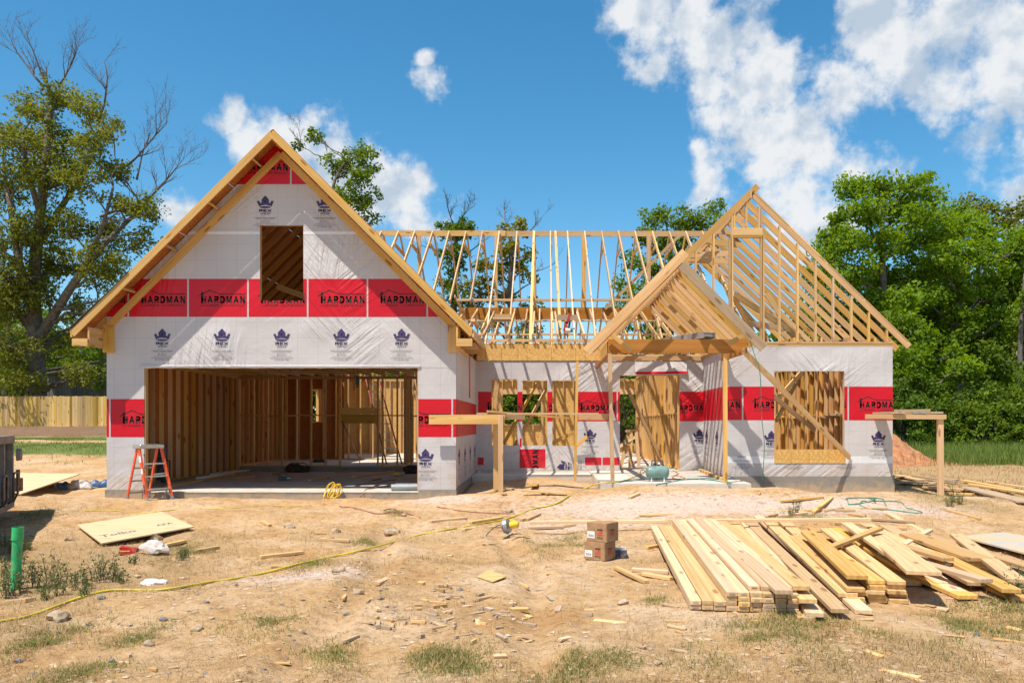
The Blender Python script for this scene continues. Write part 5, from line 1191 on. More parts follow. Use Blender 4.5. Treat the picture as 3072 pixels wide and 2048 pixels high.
lump('tool_bag', 790, 1396, (.36, .22, .16), dk, 'black canvas tool bag slumped at the foot of the garage stud wall', 'bag', 1); lump('tool_bag', 892, 1416, (.33, .18, .15), dk, 'dark tool bag with long handles in the middle of the garage floor', 'bag', 2); lump('tool_belt', 958, 1403, (.24, .15, .15), dk, 'dark tool belt heaped on the garage floor near the back wall', 'belt', 3); lump('tool_bag', 1235, 1420, (.22, .16, .13), dk, 'dark tool bag beside the grey pipes on the garage floor', 'bag', 4)
def drill(px, py, mat, label):
    c = PT(px, py, 0.0); t = empty('cordless_drill', c, label, 'drill')
    b = bmesh.new(); addcyl(b, c+Vector((-.13, 0, .05)), c+Vector((.06, .03, .05)), .045, .04, 12); obj('motor_body', b, mat, t)
    b = bmesh.new(); addcyl(b, c+Vector((.06, .03, .05)), c+Vector((.15, .045, .05)), .03, .018, 12); obj('chuck', b, M['alu'], t)
    b = bmesh.new(); addbar(b, c+Vector((-.03, .0, .05)), c+Vector((.0, .17, .035)), .04, .035); addbox(b, c+Vector((.0, .2, .035)), (.11, .07, .07)); obj('grip', b, M['black'], t)
drill(852, 1441, M['teal_dark'], 'dark cordless drill lying on the garage slab near the sunlit strip'); drill(1196, 1428, M['yellow'], 'yellow cordless drill lying behind the grey pipes in the garage')
for i, (py, dx, lab) in enumerate(((1462, 0, 'front grey plastic pipe lying on the slab at the garage corner'), (1446, 12, 'rear grey plastic pipe lying behind another on the garage slab'))):
    p = Vector((PX(1175+dx, 16.12+.2*i), 16.12+.2*i, 0)); r_ = .066; q = Vector((OX1+.08, p.y+.02, 0)); b = bmesh.new(); zc = r_+.002
    addcyl(b, (p.x, p.y, zc), (OX1-.02, p.y+.01, zc), r_, r_, 20, caps=False); addcyl(b, (p.x, p.y, zc), (OX1-.02, p.y+.01, zc), r_*.92, r_*.92, 20, caps=False)
    tag(obj('drain_pipe', b, M['steel_tube'], smooth=True), lab, 'pipe', 'grey pipes on the garage slab')
for (a, b2, r_, mt, lab) in (((590, 1436), (697, 1420), .045, 'pvc_white', 'white plastic pipe lying along the garage floor by the lumber'), ((630, 1424), (778, 1407), .04, 'pvc_white', 'second white plastic pipe further back along the garage stud wall')):
    p, q = PT(*a, r_), PT(*b2, r_); tag(link('white_pipe', tubes_mesh('white_pipe', [([p, q], r_)], 14), M[mt]), lab, 'pipe')
for i, (a, b2, w) in enumerate((((505, 1459), (600, 1440), .14), ((520, 1450), (690, 1424), .14), ((560, 1440), (800, 1402), .09))):
    p, q = PT(*a, .025+.0*i), PT(*b2, .025); tag(board('board', p+Vector((.03*i, 0, 0)), q, w, .038, UP, M['pine_gold'], ch=.003), ['short thick board end lying at the front of the garage floor', 'rough board lying along the left garage stud wall', 'long narrow board lying far back along the garage stud wall'][i], 'board')
for i, (a, b2, w) in enumerate((((700, 1434), (760, 1428), .09), ((930, 1440), (985, 1432), .06), ((1010, 1418), (1100, 1408), .09), ((1060, 1430), (1180, 1414), .12), ((1110, 1440), (1140, 1436), .09), ((820, 1420), (850, 1425), .07))): tag(board('board', PT(*a, .02), PT(*b2, .02), w, .036, UP, M['pine'], ch=.003), f'{ORD_G[i]} short offcut on the garage floor, counted from the left stud wall', 'board', 'offcuts on the garage floor')
c = PT(1082, 1390, 0.0); t = empty('push_broom', c, 'push broom leaning in the garage against the landing beam', 'broom'); h1 = PP(1026, 1262, 22.3)
link('handle', tubes_mesh('handle', [([c+UP*.06, h1], .014)], 8), M['dark_metal'], t); b = bmesh.new(); addbox(b, c+UP*.05, (.55, .07, .06)); obj('head', b, M['cord_red'], t); b = bmesh.new(); addbox(b, c+UP*.012, (.54, .06, .024)); obj('bristles', b, M['black'], t)
def ext_ladder():
    c0 = PT(1190, 1378, FL); c0 = Vector((PX(1183, 23.4), 23.4, FL)); tp = PP(1110, 1110, 24.6); t = empty('extension_ladder', c0, 'tall red extension ladder leaning inside beyond the garage back wall', 'ladder')
    d = (tp-c0).normalized(); w = Vector((.45, 0, 0)); red = plain('ladder_red', (.36, .03, .02), .45)
    for s in (-.5, .5):
        b = bmesh.new(); addbar(b, c0+w*s, tp+w*s*.85, .03, .08, FY); obj('rail', b, red, t)
    k = .08; i = 0
    while k < .97:
        p = c0.lerp(tp, k); b = bmesh.new(); addbar(b, p-w*.5*(1-.15*k), p+w*.5*(1-.15*k), .035, .03); obj('rung', b, M['alu'], t); k += .085
ext_ladder()
c = PP(1072, 1128, 20.5); t = empty('work_lamp', c, 'blue hand tool hanging from the garage ceiling joists', 'tool'); b = bmesh.new(); addcyl(b, c, c-UP*.22, .04, .05, 10); obj('tool_body', b, M['blue'], t); b = bmesh.new(); addcyl(b, c-UP*.22, c-UP*.30, .02, .02, 8); addbar(b, c, c+UP*.35, .008, .008); obj('hanging_hook', b, M['dark_metal'], t)
for (px, pyb, w, h, x) in ((466, 1452, .36, .85, 0),):
    c = PT(px, pyb, 0.0); t = empty('hand_truck', c, 'dark teal hand truck standing behind the orange stepladder', 'trolley'); b = bmesh.new(); addbox(b, c+Vector((0, .12, h/2+.05)), (w, .12, h)); bmesh.ops.bevel(b, geom=b.edges[:], offset=.02, segments=1, affect='EDGES'); obj('body', b, M['teal_dark'], t)
    P = [c+Vector((w/2+.02, .05, .1)), c+Vector((w/2+.12, .05, .15)), c+Vector((w/2+.12, .05, .52)), c+Vector((w/2+.02, .05, .56))]; link('handle', tubes_mesh('handle', [(P, .015)], 8), M['black'], t)
    for s in (-.12, .12):
        b = bmesh.new(); addcyl(b, c+Vector((s-.02, .1, .06)), c+Vector((s+.02, .1, .06)), .06, .06, 14); obj('wheel', b, M['black'], t)
# saw-horse made of scraps inside the foyer
Y = 21.8; t = empty('sawhorse', (PX(1895, Y), Y, FL), 'rough timber sawhorse standing inside the door opening', 'sawhorse')
for a, b2 in (((1862, 1358), (1886, 1295)), ((1890, 1362), (1894, 1295)), ((1917, 1360), (1908, 1292)), ((1850, 1345), (1905, 1310))): 
    p, q = PP(*a, Y), PP(*b2, Y+.15); p.z = FL if a[1] > 1350 else p.z; board('leg', p, q, .038, .089, FX, M['pine_pale'], t)
board('top_beam', PP(1878, 1293, Y+.1), PP(1915, 1291, Y+.3), .089, .06, UP, M['pine_pale'], t)
# ---- lumber
LG = 'pine studs in the neat stack'; ORD = ['first', 'second', 'third', 'fourth', 'fifth', 'sixth', 'seventh', 'eighth', 'ninth', 'tenth']; LAY = ['bottom', 'second', 'third', 'fourth', 'top']
def lumber(p0, p1, w, th, mat, label, group=None, ch=.004): return tag(board('board', p0, p1, w, th, UP, mat, ch=ch), label, 'board', group)
n0 = PT(2070, 1838, -.285); f0 = Vector((n0.x+.30, n0.y+4.88, 0)); ax = (Vector((f0.x, f0.y, 0))-Vector((n0.x, n0.y, 0))).normalized(); sd = Vector((ax.y, -ax.x, 0))
gzs = [gz(n0.x+.3, n0.y+k) for k in (0, 1, 2, 3, 4, 4.8)]; z0 = max(-.285, gz(n0.x+.3, n0.y)+.01); z1 = max(gzs[-1], gzs[-2])+.012
bw_, bt = .0965, .041
for col in range(10):
    rows = 2 if col < 3 else (4 if col < 9 else 3)
    if col == 9: continue
    for r_ in range(rows + (1 if col in (5, 6, 7, 8) else 0)):
        w2 = bw_+.004; j = random.uniform(-.02, .02)
        p0 = Vector((n0.x, n0.y, 0))+sd*(w2*(col+.5)+random.uniform(-.004, .004))+ax*(j*.6-.012*col+(.05+.08*random.random() if r_ >= 4 else 0)); Ln = 4.88 if r_ < 4 else 4.7
        zA = z0+bt*(r_+.5)+.001*r_; zB = z1+bt*(r_+.5)+.001*r_
        lab, g = f'pale stud in the {LAY[r_]} layer of the neat stack, {ORD[col]} column from its low edge', LG
        b_ = lumber(p0+UP*zA, p0+ax*Ln+UP*zB, bw_, bt, M['pine_pale'], lab, g)
        if r_ <= 4:
            pe = p0+UP*zA-ax*.0012; bm = bmesh.new(); addbox(bm, pe, (.045+.01*random.random(), .0015, .014), Matrix((sd, ax, UP)).transposed()); obj('end_stamp', bm, M['pine_grey'], b_)
def lz(px, py, top, px2, py2, w, th, mat, lab, g=None, dz2=None):
    """board whose top face centre runs between two photo points at given heights above ground"""
    a = G(px, py, top); b2 = G(px2, py2, top if dz2 is None else dz2); b2.z = max(b2.z, gz(b2.x, b2.y)+th); return lumber(a-UP*th/2, b2-UP*th/2, w, th, M[mat], lab, g)
wide = 'wide pine board fanned out beside the neat stack'; wg = 'wide boards fanned out beside the neat stack'
for wi, (a, top, b2) in enumerate((((2352, 1768), .235, (2118, 1562)), ((2404, 1757), .235, (2165, 1562)), ((2425, 1795), .155, (2195, 1560)), ((2445, 1836), .075, (2230, 1556)), ((2420, 1850), .035, (2200, 1562)), ((2520, 1824), .095, (2235, 1550)), ((2592, 1828), .05, (2275, 1545)))): lz(*a, top, *b2, .145, .04, 'pine_pale', f'{ORD[wi]} wide pine board fanned out, counted from the neat stack', wg)
st = 'golden pine board in the short stack'; sg = 'boards in the short golden stack'
for ci, (a, b2, hgt) in enumerate((((2572, 1762), (2338, 1562), 4), ((2630, 1741), (2405, 1570), 5), ((2692, 1741), (2470, 1575), 5))):
    for r_ in range(hgt):
        g0 = G(a[0]+random.uniform(-6, 6), a[1]+(hgt-1-r_)*13.5+random.uniform(-3, 3), .04*(r_+1)); lab = st
        q = G(b2[0], b2[1], .04*(r_+1)); d_ = (q-g0).normalized(); q = g0+d_*3.5; q.z = max(g0.z, gz(q.x, q.y)+.04*(r_+1)); lumber(g0-UP*.02, q-UP*.02, .165, .039, M['pine_gold' if r_ < hgt-1 else 'pine'], f'golden board, {ORD[r_]} from the ground in the short stack, {ORD[ci]} column from the fanned boards', sg)
fg = 'filler boards between the stacks'
for fi, (a, b2, top) in enumerate((((2552, 1790), (2290, 1552), .05), ((2545, 1778), (2300, 1556), .11), ((2600, 1772), (2345, 1556), .09), ((2655, 1765), (2440, 1580), .05), ((2740, 1745), (2530, 1598), .05), ((2720, 1700), (2500, 1580), .14), ((2830, 1745), (2590, 1600), .09), ((2870, 1770), (2640, 1615), .05), ((2930, 1745), (2690, 1622), .10), ((2800, 1655), (2660, 1575), .09), ((2860, 1690), (2600, 1570), .13))): lz(*a, top, *b2, .17, .04, ['pine', 'pine_pale', 'pine_gold'][fi % 3], f'{ORD[min(fi, 9)]} board wedged between stacks, counted from the fanned boards', fg)
lz(2572, 1724, .27, 2425, 1592, .19, .042, 'pine', 'wide pine board lying across the top of the golden stack')
for ji, (a, b2, top, w_) in enumerate((((2700, 1676), (2540, 1566), .25, .14), ((2845, 1672), (2560, 1590), .21, .14), ((2690, 1640), (2790, 1585), .17, .09), ((2960, 1735), (2650, 1650), .20, .14), ((2480, 1640), (2640, 1580), .29, .09), ((3050, 1735), (2870, 1600), .17, .18))): lz(*a, top, *b2, w_, .04, ['pine_pale', 'pine', 'pine_pale'][ji % 3], f'{ORD[ji]} board tossed askew over the loose heap, counted from the neat stack', 'boards tossed over the heap')
lz(2772, 1712, .34, 2615, 1586, .30, .04, 'pine', 'very wide knotty plank resting on the loose board heap', dz2=.18)
lz(2905, 1784, .06, 2470, 1603, .19, .042, 'pine', 'long pine board running under the very wide plank', dz2=.05)
lz(3035, 1765, .14, 2760, 1628, .17, .042, 'pine', 'slender board slanting out of the loose heap beside a wide plank', dz2=.12); lz(3060, 1790, .06, 2740, 1640, .19, .042, 'pine_gold', 'lowest board slanting out of the loose heap', dz2=.05)
hg = 'planks of the low wide stack'
for r_ in range(4): lz(2952+r_*-4, 1672+ (3-r_)*12, .05*(r_+1), 2730, 1598+(3-r_)*6, .29, .044, 'pine_gold' if r_ < 3 else 'pine', f'wide plank, {ORD[r_]} from the ground in the low stack by the iridescent sheet', hg)
lz(3000, 1712, .05, 2905, 1650, .30, .042, 'pine', 'short wide plank on the ground below the low stack')
lz(3100, 1700, .13, 2790, 1606, .15, .042, 'pine', 'long plank lying between the low stack and iridescent sheet', dz2=.10)
a = PT(1590, 1566, -.10); b2 = Vector((PX(2612, 11.45), 11.45, PZ(1584, 11.45))); b2.z = max(b2.z, -.02)
lumber(Vector((PX(1590, 12.1), 12.1, PZ(1566, 12.1))), b2, .09, .045, M['pine_pale'], 'long pale stud laid across the far ends of the lumber stack')
loose = [((1917, 1545), (2660, 1512), .06), ((2342, 1505), (2470, 1489), .05), ((2432, 1506), (2612, 1481), .06), ((2262, 1560), (2330, 1542), .04), ((2440, 1535), (2495, 1508), .06), ((2475, 1532), (2530, 1523), .05), ((2505, 1530), (2565, 1530), .05), ((2545, 1540), (2597, 1547), .05), ((2505, 1570), (2640, 1575), .05), ((2590, 1555), (2745, 1565), .05), ((2665, 1540), (2782, 1600), .08), ((2640, 1578), (2720, 1585), .04), ((2842, 1530), (2940, 1556), .04),
         ((1290, 1563), (1398, 1553), .07), ((1410, 1566), (1505, 1552), .07), ((1388, 1587), (1500, 1580), .07), ((1585, 1583), (1690, 1580), .07), ((1580, 1558), (1618, 1541), .06), ((1562, 1558), (1590, 1553), .06), ((1690, 1577), (1725, 1573), .05), ((1888, 1484), (1918, 1479), .05), ((1940, 1642), (2000, 1632), .04), ((1895, 1707), (2005, 1715), .07), ((1848, 1702), (1940, 1745), .04), ((1930, 1720), (2015, 1735), .03),
         ((2275, 1485), (2340, 1470), .04), ((2360, 1545), (2420, 1538), .05), ((20, 1805), (92, 1798), .08), ((495, 1635), (555, 1622), .03), ((590, 1652), (655, 1640), .03), ((960, 1617), (1050, 1622), .03), ((780, 1670), (910, 1655), .02), ((785, 1562), (810, 1575), .05)]
for i, (a, b2, w) in enumerate(loose):
    far_ = max(a[1], b2[1]) < 1600
    mx_, my_ = (a[0]+b2[0])/2, (a[1]+b2[1])/2
    lm = min((((x-mx_)**2+(3*(y-my_))**2, nm) for x, y, nm in ((1533, 1600, 'circular saw'), (1800, 1640, 'nail cartons'), (2640, 1510, 'coiled green hose'), (2200, 1600, 'neat lumber stack'), (2720, 1600, 'very wide plank'), (2860, 1510, 'tall weed'), (45, 1770, 'green cleanout pipe'), (500, 1600, 'stamped plywood sheet'), (1000, 1690, 'long yellow hose'), (1980, 1450, 'porch slab'), (800, 1540, 'garage slab'))))[1]
    ln_ = abs(a[0]-b2[0]); sz = 'very long' if ln_ > 300 else 'long' if ln_ > 120 else 'medium' if ln_ > 80 else 'short' if ln_ > 50 else 'stubby'
    lumber(G(*a, .022), G(*b2, .022), max(w, .05)*1.2, .038, M[random.choice(['pine_pale', 'pine_pale', 'pine'])], f'{sz} loose pine offcut lying on the ground near the {lm}', 'loose offcuts on the ground')
for i, (a, b2, w) in enumerate((((1380, 1495), (1500, 1470), .10), ((1395, 1487), (1515, 1478), .09), ((1500, 1462), (1650, 1475), .12), ((1555, 1440), (1640, 1446), .10), ((1590, 1436), (1700, 1432), .14), ((1600, 1455), (1625, 1448), .14), ((1630, 1445), (1680, 1434), .16), ((1565, 1470), (1700, 1480), .08))): lumber(G(*a, .04+.01*i), G(*b2, .04), w, .038, M[random.choice(['pine', 'pine_gold'])], 'board scrap piled on the dirt below the three window openings', 'scraps below the window openings')
for i, (a, b2, w) in enumerate((((2690, 1425), (2770, 1440), .25), ((2700, 1445), (2810, 1448), .28), ((2770, 1460), (2895, 1468), .22), ((2820, 1435), (2870, 1440), .2), ((2830, 1478), (2920, 1482), .16), ((2740, 1430), (2870, 1445), .12), ((2890, 1440), (3080, 1475), .14), ((2960, 1443), (3080, 1462), .09), ((2900, 1462), (3080, 1505), .32), ((2910, 1452), (3080, 1478), .14))): lumber(G(*a, .05+.012*(i % 3)), G(*b2, .05+.012*(i % 3)), w, .038, M[random.choice(['pine_grey', 'pine', 'pine_pale'])], 'board lying in the flat heap beyond the bay corner', 'boards heaped beyond the bay corner')
tag(board('board', PT(2100, 1410, FL+.02), PT(2168, 1437, FL+.02), .09, .08, UP, M['pine_gold'], ch=.004), 'golden board lying on the porch slab along the bay wall', 'board')
# iridescent sheet at right
m, nt, N, L, bs = newmat('iridescent_sheet'); tc = nd(N, 'ShaderNodeTexCoord'); n = nd(N, 'ShaderNodeTexNoise', Scale=1.2, Detail=5.0, Distortion=.6); L.new(tc.outputs['Object'], n.inputs['Vector'])
L.new(ramp(N, L, n.outputs['Fac'], [(.38, (.62, .48, .28)), (.5, (.60, .50, .38)), (.58, (.50, .46, .50)), (.66, (.30, .50, .48)), (.78, (.35, .55, .45))]), bs.inputs['Base Color']); bs.inputs['Roughness'].default_value = .35; M['irid'] = m
q = [G(2880, 1625), G(3010, 1605), G(3160, 1640), G(3120, 1690)]; zz = max(p.z for p in q)+.03
sheet('plastic_sheet', [Vector((p.x, p.y, zz)) for p in q], .02, M['irid'], 'flat sheet with faint rainbow sheen lying on the dry grass', 'sheet')
# ---- left yard: plywood ramp, blue tarp, stones
q = [Vector((PX(66, 15.6), 15.6, 0)), Vector((PX(70, 15.7), 17.6, 0)), Vector((PX(240, 18.5), 19.6, 0)), Vector((PX(235, 18.5), 18.0, 0))]
q = [PP(60, 1484, 16.0), PP(-40, 1440, 18.3), PP(66, 1420, 20.6), PP(240, 1423, 18.8)]
for p in q: p.z = max(p.z, gz(p.x, p.y)+.02)
sheet('plywood_sheet', q, .02, M['ply'], 'large golden plywood sheet propped in the side yard behind the dumpster', 'plywood')
c = [G(x, y) for x, y in ((175, 1467), (215, 1463), (260, 1460), (330, 1458))]
b = bmesh.new(); prev = None
for i in range(26):
    s = i/25; p = c[0].lerp(c[-1], s); row = []
    for k in range(8):
        a = math.pi*k/7; row.append(b.verts.new(p+Vector((0, -.10*math.cos(a), .14*math.sin(a)*(1+.25*math.sin(i*1.3+k)))) + UP*(.01)))
    if prev:
        for k in range(7): b.faces.new((prev[k], prev[k+1], row[k+1], row[k]))
    prev = row
tag(obj('blue_tarp', b, M['blue'], smooth=True), 'rolled blue tarp lying beside the garage left corner', 'tarp')
def rock(p, s, mat, label, group, seed):
    b = bmesh.new(); bmesh.ops.create_icosphere(b, subdivisions=2, radius=1)
    for v in b.verts:
        k = .45+1.15*float(vnoise(v.co.x*1.5+seed*5.1, v.co.y*1.5+v.co.z*1.3+seed)); v.co = Vector((v.co.x*s*1.25*k, v.co.y*s*k, v.co.z*s*.75*k))+p+UP*s*.35
    return tag(obj('stone', b, mat), label, 'stone', group)
for i, (px, py, r_) in enumerate(((870, 1583, 14), (1010, 1597, 12), (1180, 1603, 18), (1020, 1715, 14), (210, 1620, 10), (470, 1618, 14), (1070, 1780, 14), (175, 1860, 22), (140, 1470, 16), (905, 1897, 10), (590, 1888, 14), (1870, 1811, 12), (445, 1935, 12), (1975, 1990, 9), (1212, 1548, 8), (1150, 1770, 10), (700, 1755, 10), (1530, 1535, 9))):
    p = G(px, py); rock(p, r_/F*p.y, M['rock'], 'tan field stone lying on the bare dirt yard', 'tan stones in the yard', i)
for i, (px, py, r_) in enumerate(((305, 1795, 15), (265, 1875, 11), (620, 1808, 10), (1040, 1845, 12), (490, 1860, 12), (2930, 1905, 11), (1380, 1770, 9), (175, 1900, 8), (60, 1985, 14), (330, 1985, 12))):
    p = G(px, py); rock(p, .7*r_/F*p.y, M['slate'], 'blue grey stone lying on the bare dirt yard', 'blue grey stones in the yard', i+40)
crumple('plastic_film', G(235, 1466), (.28, .15, .16), film, 'wad of clear plastic film lying on the blue tarp', 'litter', 9)
# red clay heap
b = bmesh.new(); bmesh.ops.create_grid(b, x_segments=60, y_segments=60, size=1); cc = Vector((PX(2630, 27), 27, gz(10.5, 27)))
for v in b.verts:
    r2 = v.co.x**2+v.co.y**2; hgt = 1.15*math.exp(-r2*3.2)*(.75+.5*float(vnoise(v.co.x*5+3, v.co.y*5)))+.14*float(vnoise(v.co.x*11, v.co.y*11))+.12*float(vnoise(v.co.x*24, v.co.y*24)); v.co = cc+Vector((v.co.x*2.4, v.co.y*2.2, hgt-.18))
tag(obj('clay_heap', b, M['clay'], smooth=True), 'heap of red clay soil behind the bay wall', 'soil heap')
# ---- fence and barn
def fence():
    Y = 44.0; zb, zt = PZ(1286, Y), PZ(1188, Y); x0, x1 = PX(-60, Y), PX(345, Y)
    t = empty('wooden_fence', ((x0+x1)/2, Y, zb), 'golden board privacy fence on the bank at the yard edge', 'fence'); x = x0
    me = box_mesh(zt-zb, .138, .018, 0, M['picket'].name)
    while x < x1:
        dz = random.uniform(-.02, .02); hx = random.uniform(-.01, .01)
        o = link('picket', me, M['picket'], t, Matrix.Translation((x, Y+random.uniform(-.006, .006), (zb+zt)/2+dz)) @ Matrix(((0, 1, hx, 0), (0, 0, 1, 0), (1, 0, 0, 0), (0, 0, 0, 1)))); x += .143
    for z in (zb+.25, zt-.3): board('rail', (x0, Y+.04, z), (x1, Y+.04, z), .04, .09, UP, M['picket'], t)
fence()
def barn():
    Y = 54.0; t = empty('old_barn', (PX(240, Y), Y, PZ(1300, Y)), 'old weathered grey plank barn beyond the wooden fence', 'barn'); x = PX(135, Y); k = 0
    while x < PX(345, Y):
        px = x/Y*F+CX; top = PZ(1120-(px-140)*.14, Y)
        board('plank', (x, Y+random.uniform(0, .04), PZ(1310, Y)), (x, Y, top-random.uniform(0, .1)), .19, .03, FY, M['barn'], t); x += .205
    board('roof', PP(132, 1123, Y-.4), PP(350, 1088, Y-.4), .9, .12, UP, M['barn'], t); board('roof', PP(132, 1121, Y+1.5), PP(350, 1086, Y+1.5), 3.4, .08, UP, M['felt'], t)
barn()
# ------------------------------------------------------------------ trees and bushes
def leaf_cloud(name, cents, cr, per, size, mat, parent, aspect=.55, tints=None, droop=.0, up=.35):
    """per leaves (bent quads) scattered round each clump centre"""
    cents = np.asarray(cents); K = len(cents); n = K*per
    c = np.repeat(cents, per, 0); rr = np.repeat(np.asarray(cr), per)
    d = rng.normal(size=(n, 3)); d /= np.linalg.norm(d, axis=1)[:, None]
    off = d*(rr*rng.random(n)**.45)[:, None]; off[:, 2] *= .75
    p = c+off
    nrm = d*.7+rng.normal(size=(n, 3))*.6; nrm[:, 2] += up; nrm /= np.linalg.norm(nrm, axis=1)[:, None]
    a = np.cross(nrm, rng.normal(size=(n, 3))); a /= np.linalg.norm(a, axis=1)[:, None]
    a[:, 2] -= droop; b = np.cross(nrm, a); b /= np.linalg.norm(b, axis=1)[:, None]
    s = size*(.6+.8*rng.random(n))[:, None]
    V = np.stack([p-a*s*.5, p+b*s*aspect*.5+nrm*s*.08, p+a*s*.5, p-b*s*aspect*.5+nrm*s*.08], 1).reshape(-1, 3)
    me = bpy.data.meshes.new(name); me.vertices.add(n*4); me.vertices.foreach_set('co', V.astype(np.float32).ravel())
    me.loops.add(n*4); me.loops.foreach_set('vertex_index', np.arange(n*4, dtype=np.int32)); me.polygons.add(n); me.polygons.foreach_set('loop_start', np.arange(0, n*4, 4, dtype=np.int32)); me.update()
    t = np.repeat(rng.random(K) if tints is None else np.asarray(tints), per)*.55+rng.random(n)*.45
    col = np.repeat(np.stack([t, t, t, np.ones(n)], -1), 4, 0)
    at = me.color_attributes.new('tint', 'FLOAT_COLOR', 'POINT'); at.data.foreach_set('color', col.astype(np.float32).ravel())
    return link(name, me, mat, parent)
def crook(a, b, n, amt):
    pts = []; L_ = (b-a).length
    for i in range(n+1):
        t = i/n; k = math.sin(math.pi*t); pts.append(a.lerp(b, t)+Vector((random.uniform(-1, 1), random.uniform(-1, 1), random.uniform(-.4, .8)))*amt*L_*k)
    return pts
def twigs(out, p, d, L_, r, depth):
    """bare forking twigs"""
    n = 4; pts = [p]; q = p.copy(); dd = d.copy()
    for i in range(n):
        dd = (dd+Vector((random.uniform(-1, 1), random.uniform(-1, 1), random.uniform(-.5, .9)))*.22).normalized(); q = q+dd*L_/n; pts.append(q.copy())
    out.append((pts, [r*(1-.75*i/n) for i in range(n+1)]))
    if depth:
        for i in range(1, n+1):
            for _ in range(2 if depth > 1 or random.random() < .5 else 1):
                if random.random() < .8: twigs(out, pts[i], (dd+Vector((random.uniform(-1, 1), random.uniform(-1, 1), random.uniform(-.3, .9)))*.9).normalized(), L_*random.uniform(.35, .6), max(.006, r*(1-.75*i/n)*.6), depth-1)
def tree(name, label, cat, group, base, trunk, blobs, mat, lsize, per, clumps, bark='bark', tr=.3, spread=1.0, bare=(), twigr=.02, cr=None, up=.35, droop=0, aspect=.55, limbs=()):
    """trunk: list of points; blobs: (centre, radius)"""
    random.seed(hash(label) % 1000 if False else sum(map(ord, label)))
    t = empty(name, base, label, cat, group); paths = []
    tp = smooth_path([Vector(base)-UP*.3]+[Vector(p) for p in trunk], 5); n = len(tp)
    paths.append((tp, [tr*(1.25 if i == 0 else 1-.72*i/n) for i in range(n)]))
    sk = [(tp[i], tr*(1-.72*i/n)) for i in range(n)]
    for lp in limbs:
        q = smooth_path([Vector(p) for p in lp], 5); r0 = min(sk, key=lambda e: (e[0]-q[0]).length)[1]*.62; m2 = len(q); rr = [r0*(1-.8*i/m2)+.02 for i in range(m2)]
        paths.append((q, rr)); sk += list(zip(q, rr))
    cents, rads, tints = [], [], []
    for (c, r) in blobs:
        c = Vector(c); cand = [e for e in sk if e[0].z < c.z-.15*r] or sk
        a, ra = min(cand, key=lambda e: (e[0]-c).length+max(0, e[0].z-(c.z-1.2*r))*1.5); rb = min(ra*.5, .03+.022*(c-a).length)
        br = crook(a, c, 5, .07); paths.append((br, [rb*(1-.7*k/5)+.008 for k in range(6)]))
        m_ = max(3, int(clumps*(r**1.6)))
        ti = random.random()
        for _ in range(m_):
            d = Vector((random.gauss(0, 1), random.gauss(0, 1), random.gauss(0, 1))).normalized(); q = c+Vector((d.x, d.y, d.z*.8))*r*random.uniform(.35, 1.05)
            cents.append(tuple(q)); rads.append((cr or .42)*random.uniform(.7, 1.4)); tints.append(min(1, max(0, .35*ti+.55*random.random()+.12*d.z)))
            if random.random() < .5: e = br[random.choice([3, 4, 5])]; paths.append((crook(e, q, 3, .12), [twigr, twigr*.8, twigr*.55, twigr*.3]))
    for (p, d, L_, r, dep) in bare: twigs(paths, Vector(p), Vector(d).normalized(), L_, r, dep)
    link('trunk', tubes_mesh('trunk', paths, 6), M[bark], t)
    if cents: leaf_cloud('crown', cents, rads, per, lsize, M[mat], t, tints=tints, up=up, droop=droop, aspect=aspect)
    return t
def B(px, py, r, Y, dy=0): return (PP(px, py, Y+dy), r/F*Y)
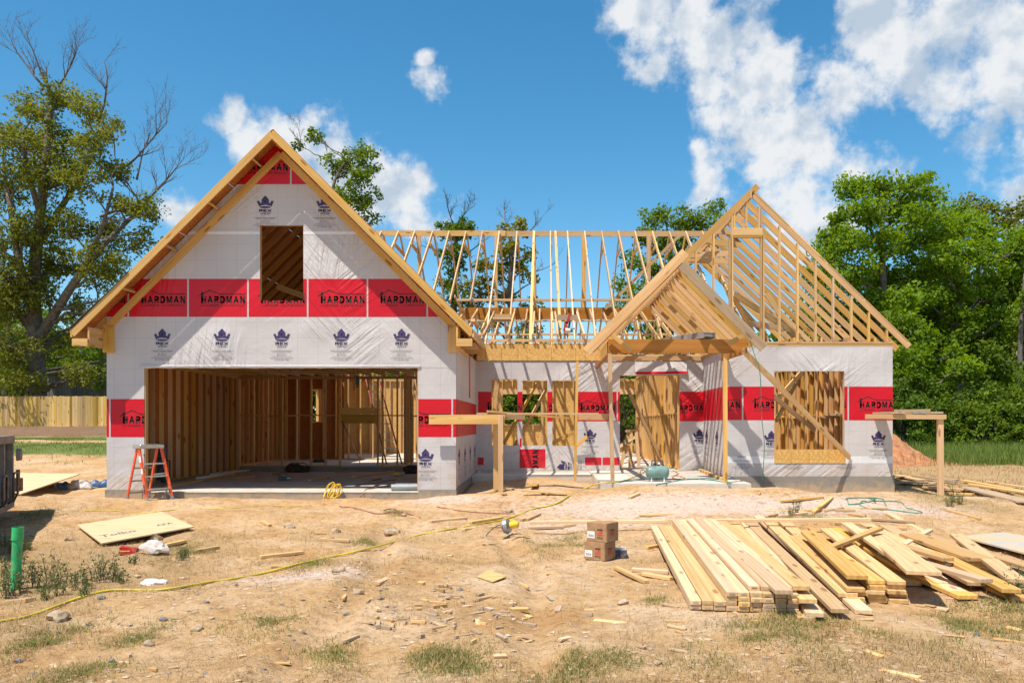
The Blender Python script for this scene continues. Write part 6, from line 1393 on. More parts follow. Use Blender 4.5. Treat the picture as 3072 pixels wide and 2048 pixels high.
# big oak at left
Y = 46.5; base = Vector((PX(108, Y), Y, 1.1))
ob = [(155,300,62),(85,330,60),(228,335,62),(322,372,48),(60,420,80),(170,420,80),(275,440,60),(35,530,85),(140,545,90),(250,545,80),(355,520,55),(372,600,48),(450,615,34),(55,670,95),(180,680,95),(305,680,70),(420,640,36),(405,705,48),(45,810,90),(170,790,80),(290,800,70),(350,790,50),(50,930,80),(-10,880,90),(240,925,50),(30,1060,85),(190,1040,50),(-70,560,100),(-70,760,110),(-40,400,70),(290,985,45),(120,880,60),(330,900,40),(-80,980,100),(60,1140,70),(250,1110,50)]
tree('oak_tree', 'huge old oak with dead bare top twigs beyond the wooden fence', 'tree', None, base,
     [PP(108, 1180, Y), PP(106, 1060, Y), PP(103, 960, Y), PP(100, 880, Y), PP(112, 720, Y), PP(135, 520, Y), PP(150, 330, Y)], [B(x+random.uniform(-25, 25), y+random.uniform(-25, 25), r*random.uniform(.7, 1.05), Y, random.uniform(-2.8, 2.8)) for x, y, r in ob+ob], 'leaf_oak', .20, 44, 11, tr=.62, cr=.60, limbs=[[PP(108, 1030, Y), PP(170, 930, Y-.5), PP(235, 830, Y-1), PP(290, 760, Y-1), PP(345, 700, Y-.5), PP(430, 620, Y)], [PP(102, 930, Y), PP(60, 800, Y-1), PP(35, 650, Y-1), PP(10, 500, Y)], [PP(112, 740, Y), PP(185, 620, Y+1), PP(260, 500, Y+1), PP(310, 380, Y)], [PP(106, 1000, Y), PP(40, 920, Y+1), PP(-50, 850, Y+1)], [PP(240, 820, Y-1), PP(300, 700, Y-2), PP(340, 560, Y-2)], [PP(70, 820, Y-1), PP(-30, 700, Y), PP(-60, 560, Y)], [PP(120, 640, Y), PP(80, 500, Y-1.5), PP(70, 380, Y-1.5)], [PP(106, 1050, Y), PP(190, 1000, Y+2), PP(280, 960, Y+2)]], twigr=.035,
     bare=[(PP(150, 290, Y), (-.1, 0, 1), 2.9, .10, 3), (PP(130, 260, Y), (-.7, 0, .8), 3.2, .08, 3), (PP(175, 260, Y), (.45, 0, .9), 2.6, .07, 3), (PP(300, 350, Y), (.35, 0, 1), 3.2, .08, 3), (PP(380, 500, Y), (.6, 0, .5), 3.4, .08, 3), (PP(440, 600, Y), (.8, 0, .6), 3.2, .08, 3), (PP(410, 540, Y), (.5, 0, .9), 2.6, .06, 3), (PP(300, 650, Y), (1, 0, .35), 3.2, .08, 2), (PP(400, 740, Y), (.5, 0, -.7), 1.8, .04, 2)])
# limb of the oak: heavy right fork
# second row behind the fence, left
def bush(name, label, group, px, py, Y, rx, rz_, mat, lsize=.22, n=150, per=26, seed=0):
    random.seed(seed); c = PP(px, py, Y); g = gz(c.x, Y); t = empty(name, (c.x, Y, g), label, 'bush', group); cents, rads, paths = [], [], []
    for _ in range(n):
        a = random.uniform(0, 2*math.pi); e = random.random(); h = e**.8*(.55+.9*float(vnoise(c.x*.7+3*math.cos(a), 9+2.2*math.sin(a)))); k = math.sqrt(max(.05, 1-min(1, h*.9)**2)); rr = random.uniform(.55, 1)*k
        q = Vector((c.x+rx*rr*math.cos(a), Y+rx*.7*rr*math.sin(a), g+rz_*h)); cents.append(tuple(q)); rads.append(random.uniform(.25, .6)*min(1.2, .4+rx*.25))
        if random.random() < .25: paths.append((crook(Vector((c.x+random.uniform(-.3, .3)*rx, Y, g-.05)), q, 3, .08), [.035, .028, .02, .01]))
    link('stems', tubes_mesh('stems', paths, 5), M['bark_dark'], t); leaf_cloud('foliage', cents, rads, per, lsize, M[mat], t)
lg = 'trees beyond the fence'
tree('shade_tree', 'dark leafy tree filling the gap between oak trunk and barn', 'tree', lg, Vector((PX(20, 56), 56, 1.4)), [PP(20, 1150, 56), PP(25, 980, 56), PP(10, 850, 56)], [B(x, y, r, 56, random.uniform(-2, 2)) for x, y, r in ((-20, 1120, 80), (60, 1130, 60), (180, 1110, 60), (140, 1040, 60), (20, 1030, 70), (260, 1060, 50), (-60, 950, 90))], 'leaf_dark', .28, 44, 8, 'bark_dark', cr=.7)
tree('shade_tree', 'yellow green tree spreading above the old barn roof', 'tree', lg, Vector((PX(250, 60), 60, 1.4)), [PP(250, 1150, 60), PP(245, 1050, 60), PP(255, 1000, 60)], [B(x, y, r, 60, random.uniform(-2, 2)) for x, y, r in ((190, 1060, 45), (250, 1050, 50), (300, 1085, 40), (230, 1110, 40), (180, 1130, 40))], 'leaf_yell', .26, 44, 7, cr=.6)
for i, (px, py, Y2, rr) in enumerate(((-30, 1060, 60, 100), (60, 1000, 64, 90), (200, 1010, 66, 80), (300, 1040, 70, 60), (130, 1100, 62, 80), (-90, 900, 66, 120))):
    tree('shade_tree', ['dark green tree low behind the fence left of the oak trunk', 'rounded green tree behind the oak trunk', 'green tree behind the barn roof', 'pale green tree between barn and garage corner', 'leafy green tree beside the oak trunk base', 'tall green tree at the outer side of the oak'][i], 'tree', lg, Vector((PX(px, Y2), Y2, 1.5)), [PP(px, 1190, Y2), PP(px+5, py+40, Y2), PP(px, py, Y2)], [B(px+random.uniform(-1, 1)*rr*.8, py+random.uniform(-1, 1)*rr*.7, rr*random.uniform(.35, .6), Y2, random.uniform(-2, 2)) for _ in range(9)], ['leaf_dark', 'leaf_mid', 'leaf_mid', 'leaf_bright', 'leaf_dark', 'leaf_dark'][i], .27, 40, 7, 'bark_dark', cr=.7, tr=.25)
tree('pine_tree', 'bright green young pine beside the garage corner', 'tree', None, Vector((PX(305, 49), 49, 1.2)), [PP(305, 1150, 49), PP(306, 1080, 49), PP(308, 1030, 49)], [B(x, y, r, 49) for x, y, r in ((300, 1150, 26), (315, 1120, 28), (285, 1130, 20), (320, 1070, 26), (300, 1090, 22), (325, 1040, 18), (330, 1160, 30))], 'leaf_pine', .34, 60, 6, cr=.5, tr=.15, aspect=.10)
# trees behind the house
cg = 'trees behind the house'
tree('slender_tree', 'slender sparse tree rising behind the garage roof', 'tree', cg, Vector((PX(1010, 50), 50, .9)), [PP(1010, 1000, 50), PP(1005, 700, 50), PP(1000, 560, 50), PP(1040, 480, 50)], [B(x, y, r, 50, random.uniform(-1, 1)) for x, y, r in ((1030, 500, 40), (1000, 500, 44), (1070, 470, 46), (1090, 500, 44), (1050, 590, 46), (1120, 600, 36), (1118, 455, 28), (1055, 540, 40), (1100, 530, 34), (1075, 610, 40), (1110, 650, 32), (935, 415, 22), (950, 400, 18), (900, 440, 16), (990, 590, 40))], 'leaf_mid', .22, 40, 11, tr=.2, cr=.45, bare=[(PP(900, 450, 50), (-.1, 0, 1), 1.6, .03, 3), (PP(985, 480, 50), (-.3, 0, 1), 1.2, .03, 2)])
tree('ivy_tree', 'ivy covered trunk with bare twig top behind the open rafters', 'tree', cg, Vector((PX(1365, 47), 47, .9)), [PP(1365, 1100, 47), PP(1362, 900, 47), PP(1368, 720, 47), PP(1362, 670, 47)], [B(x, y, r, 47, random.uniform(-.5, .5)) for x, y, r in ((1335, 680, 36), (1390, 672, 36), (1362, 700, 38), (1412, 690, 22), (1372, 750, 36), (1345, 770, 30), (1365, 800, 38), (1355, 850, 32), (1372, 900, 36), (1362, 960, 40), (1370, 1040, 50))], 'leaf_dark', .22, 34, 16, 'bark_dark', cr=.35, tr=.28, bare=[(PP(1360, 670, 47), (-.5, 0, 1), 1.3, .04, 3), (PP(1372, 670, 47), (.5, 0, 1), 1.3, .04, 3), (PP(1400, 760, 47), (1, 0, .5), 1.6, .04, 2), (PP(1340, 760, 47), (-1, 0, .4), 2.0, .04, 2)])
tree('sweetgum_tree', 'sparse yellow green tree with bare twigs behind the open rafters', 'tree', cg, Vector((PX(1530, 48), 48, .9)), [PP(1530, 1100, 48), PP(1530, 850, 48), PP(1535, 740, 48), PP(1530, 690, 48)], [B(x, y, r, 48, random.uniform(-1.5, 1.5)) for x, y, r in ((1520, 730, 34), (1470, 800, 40), (1540, 790, 44), (1400, 860, 40), (1510, 688, 24), (1562, 668, 18), (1575, 690, 18), (1545, 745, 30), (1500, 760, 26), (1580, 760, 26), (1555, 820, 36), (1490, 830, 34), (1440, 790, 28), (1445, 850, 36), (1590, 850, 28), (1520, 890, 44), (1430, 910, 42), (1600, 920, 40), (1335, 850, 24), (1310, 900, 34), (1480, 960, 50), (1580, 980, 50))], 'leaf_yell', .24, 36, 10, tr=.22, cr=.45, bare=[(PP(1515, 690, 48), (-.1, 0, 1), 1.4, .04, 3), (PP(1585, 700, 48), (.5, 0, 1), 1.4, .04, 3), (PP(1590, 820, 48), (1, 0, .3), 1.6, .04, 2)])
tree('dense_tree', 'dense dark green tree behind the house ridge', 'tree', cg, Vector((PX(2010, 50), 50, .9)), [PP(2010, 1100, 50), PP(2015, 850, 50), PP(2010, 720, 50)], [B(x, y, r, 50, random.uniform(-2, 2)) for x, y, r in ((1950, 655, 36), (1990, 640, 34), (2035, 660, 40), (1930, 700, 34), (2080, 655, 34), (2140, 625, 28), (2120, 660, 36), (1975, 720, 50), (2050, 740, 60), (1905, 790, 40), (1960, 810, 55), (2040, 830, 60), (2120, 760, 50), (1890, 880, 40), (1960, 900, 60), (2060, 930, 70), (1860, 850, 22), (1870, 940, 50), (1960, 1000, 70))], 'leaf_mid', .23, 50, 12, tr=.3, cr=.55)
random.seed(4)
for i, (px, Y2, rx, h) in enumerate(((1290, 43, 3.2, 5.2), (1420, 41, 3.0, 4.0), (1540, 42, 3.2, 4.4), (1660, 42, 3.0, 3.6), (1760, 44, 3.2, 3.8), (1870, 41, 3.0, 4.4), (1980, 43, 3.2, 5.0), (2110, 44, 3.4, 5.6), (2240, 43, 3.2, 4.5), (1180, 42, 3, 4.5))):
    bush('leafy_bush', 'leafy bush in the hedge row behind the house', 'bushes behind the house', px, 1200, Y2, rx, h, 'leaf_dark' if i % 3 else 'leaf_mid', .20, 130, 40, 100+i)
# right wood edge
rg = 'trees at the right wood edge'
Y = 43
tree('ash_tree', 'tall bright ash tree standing behind the bay roof', 'tree', rg, Vector((PX(2640, Y), Y, .6)), [PP(2640, 1150, Y), PP(2650, 900, Y), PP(2645, 720, Y), PP(2650, 600, Y)],
     [B(x, y, r, Y, random.uniform(-2, 2)) for x, y, r in ((2555, 575, 46), (2600, 545, 34), (2660, 555, 46), (2735, 570, 48), (2778, 535, 24), (2790, 600, 34), (2525, 640, 40), (2600, 640, 60), (2690, 640, 60), (2770, 650, 48), (2500, 705, 40), (2560, 720, 56), (2650, 730, 66), (2740, 730, 60), (2480, 780, 34), (2545, 810, 60), (2640, 830, 70), (2740, 820, 64), (2600, 910, 60), (2700, 910, 60))], 'leaf_bright', .22, 66, 15, tr=.3, cr=.62, droop=.3)
tree('elm_tree', 'broad bright green elm in the wood edge above the scaffold', 'tree', rg, Vector((PX(2880, 44), 44, .6)), [PP(2880, 1150, 44), PP(2875, 950, 44), PP(2880, 760, 44)],
     [B(x, y, r, 44, random.uniform(-2, 2)) for x, y, r in ((2830, 690, 60), (2900, 680, 56), (2960, 700, 60), (2820, 780, 70), (2920, 780, 76), (3010, 760, 60), (2860, 870, 76), (2970, 870, 80), (2780, 880, 56), (3060, 850, 70), (2870, 970, 70), (2960, 970, 60), (3040, 950, 60), (3080, 740, 56))], 'leaf_bright', .24, 60, 13, tr=.3, cr=.65)
tree('hickory_tree', 'darker olive tree crown behind the broad elm', 'tree', rg, Vector((PX(2930, 55), 55, .8)), [PP(2930, 1100, 55), PP(2935, 850, 55), PP(2930, 680, 55)], [B(x, y, r, 55, random.uniform(-2, 2)) for x, y, r in ((2890, 605, 28), (2935, 615, 32), (2970, 640, 36), (2910, 650, 40), (3040, 640, 30), (3070, 610, 24), (3060, 670, 44), (2990, 680, 44))], 'leaf_oak', .28, 46, 8, tr=.3, cr=.7)
tree('maple_tree', 'tree with hanging lower branches at the far right wood edge', 'tree', rg, Vector((PX(3060, 41), 41, .5)), [PP(3060, 1180, 41), PP(3062, 1000, 41), PP(3075, 820, 41)], [B(x, y, r, 41, random.uniform(-1.5, 1.5)) for x, y, r in ((3030, 1030, 50), (3080, 1060, 50), (3010, 1100, 40), (3075, 980, 50), (3100, 900, 60), (2975, 1060, 40), (3060, 1150, 40))], 'leaf_mid', .22, 50, 14, tr=.2, cr=.5)
tree('young_tree', 'bright young tree right beside the bay corner', 'tree', rg, Vector((PX(2760, 39), 39, .5)), [PP(2760, 1200, 39), PP(2765, 1080, 39), PP(2760, 980, 39)], [B(x, y, r, 39, random.uniform(-1.2, 1.2)) for x, y, r in ((2710, 960, 44), (2760, 1000, 44), (2730, 1060, 50), (2790, 1070, 46), (2700, 1130, 44), (2820, 1130, 44), (2770, 1150, 40), (2850, 1060, 40), (2900, 1100, 46), (2690, 1040, 40))], 'leaf_bright', .21, 50, 16, tr=.14, cr=.48)
for i, (px, Y2, lab, mt, pts) in enumerate(((2480, 46, 'bright tree standing close behind the bay rafters', 'leaf_bright', ((2470, 760, 50), (2520, 720, 50), (2450, 830, 60), (2530, 840, 70), (2480, 920, 70), (2570, 960, 60), (2420, 960, 60), (2520, 1040, 60), (2440, 1060, 60))), (2620, 47, 'leafy tree filling the gap beneath the tall ash crown', 'leaf_mid', ((2640, 900, 70), (2720, 900, 70), (2600, 980, 70), (2680, 990, 80), (2760, 960, 70), (2640, 1080, 80), (2730, 1090, 70), (2600, 1180, 60), (2700, 1190, 70))), (2860, 46, 'mid green tree filling the lower wood edge', 'leaf_mid', ((2820, 960, 70), (2900, 980, 70), (2840, 1050, 70), (2930, 1060, 70), (2880, 1140, 70), (2980, 1150, 70), (2800, 1180, 60), (2960, 990, 60))), (3070, 47, 'broad tree closing the wood at the far end', 'leaf_bright', ((3010, 830, 70), (3080, 800, 80), (3120, 700, 60), (3050, 920, 80), (3130, 900, 80), (3020, 1010, 70), (3100, 1020, 80), (3060, 720, 60), (3110, 1120, 80), (3020, 1150, 70))), (2790, 49, 'tall tree joining the ash and elm crowns', 'leaf_bright', ((2790, 660, 50), (2830, 640, 50), (2810, 720, 60), (2850, 740, 60), (2770, 800, 60), (2840, 830, 70), (2790, 900, 70), (2850, 900, 60), (2880, 640, 40))))):
    tree('wood_edge_tree', lab, 'tree', rg, Vector((PX(px, Y2), Y2, .7)), [PP(px, 1200, Y2), PP(px+5, 1000, Y2), PP(px-3, pts[0][1]+60, Y2)], [B(x, y, r*.95, Y2, random.uniform(-2, 2)) for x, y, r in pts], mt, .24, 58, 11, 'bark_dark', tr=.25, cr=.7)
random.seed(8)
for i, (px, Y2, rx, h, mt) in enumerate(((2700, 37, 1.6, 2.6, 'leaf_dark'), (2790, 38, 2.2, 2.4, 'leaf_dark'), (2880, 39, 2.2, 3.0, 'leaf_dark'), (2960, 37, 2.0, 2.2, 'leaf_mid'), (3040, 38, 2.2, 2.6, 'leaf_dark'), (3110, 37, 2.0, 2.6, 'leaf_mid'), (2640, 46, 3.6, 6.5, 'leaf_mid'), (2760, 47, 3.6, 7.5, 'leaf_mid'), (2880, 48, 3.8, 8.0, 'leaf_mid'), (3000, 47, 3.8, 8.0, 'leaf_mid'), (3110, 47, 3.6, 7.0, 'leaf_dark'), (2540, 47, 3.4, 6.5, 'leaf_dark'), (2430, 46, 3.4, 6.0, 'leaf_dark'), (2330, 46, 3.4, 6.0, 'leaf_mid'), (3230, 45, 3.8, 9.0, 'leaf_mid'), (3340, 46, 3.8, 10.0, 'leaf_mid'), (3460, 46, 4.0, 9.0, 'leaf_dark'), (3590, 47, 4.0, 10.0, 'leaf_mid'))):
    big = h > 5
    bush('thicket_bush' if big else 'edge_bush', 'tall dark thicket bush standing behind the wood edge trees' if big else 'low leafy bush along the grass at the wood edge', 'tall thicket behind the wood edge' if big else 'low bushes along the wood edge', px, 1250, Y2, rx, h, mt, (.26 if big else .16), (210 if big else 130), 40, 200+i)
# a wood closes the horizon beyond both sides
def far_wood(name, label, Y, x0, x1, hmin, hmax, n, seed):
    r = np.random.default_rng(seed); x = r.uniform(x0, x1, n); y = Y+r.uniform(-4, 10, n); h = hmin+(hmax-hmin)*vnoise(x*.09+seed, y*.05)
    z = gh(x, y)+h*r.random(n)**.7
    leaf_o = leaf_cloud(name, np.stack([x, y, z], -1), 1.1*np.ones(n), 16, .75, M['leaf_dark'], None, tints=r.random(n)); tag(leaf_o, label, 'wood', kind='stuff')
far_wood('distant_wood', 'dark distant wood closing the view behind the house', 72, -75, 75, 4.5, 9, 4200, 5)
# ------------------------------------------------------------------ ground litter
def scatter_xy(n, x0, x1, y0, y1, seed, nearbias=True):
    r = np.random.default_rng(seed); y = y0+(y1-y0)*r.random(n)**(1.5 if nearbias else 1); hw = .70*y+.8
    x = np.where(True, -hw+2*hw*r.random(n), 0); k = (x > x0) & (x < x1); return x[k], y[k], r
def inside_house(x, y): return ((x > -8.9) & (x < 8.0) & (y > 20.2)) | ((x > -8.9) & (x < -1.7) & (y > 15.75)) | ((x > 1.0) & (x < 8.0) & (y > 15.85) & (y < 20.5) & ((x < 4.3) | (y > 17.9)))
def blades(name, px, py, r, nb, h, spread, wid, mat, label, lean=.6, tint=None):
    n = len(px)*nb; X = np.repeat(px, nb)+r.normal(size=n)*spread; Y = np.repeat(py, nb)+r.normal(size=n)*spread; Z = gh(X, Y)-.004
    a = r.random(n)*2*np.pi; hh = np.repeat(h, nb)*(.45+.8*r.random(n)); ln = lean*(.3+r.random(n))
    dx, dy = np.cos(a)*ln*hh, np.sin(a)*ln*hh; sx, sy = -np.sin(a)*wid, np.cos(a)*wid
    zz = hh*np.maximum(.12, 1-.3*ln)
    P0 = np.stack([X-sx, Y-sy, Z], -1); P1 = np.stack([X+sx, Y+sy, Z], -1); mx, my, mz2 = X+dx*.45, Y+dy*.45, Z+zz*.68
    P2 = np.stack([mx+sx*.7, my+sy*.7, mz2], -1); P4 = np.stack([mx-sx*.7, my-sy*.7, mz2], -1); P3 = np.stack([X+dx, Y+dy, Z+zz], -1)
    V = np.stack([P0, P1, P2, P4, P3], 1).reshape(-1, 3); me = bpy.data.meshes.new(name); me.vertices.add(n*5); me.vertices.foreach_set('co', V.astype(np.float32).ravel())
    I = (np.array([0, 1, 2, 3, 3, 2, 4])[None]+5*np.arange(n)[:, None]).ravel(); st_ = (np.array([0, 4])[None]+7*np.arange(n)[:, None]).ravel()
    me.loops.add(n*7); me.loops.foreach_set('vertex_index', I.astype(np.int32)); me.polygons.add(n*2); me.polygons.foreach_set('loop_start', st_.astype(np.int32)); me.update()
    t = np.repeat(r.random(len(px)), nb)*.5+.5*r.random(n); col = np.repeat(np.stack([t, t, t, np.ones(n)], -1), 5, 0)
    at = me.color_attributes.new('tint', 'FLOAT_COLOR', 'POINT'); at.data.foreach_set('color', col.astype(np.float32).ravel())
    return tag(link(name, me, mat), label, 'grass', kind='stuff')
# dry straw tufts where the thatch is
x, y, r = scatter_xy(34000, -14, 14, 4.2, 21, 1); s, l, g = cover(x, y); k = (r.random(len(x)) < s*.95) & ~inside_house(x, y)
blades('dry_grass', x[k], y[k], r, 9, (.035+.05*r.random(k.sum())), .05, .0022, M['straw'], 'short dry straw coloured grass over the yard', 1.3)
# flat litter of dead stems
x, y, r = scatter_xy(16000, -14, 14, 4.2, 15, 2); p = vnoise(x*.8, y*1.1+50); k = (r.random(len(x)) < (.16+.6*(p > .5))) & ~inside_house(x, y)
blades('dead_stems', x[k], y[k], r, 3, (.05+.10*r.random(k.sum())), .05, .0016, M['straw'], 'flattened dead stems littering the dirt', 1.6)
# green tufts in patches
cen = [(1620/1, 1000), ]
gp = [(1380, 1990, 90, 34), (1290, 1965, 50, 26), (930, 1960, 50, 20), (1000, 1965, 60, 22), (800, 1880, 60, 26), (700, 1870, 40, 20), (930, 1690, 50, 12), (2350, 1875, 110, 22), (2420, 1840, 70, 20), (2250, 1900, 80, 22), (2480, 1980, 70, 24), (2900, 1880, 90, 30), (2990, 1860, 80, 30), (3040, 1820, 60, 30), (2850, 1960, 80, 30), (1760, 1620, 60, 14), (1650, 1625, 70, 14), (1600, 1660, 60, 14), (2420, 1545, 60, 10), (2380, 1552, 50, 10), (2860, 1500, 50, 14), (2740, 1470, 60, 14), (2700, 1455, 50, 14), (150, 1920, 110, 24), (60, 1945, 70, 30), (430, 1910, 80, 22), (560, 1660, 60, 18), (140, 1545, 60, 12), (90, 1545, 40, 14), (1190, 1540, 30, 8), (1975, 1800, 30, 14), (1700, 2010, 90, 26), (1840, 1960, 60, 20), (250, 2020, 90, 26), (2100, 1990, 70, 20), (2650, 1900, 80, 24), (1100, 1625, 40, 10), (550, 1640, 40, 12)]
xs_, ys_ = [], []; r = np.random.default_rng(7)
for (px, py, rad, _) in gp:
    c = G(px, py); n = int(rad*2.6); q = r.normal(size=(n, 2)); rr = rad/F*c.y; xs_.append(c.x+q[:, 0]*rr*.6); ys_.append(c.y+q[:, 1]*rr*1.1)
x = np.concatenate(xs_); y = np.concatenate(ys_); k = ~inside_house(x, y) & (y > 3.8) & (r.random(len(x)) < .15+.75*sstep(.40, .62, vnoise(x*3.1, y*3.1+4))); x, y = x[k], y[k]
blades('green_grass', x, y, r, 9, .022+.035*r.random(len(x)), .05, .0022, M['grass'], 'small sparse patches of green grass in the dirt', 1.0)
k = r.random(len(x)) < .7
blades('dry_tufts', x[k], y[k], r, 7, .03+.05*r.random(k.sum()), .08, .0018, M['straw'], 'dry blades mixed into the green grass patches', 1.2)
# lawn, meadow and far grass
r = np.random.default_rng(9); x = r.uniform(8.2, 45, 34000); y = r.uniform(22, 46, 34000); s, l, g = cover(x, y); k = (l > .3+.5*r.random(len(x))) & (x < y*.66) & ~inside_house(x, y)
blades('meadow_grass', x[k], y[k], r, 5, .10+.42*vnoise(x[k]*.8, y[k]*1.1)+.14*r.random(k.sum()), .14, .007, M['grass'], 'tall green meadow grass before the right wood edge', .7)
x = r.uniform(8.2, 22, 5000); y = r.uniform(18, 30, 5000); k = (x < y*.66) & ~inside_house(x, y) & (r.random(len(x)) < .3+.7*vnoise(x*.7, y*.7))
blades('dry_meadow', x[k], y[k], r, 5, .05+.10*r.random(k.sum()), .10, .005, M['straw'], 'dry brown grass beyond the bay corner', .9)
x = r.uniform(-32, -8.9, 16000); y = r.uniform(23, 42, 16000); s, l, g = cover(x, y); k = (x > -y*.72) & (r.random(len(x)) < .08+l)
blades('lawn_grass', x[k], y[k], r, 5, .05+.05*r.random(k.sum()), .12, .007, M['grass'], 'green strips of new lawn at the left yard', .7)
# weeds round the green pipe and elsewhere
def weed(px, py, h, n, seed, mat='weed', label='leafy weed standing in the dirt yard', group='weeds in the yard'):
    c = G(px, py); random.seed(seed); t = empty('weed', c, label, 'weed', group); paths, cents = [], []
    for i in range(n):
        a = random.uniform(0, 6.28); tp = c+Vector((math.cos(a)*h*.5*random.random(), math.sin(a)*h*.5*random.random(), h*random.uniform(.5, 1.0))); b_ = c+Vector((math.cos(a)*.03, math.sin(a)*.03, -.01)); P = crook(b_, tp, 4, .06); paths.append((P, [.004, .0035, .003, .002, .0015]))
        for q in P[1:]: cents.append(tuple(q)); cents.append(tuple(q+Vector((random.uniform(-.02, .02), random.uniform(-.02, .02), .01))))
    link('stems', tubes_mesh('stems', paths, 4), M['bark_dark'], t); leaf_cloud('leaves', cents, np.full(len(cents), .032), 3, .03, M[mat], t, aspect=.42)
wl = [(15, 1730, .25), (45, 1760, .30), (70, 1775, .22), (100, 1760, .26), (125, 1775, .2), (150, 1740, .32), (165, 1768, .22), (190, 1760, .26), (215, 1772, .22), (240, 1755, .2), (265, 1765, .18), (290, 1745, .26), (310, 1740, .3), (330, 1735, .26), (345, 1745, .2), (10, 1640, .25), (30, 1660, .2), (85, 1650, .16), (65, 1690, .2), (130, 1800, .14), (250, 1790, .12), (20, 1790, .2), (60, 1745, .26), (5, 1770, .3), (35, 1780, .22), (180, 1785, .16), (110, 1745, .2), (540, 1680, .14), (560, 1672, .14), (370, 1750, .16), (400, 1690, .12)]
for i, (px, py, h) in enumerate(wl): weed(px, py, h, 5, 300+i)
for i, (px, py, h) in enumerate(((2862, 1505, .42), (2850, 1518, .24), (2880, 1512, .24), (3045, 1760, .22), (3055, 1800, .25), (2385, 1540, .25), (2372, 1548, .18))): weed(px, py, h, 6, 400+i, 'weed', 'taller green weed standing near the board heaps', 'weeds near the board heaps')
# gravel
def pebbles(name, x, y, r, size, mat, label):
    ico = np.array([v for v in ((0, 0, 1), (.89, 0, .45), (.28, .85, .45), (-.72, .53, .45), (-.72, -.53, .45), (.28, -.85, .45))]); fc = np.array([(0, 1, 2), (0, 2, 3), (0, 3, 4), (0, 4, 5), (0, 5, 1)])
    n = len(x); s = size*(.4+1.1*r.random(n)**2); a = r.random(n)*6.28; V = np.repeat(ico[None], n, 0)*(.7+.6*r.random((n, 6, 1))); V[:, :, 0] *= 1.3
    ca, sa = np.cos(a)[:, None], np.sin(a)[:, None]; X = V[:, :, 0]*ca-V[:, :, 1]*sa; Yv = V[:, :, 0]*sa+V[:, :, 1]*ca
    P = np.stack([x[:, None]+X*s[:, None], y[:, None]+Yv*s[:, None], gh(x, y)[:, None]+(V[:, :, 2]-.35)*s[:, None]*.6], -1).reshape(-1, 3)
    I = (fc[None]+6*np.arange(n)[:, None, None]).reshape(-1, 3); me = bpy.data.meshes.new(name); me.vertices.add(len(P)); me.vertices.foreach_set('co', P.astype(np.float32).ravel())
    me.loops.add(I.size); me.loops.foreach_set('vertex_index', I.ravel().astype(np.int32)); me.polygons.add(len(I)); me.polygons.foreach_set('loop_start', np.arange(0, I.size, 3, dtype=np.int32)); me.update()
    return tag(link(name, me, mat), label, 'gravel', kind='stuff')
x, y, r = scatter_xy(14000, -14, 14, 4.2, 17, 21); p = vnoise(x*.6+7, y*.8); k = (r.random(len(x)) < .15+.7*sstep(.42, .7, p)) & ~inside_house(x, y)
pebbles('tan_gravel', x[k], y[k], r, .020, plain('tan_gravel', (.47, .34, .22), .95, var=.35, scale=3), 'tan gravel and clods strewn over the dirt')
x, y, r = scatter_xy(16000, -14, 14, 5.0, 16.5, 22, False); s, l, g = cover(x, y); k = (r.random(len(x)) < g*1.3+.03) & ~inside_house(x, y)
pebbles('pale_gravel', x[k], y[k], r, .020, plain('pale_gravel', (.58, .46, .39), .95, var=.3, scale=3), 'pale pinkish crushed gravel before the porch')
x, y, r = scatter_xy(1500, -14, 2, 4.2, 10, 23); k = r.random(len(x)) < sstep(1.0, -3.5, x)
pebbles('slate_gravel', x[k], y[k], r, .016, M['slate'], 'blue grey stone chips in the left foreground')
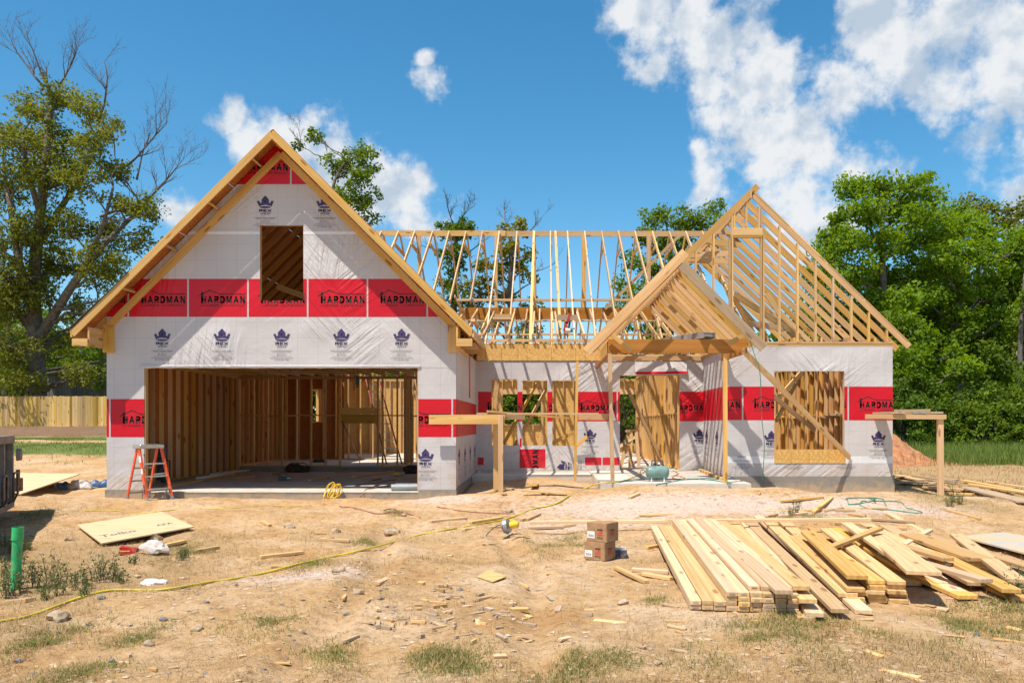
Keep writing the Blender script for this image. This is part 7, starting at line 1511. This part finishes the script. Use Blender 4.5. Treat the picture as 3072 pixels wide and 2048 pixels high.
# wood chips: the countable ones singly
def chip(px, py, L_, w, th, ang, mat, label, group):
    c = G(px, py, th*.5+.002); k = 1/F*c.y; a = Vector((math.cos(ang), math.sin(ang), random.uniform(-.06, .06))); o = board('wood_chip', c-a*L_*k/2, c+a*L_*k/2, w*k, th, Vector((random.uniform(-.2, .2), random.uniform(-.2, .2), 1)), mat, ch=0); tag(o, label, 'wood chip', group)
random.seed(77)
for i in range(105):
    px = random.gauss(1330, 150)+random.choice([0, 0, 0, 90]); py = random.gauss(1832, 46)
    if py < 1740 or py > 1940: continue
    chip(px, py, random.choice([12, 16, 22, 30, 55, 70])*random.uniform(.7, 1.2), random.uniform(5, 17), random.uniform(.006, .03), random.uniform(-1.5, 1.5), random.choice([M['pine_pale'], M['pine'], M['pine_grey'], M['pine_grey']]), 'weathered wood chip in the scatter of offcuts on the dirt', 'wood chips in the dirt scatter')
for (px, py, L_, w, an) in ((1830, 1864, 105, 16, -.5), (2030, 1880, 60, 18, -.6), (2040, 1950, 66, 24, -.7), (2010, 1815, 70, 14, -.9), (2030, 1862, 70, 14, -.2), (2700, 2020, 120, 26, -.9), (2740, 2035, 80, 18, -1.2), (2620, 1960, 66, 18, -1.1), (2650, 1955, 50, 10, -.8), (2820, 1825, 46, 24, -.8), (2790, 1815, 34, 18, -.9), (2860, 1905, 60, 20, -.5), (3040, 1885, 46, 18, -1.1), (3030, 1920, 90, 12, -.4), (1920, 1938, 40, 14, -.8), (2760, 1815, 26, 12, -.3), (2270, 1862, 40, 8, .0), (2040, 1895, 40, 8, -1.0), (840, 1987, 60, 18, .1), (1500, 1965, 40, 18, .3), (2860, 1795, 50, 10, 0), (2600, 1857, 40, 10, 0), (1560, 1608, 60, 12, .3), (1470, 1630, 50, 8, .4), (1855, 1985, 14, 12, .2)):
    chip(px, py, L_, w, .012, an, M['pine_pale'], 'pale splinter of fresh pine on the trampled yard', 'pale pine splinters on the yard')
for i in range(42):
    px = random.uniform(60, 1700); py = random.uniform(1590, 2030)
    chip(px, py, random.uniform(14, 40), random.uniform(6, 14), random.uniform(.005, .02), random.uniform(-.8, .8), random.choice([M['pine_pale'], M['pine'], M['pine_grey']]), 'small stray wood sliver lying on the yard', 'stray wood slivers')

# clods and dark crumbs that roughen the bare dirt
x, y, r = scatter_xy(26000, -14, 14, 4.2, 15.5, 31); p = vnoise(x*1.3+17, y*1.6+2); k = (r.random(len(x)) < .1+.8*sstep(.45, .7, p)) & ~inside_house(x, y)
pebbles('dirt_clods', x[k], y[k], r, .012, plain('brown_clods', (.36, .235, .13), .95, var=.4, scale=3), 'small brown dirt crumbs over the yard')
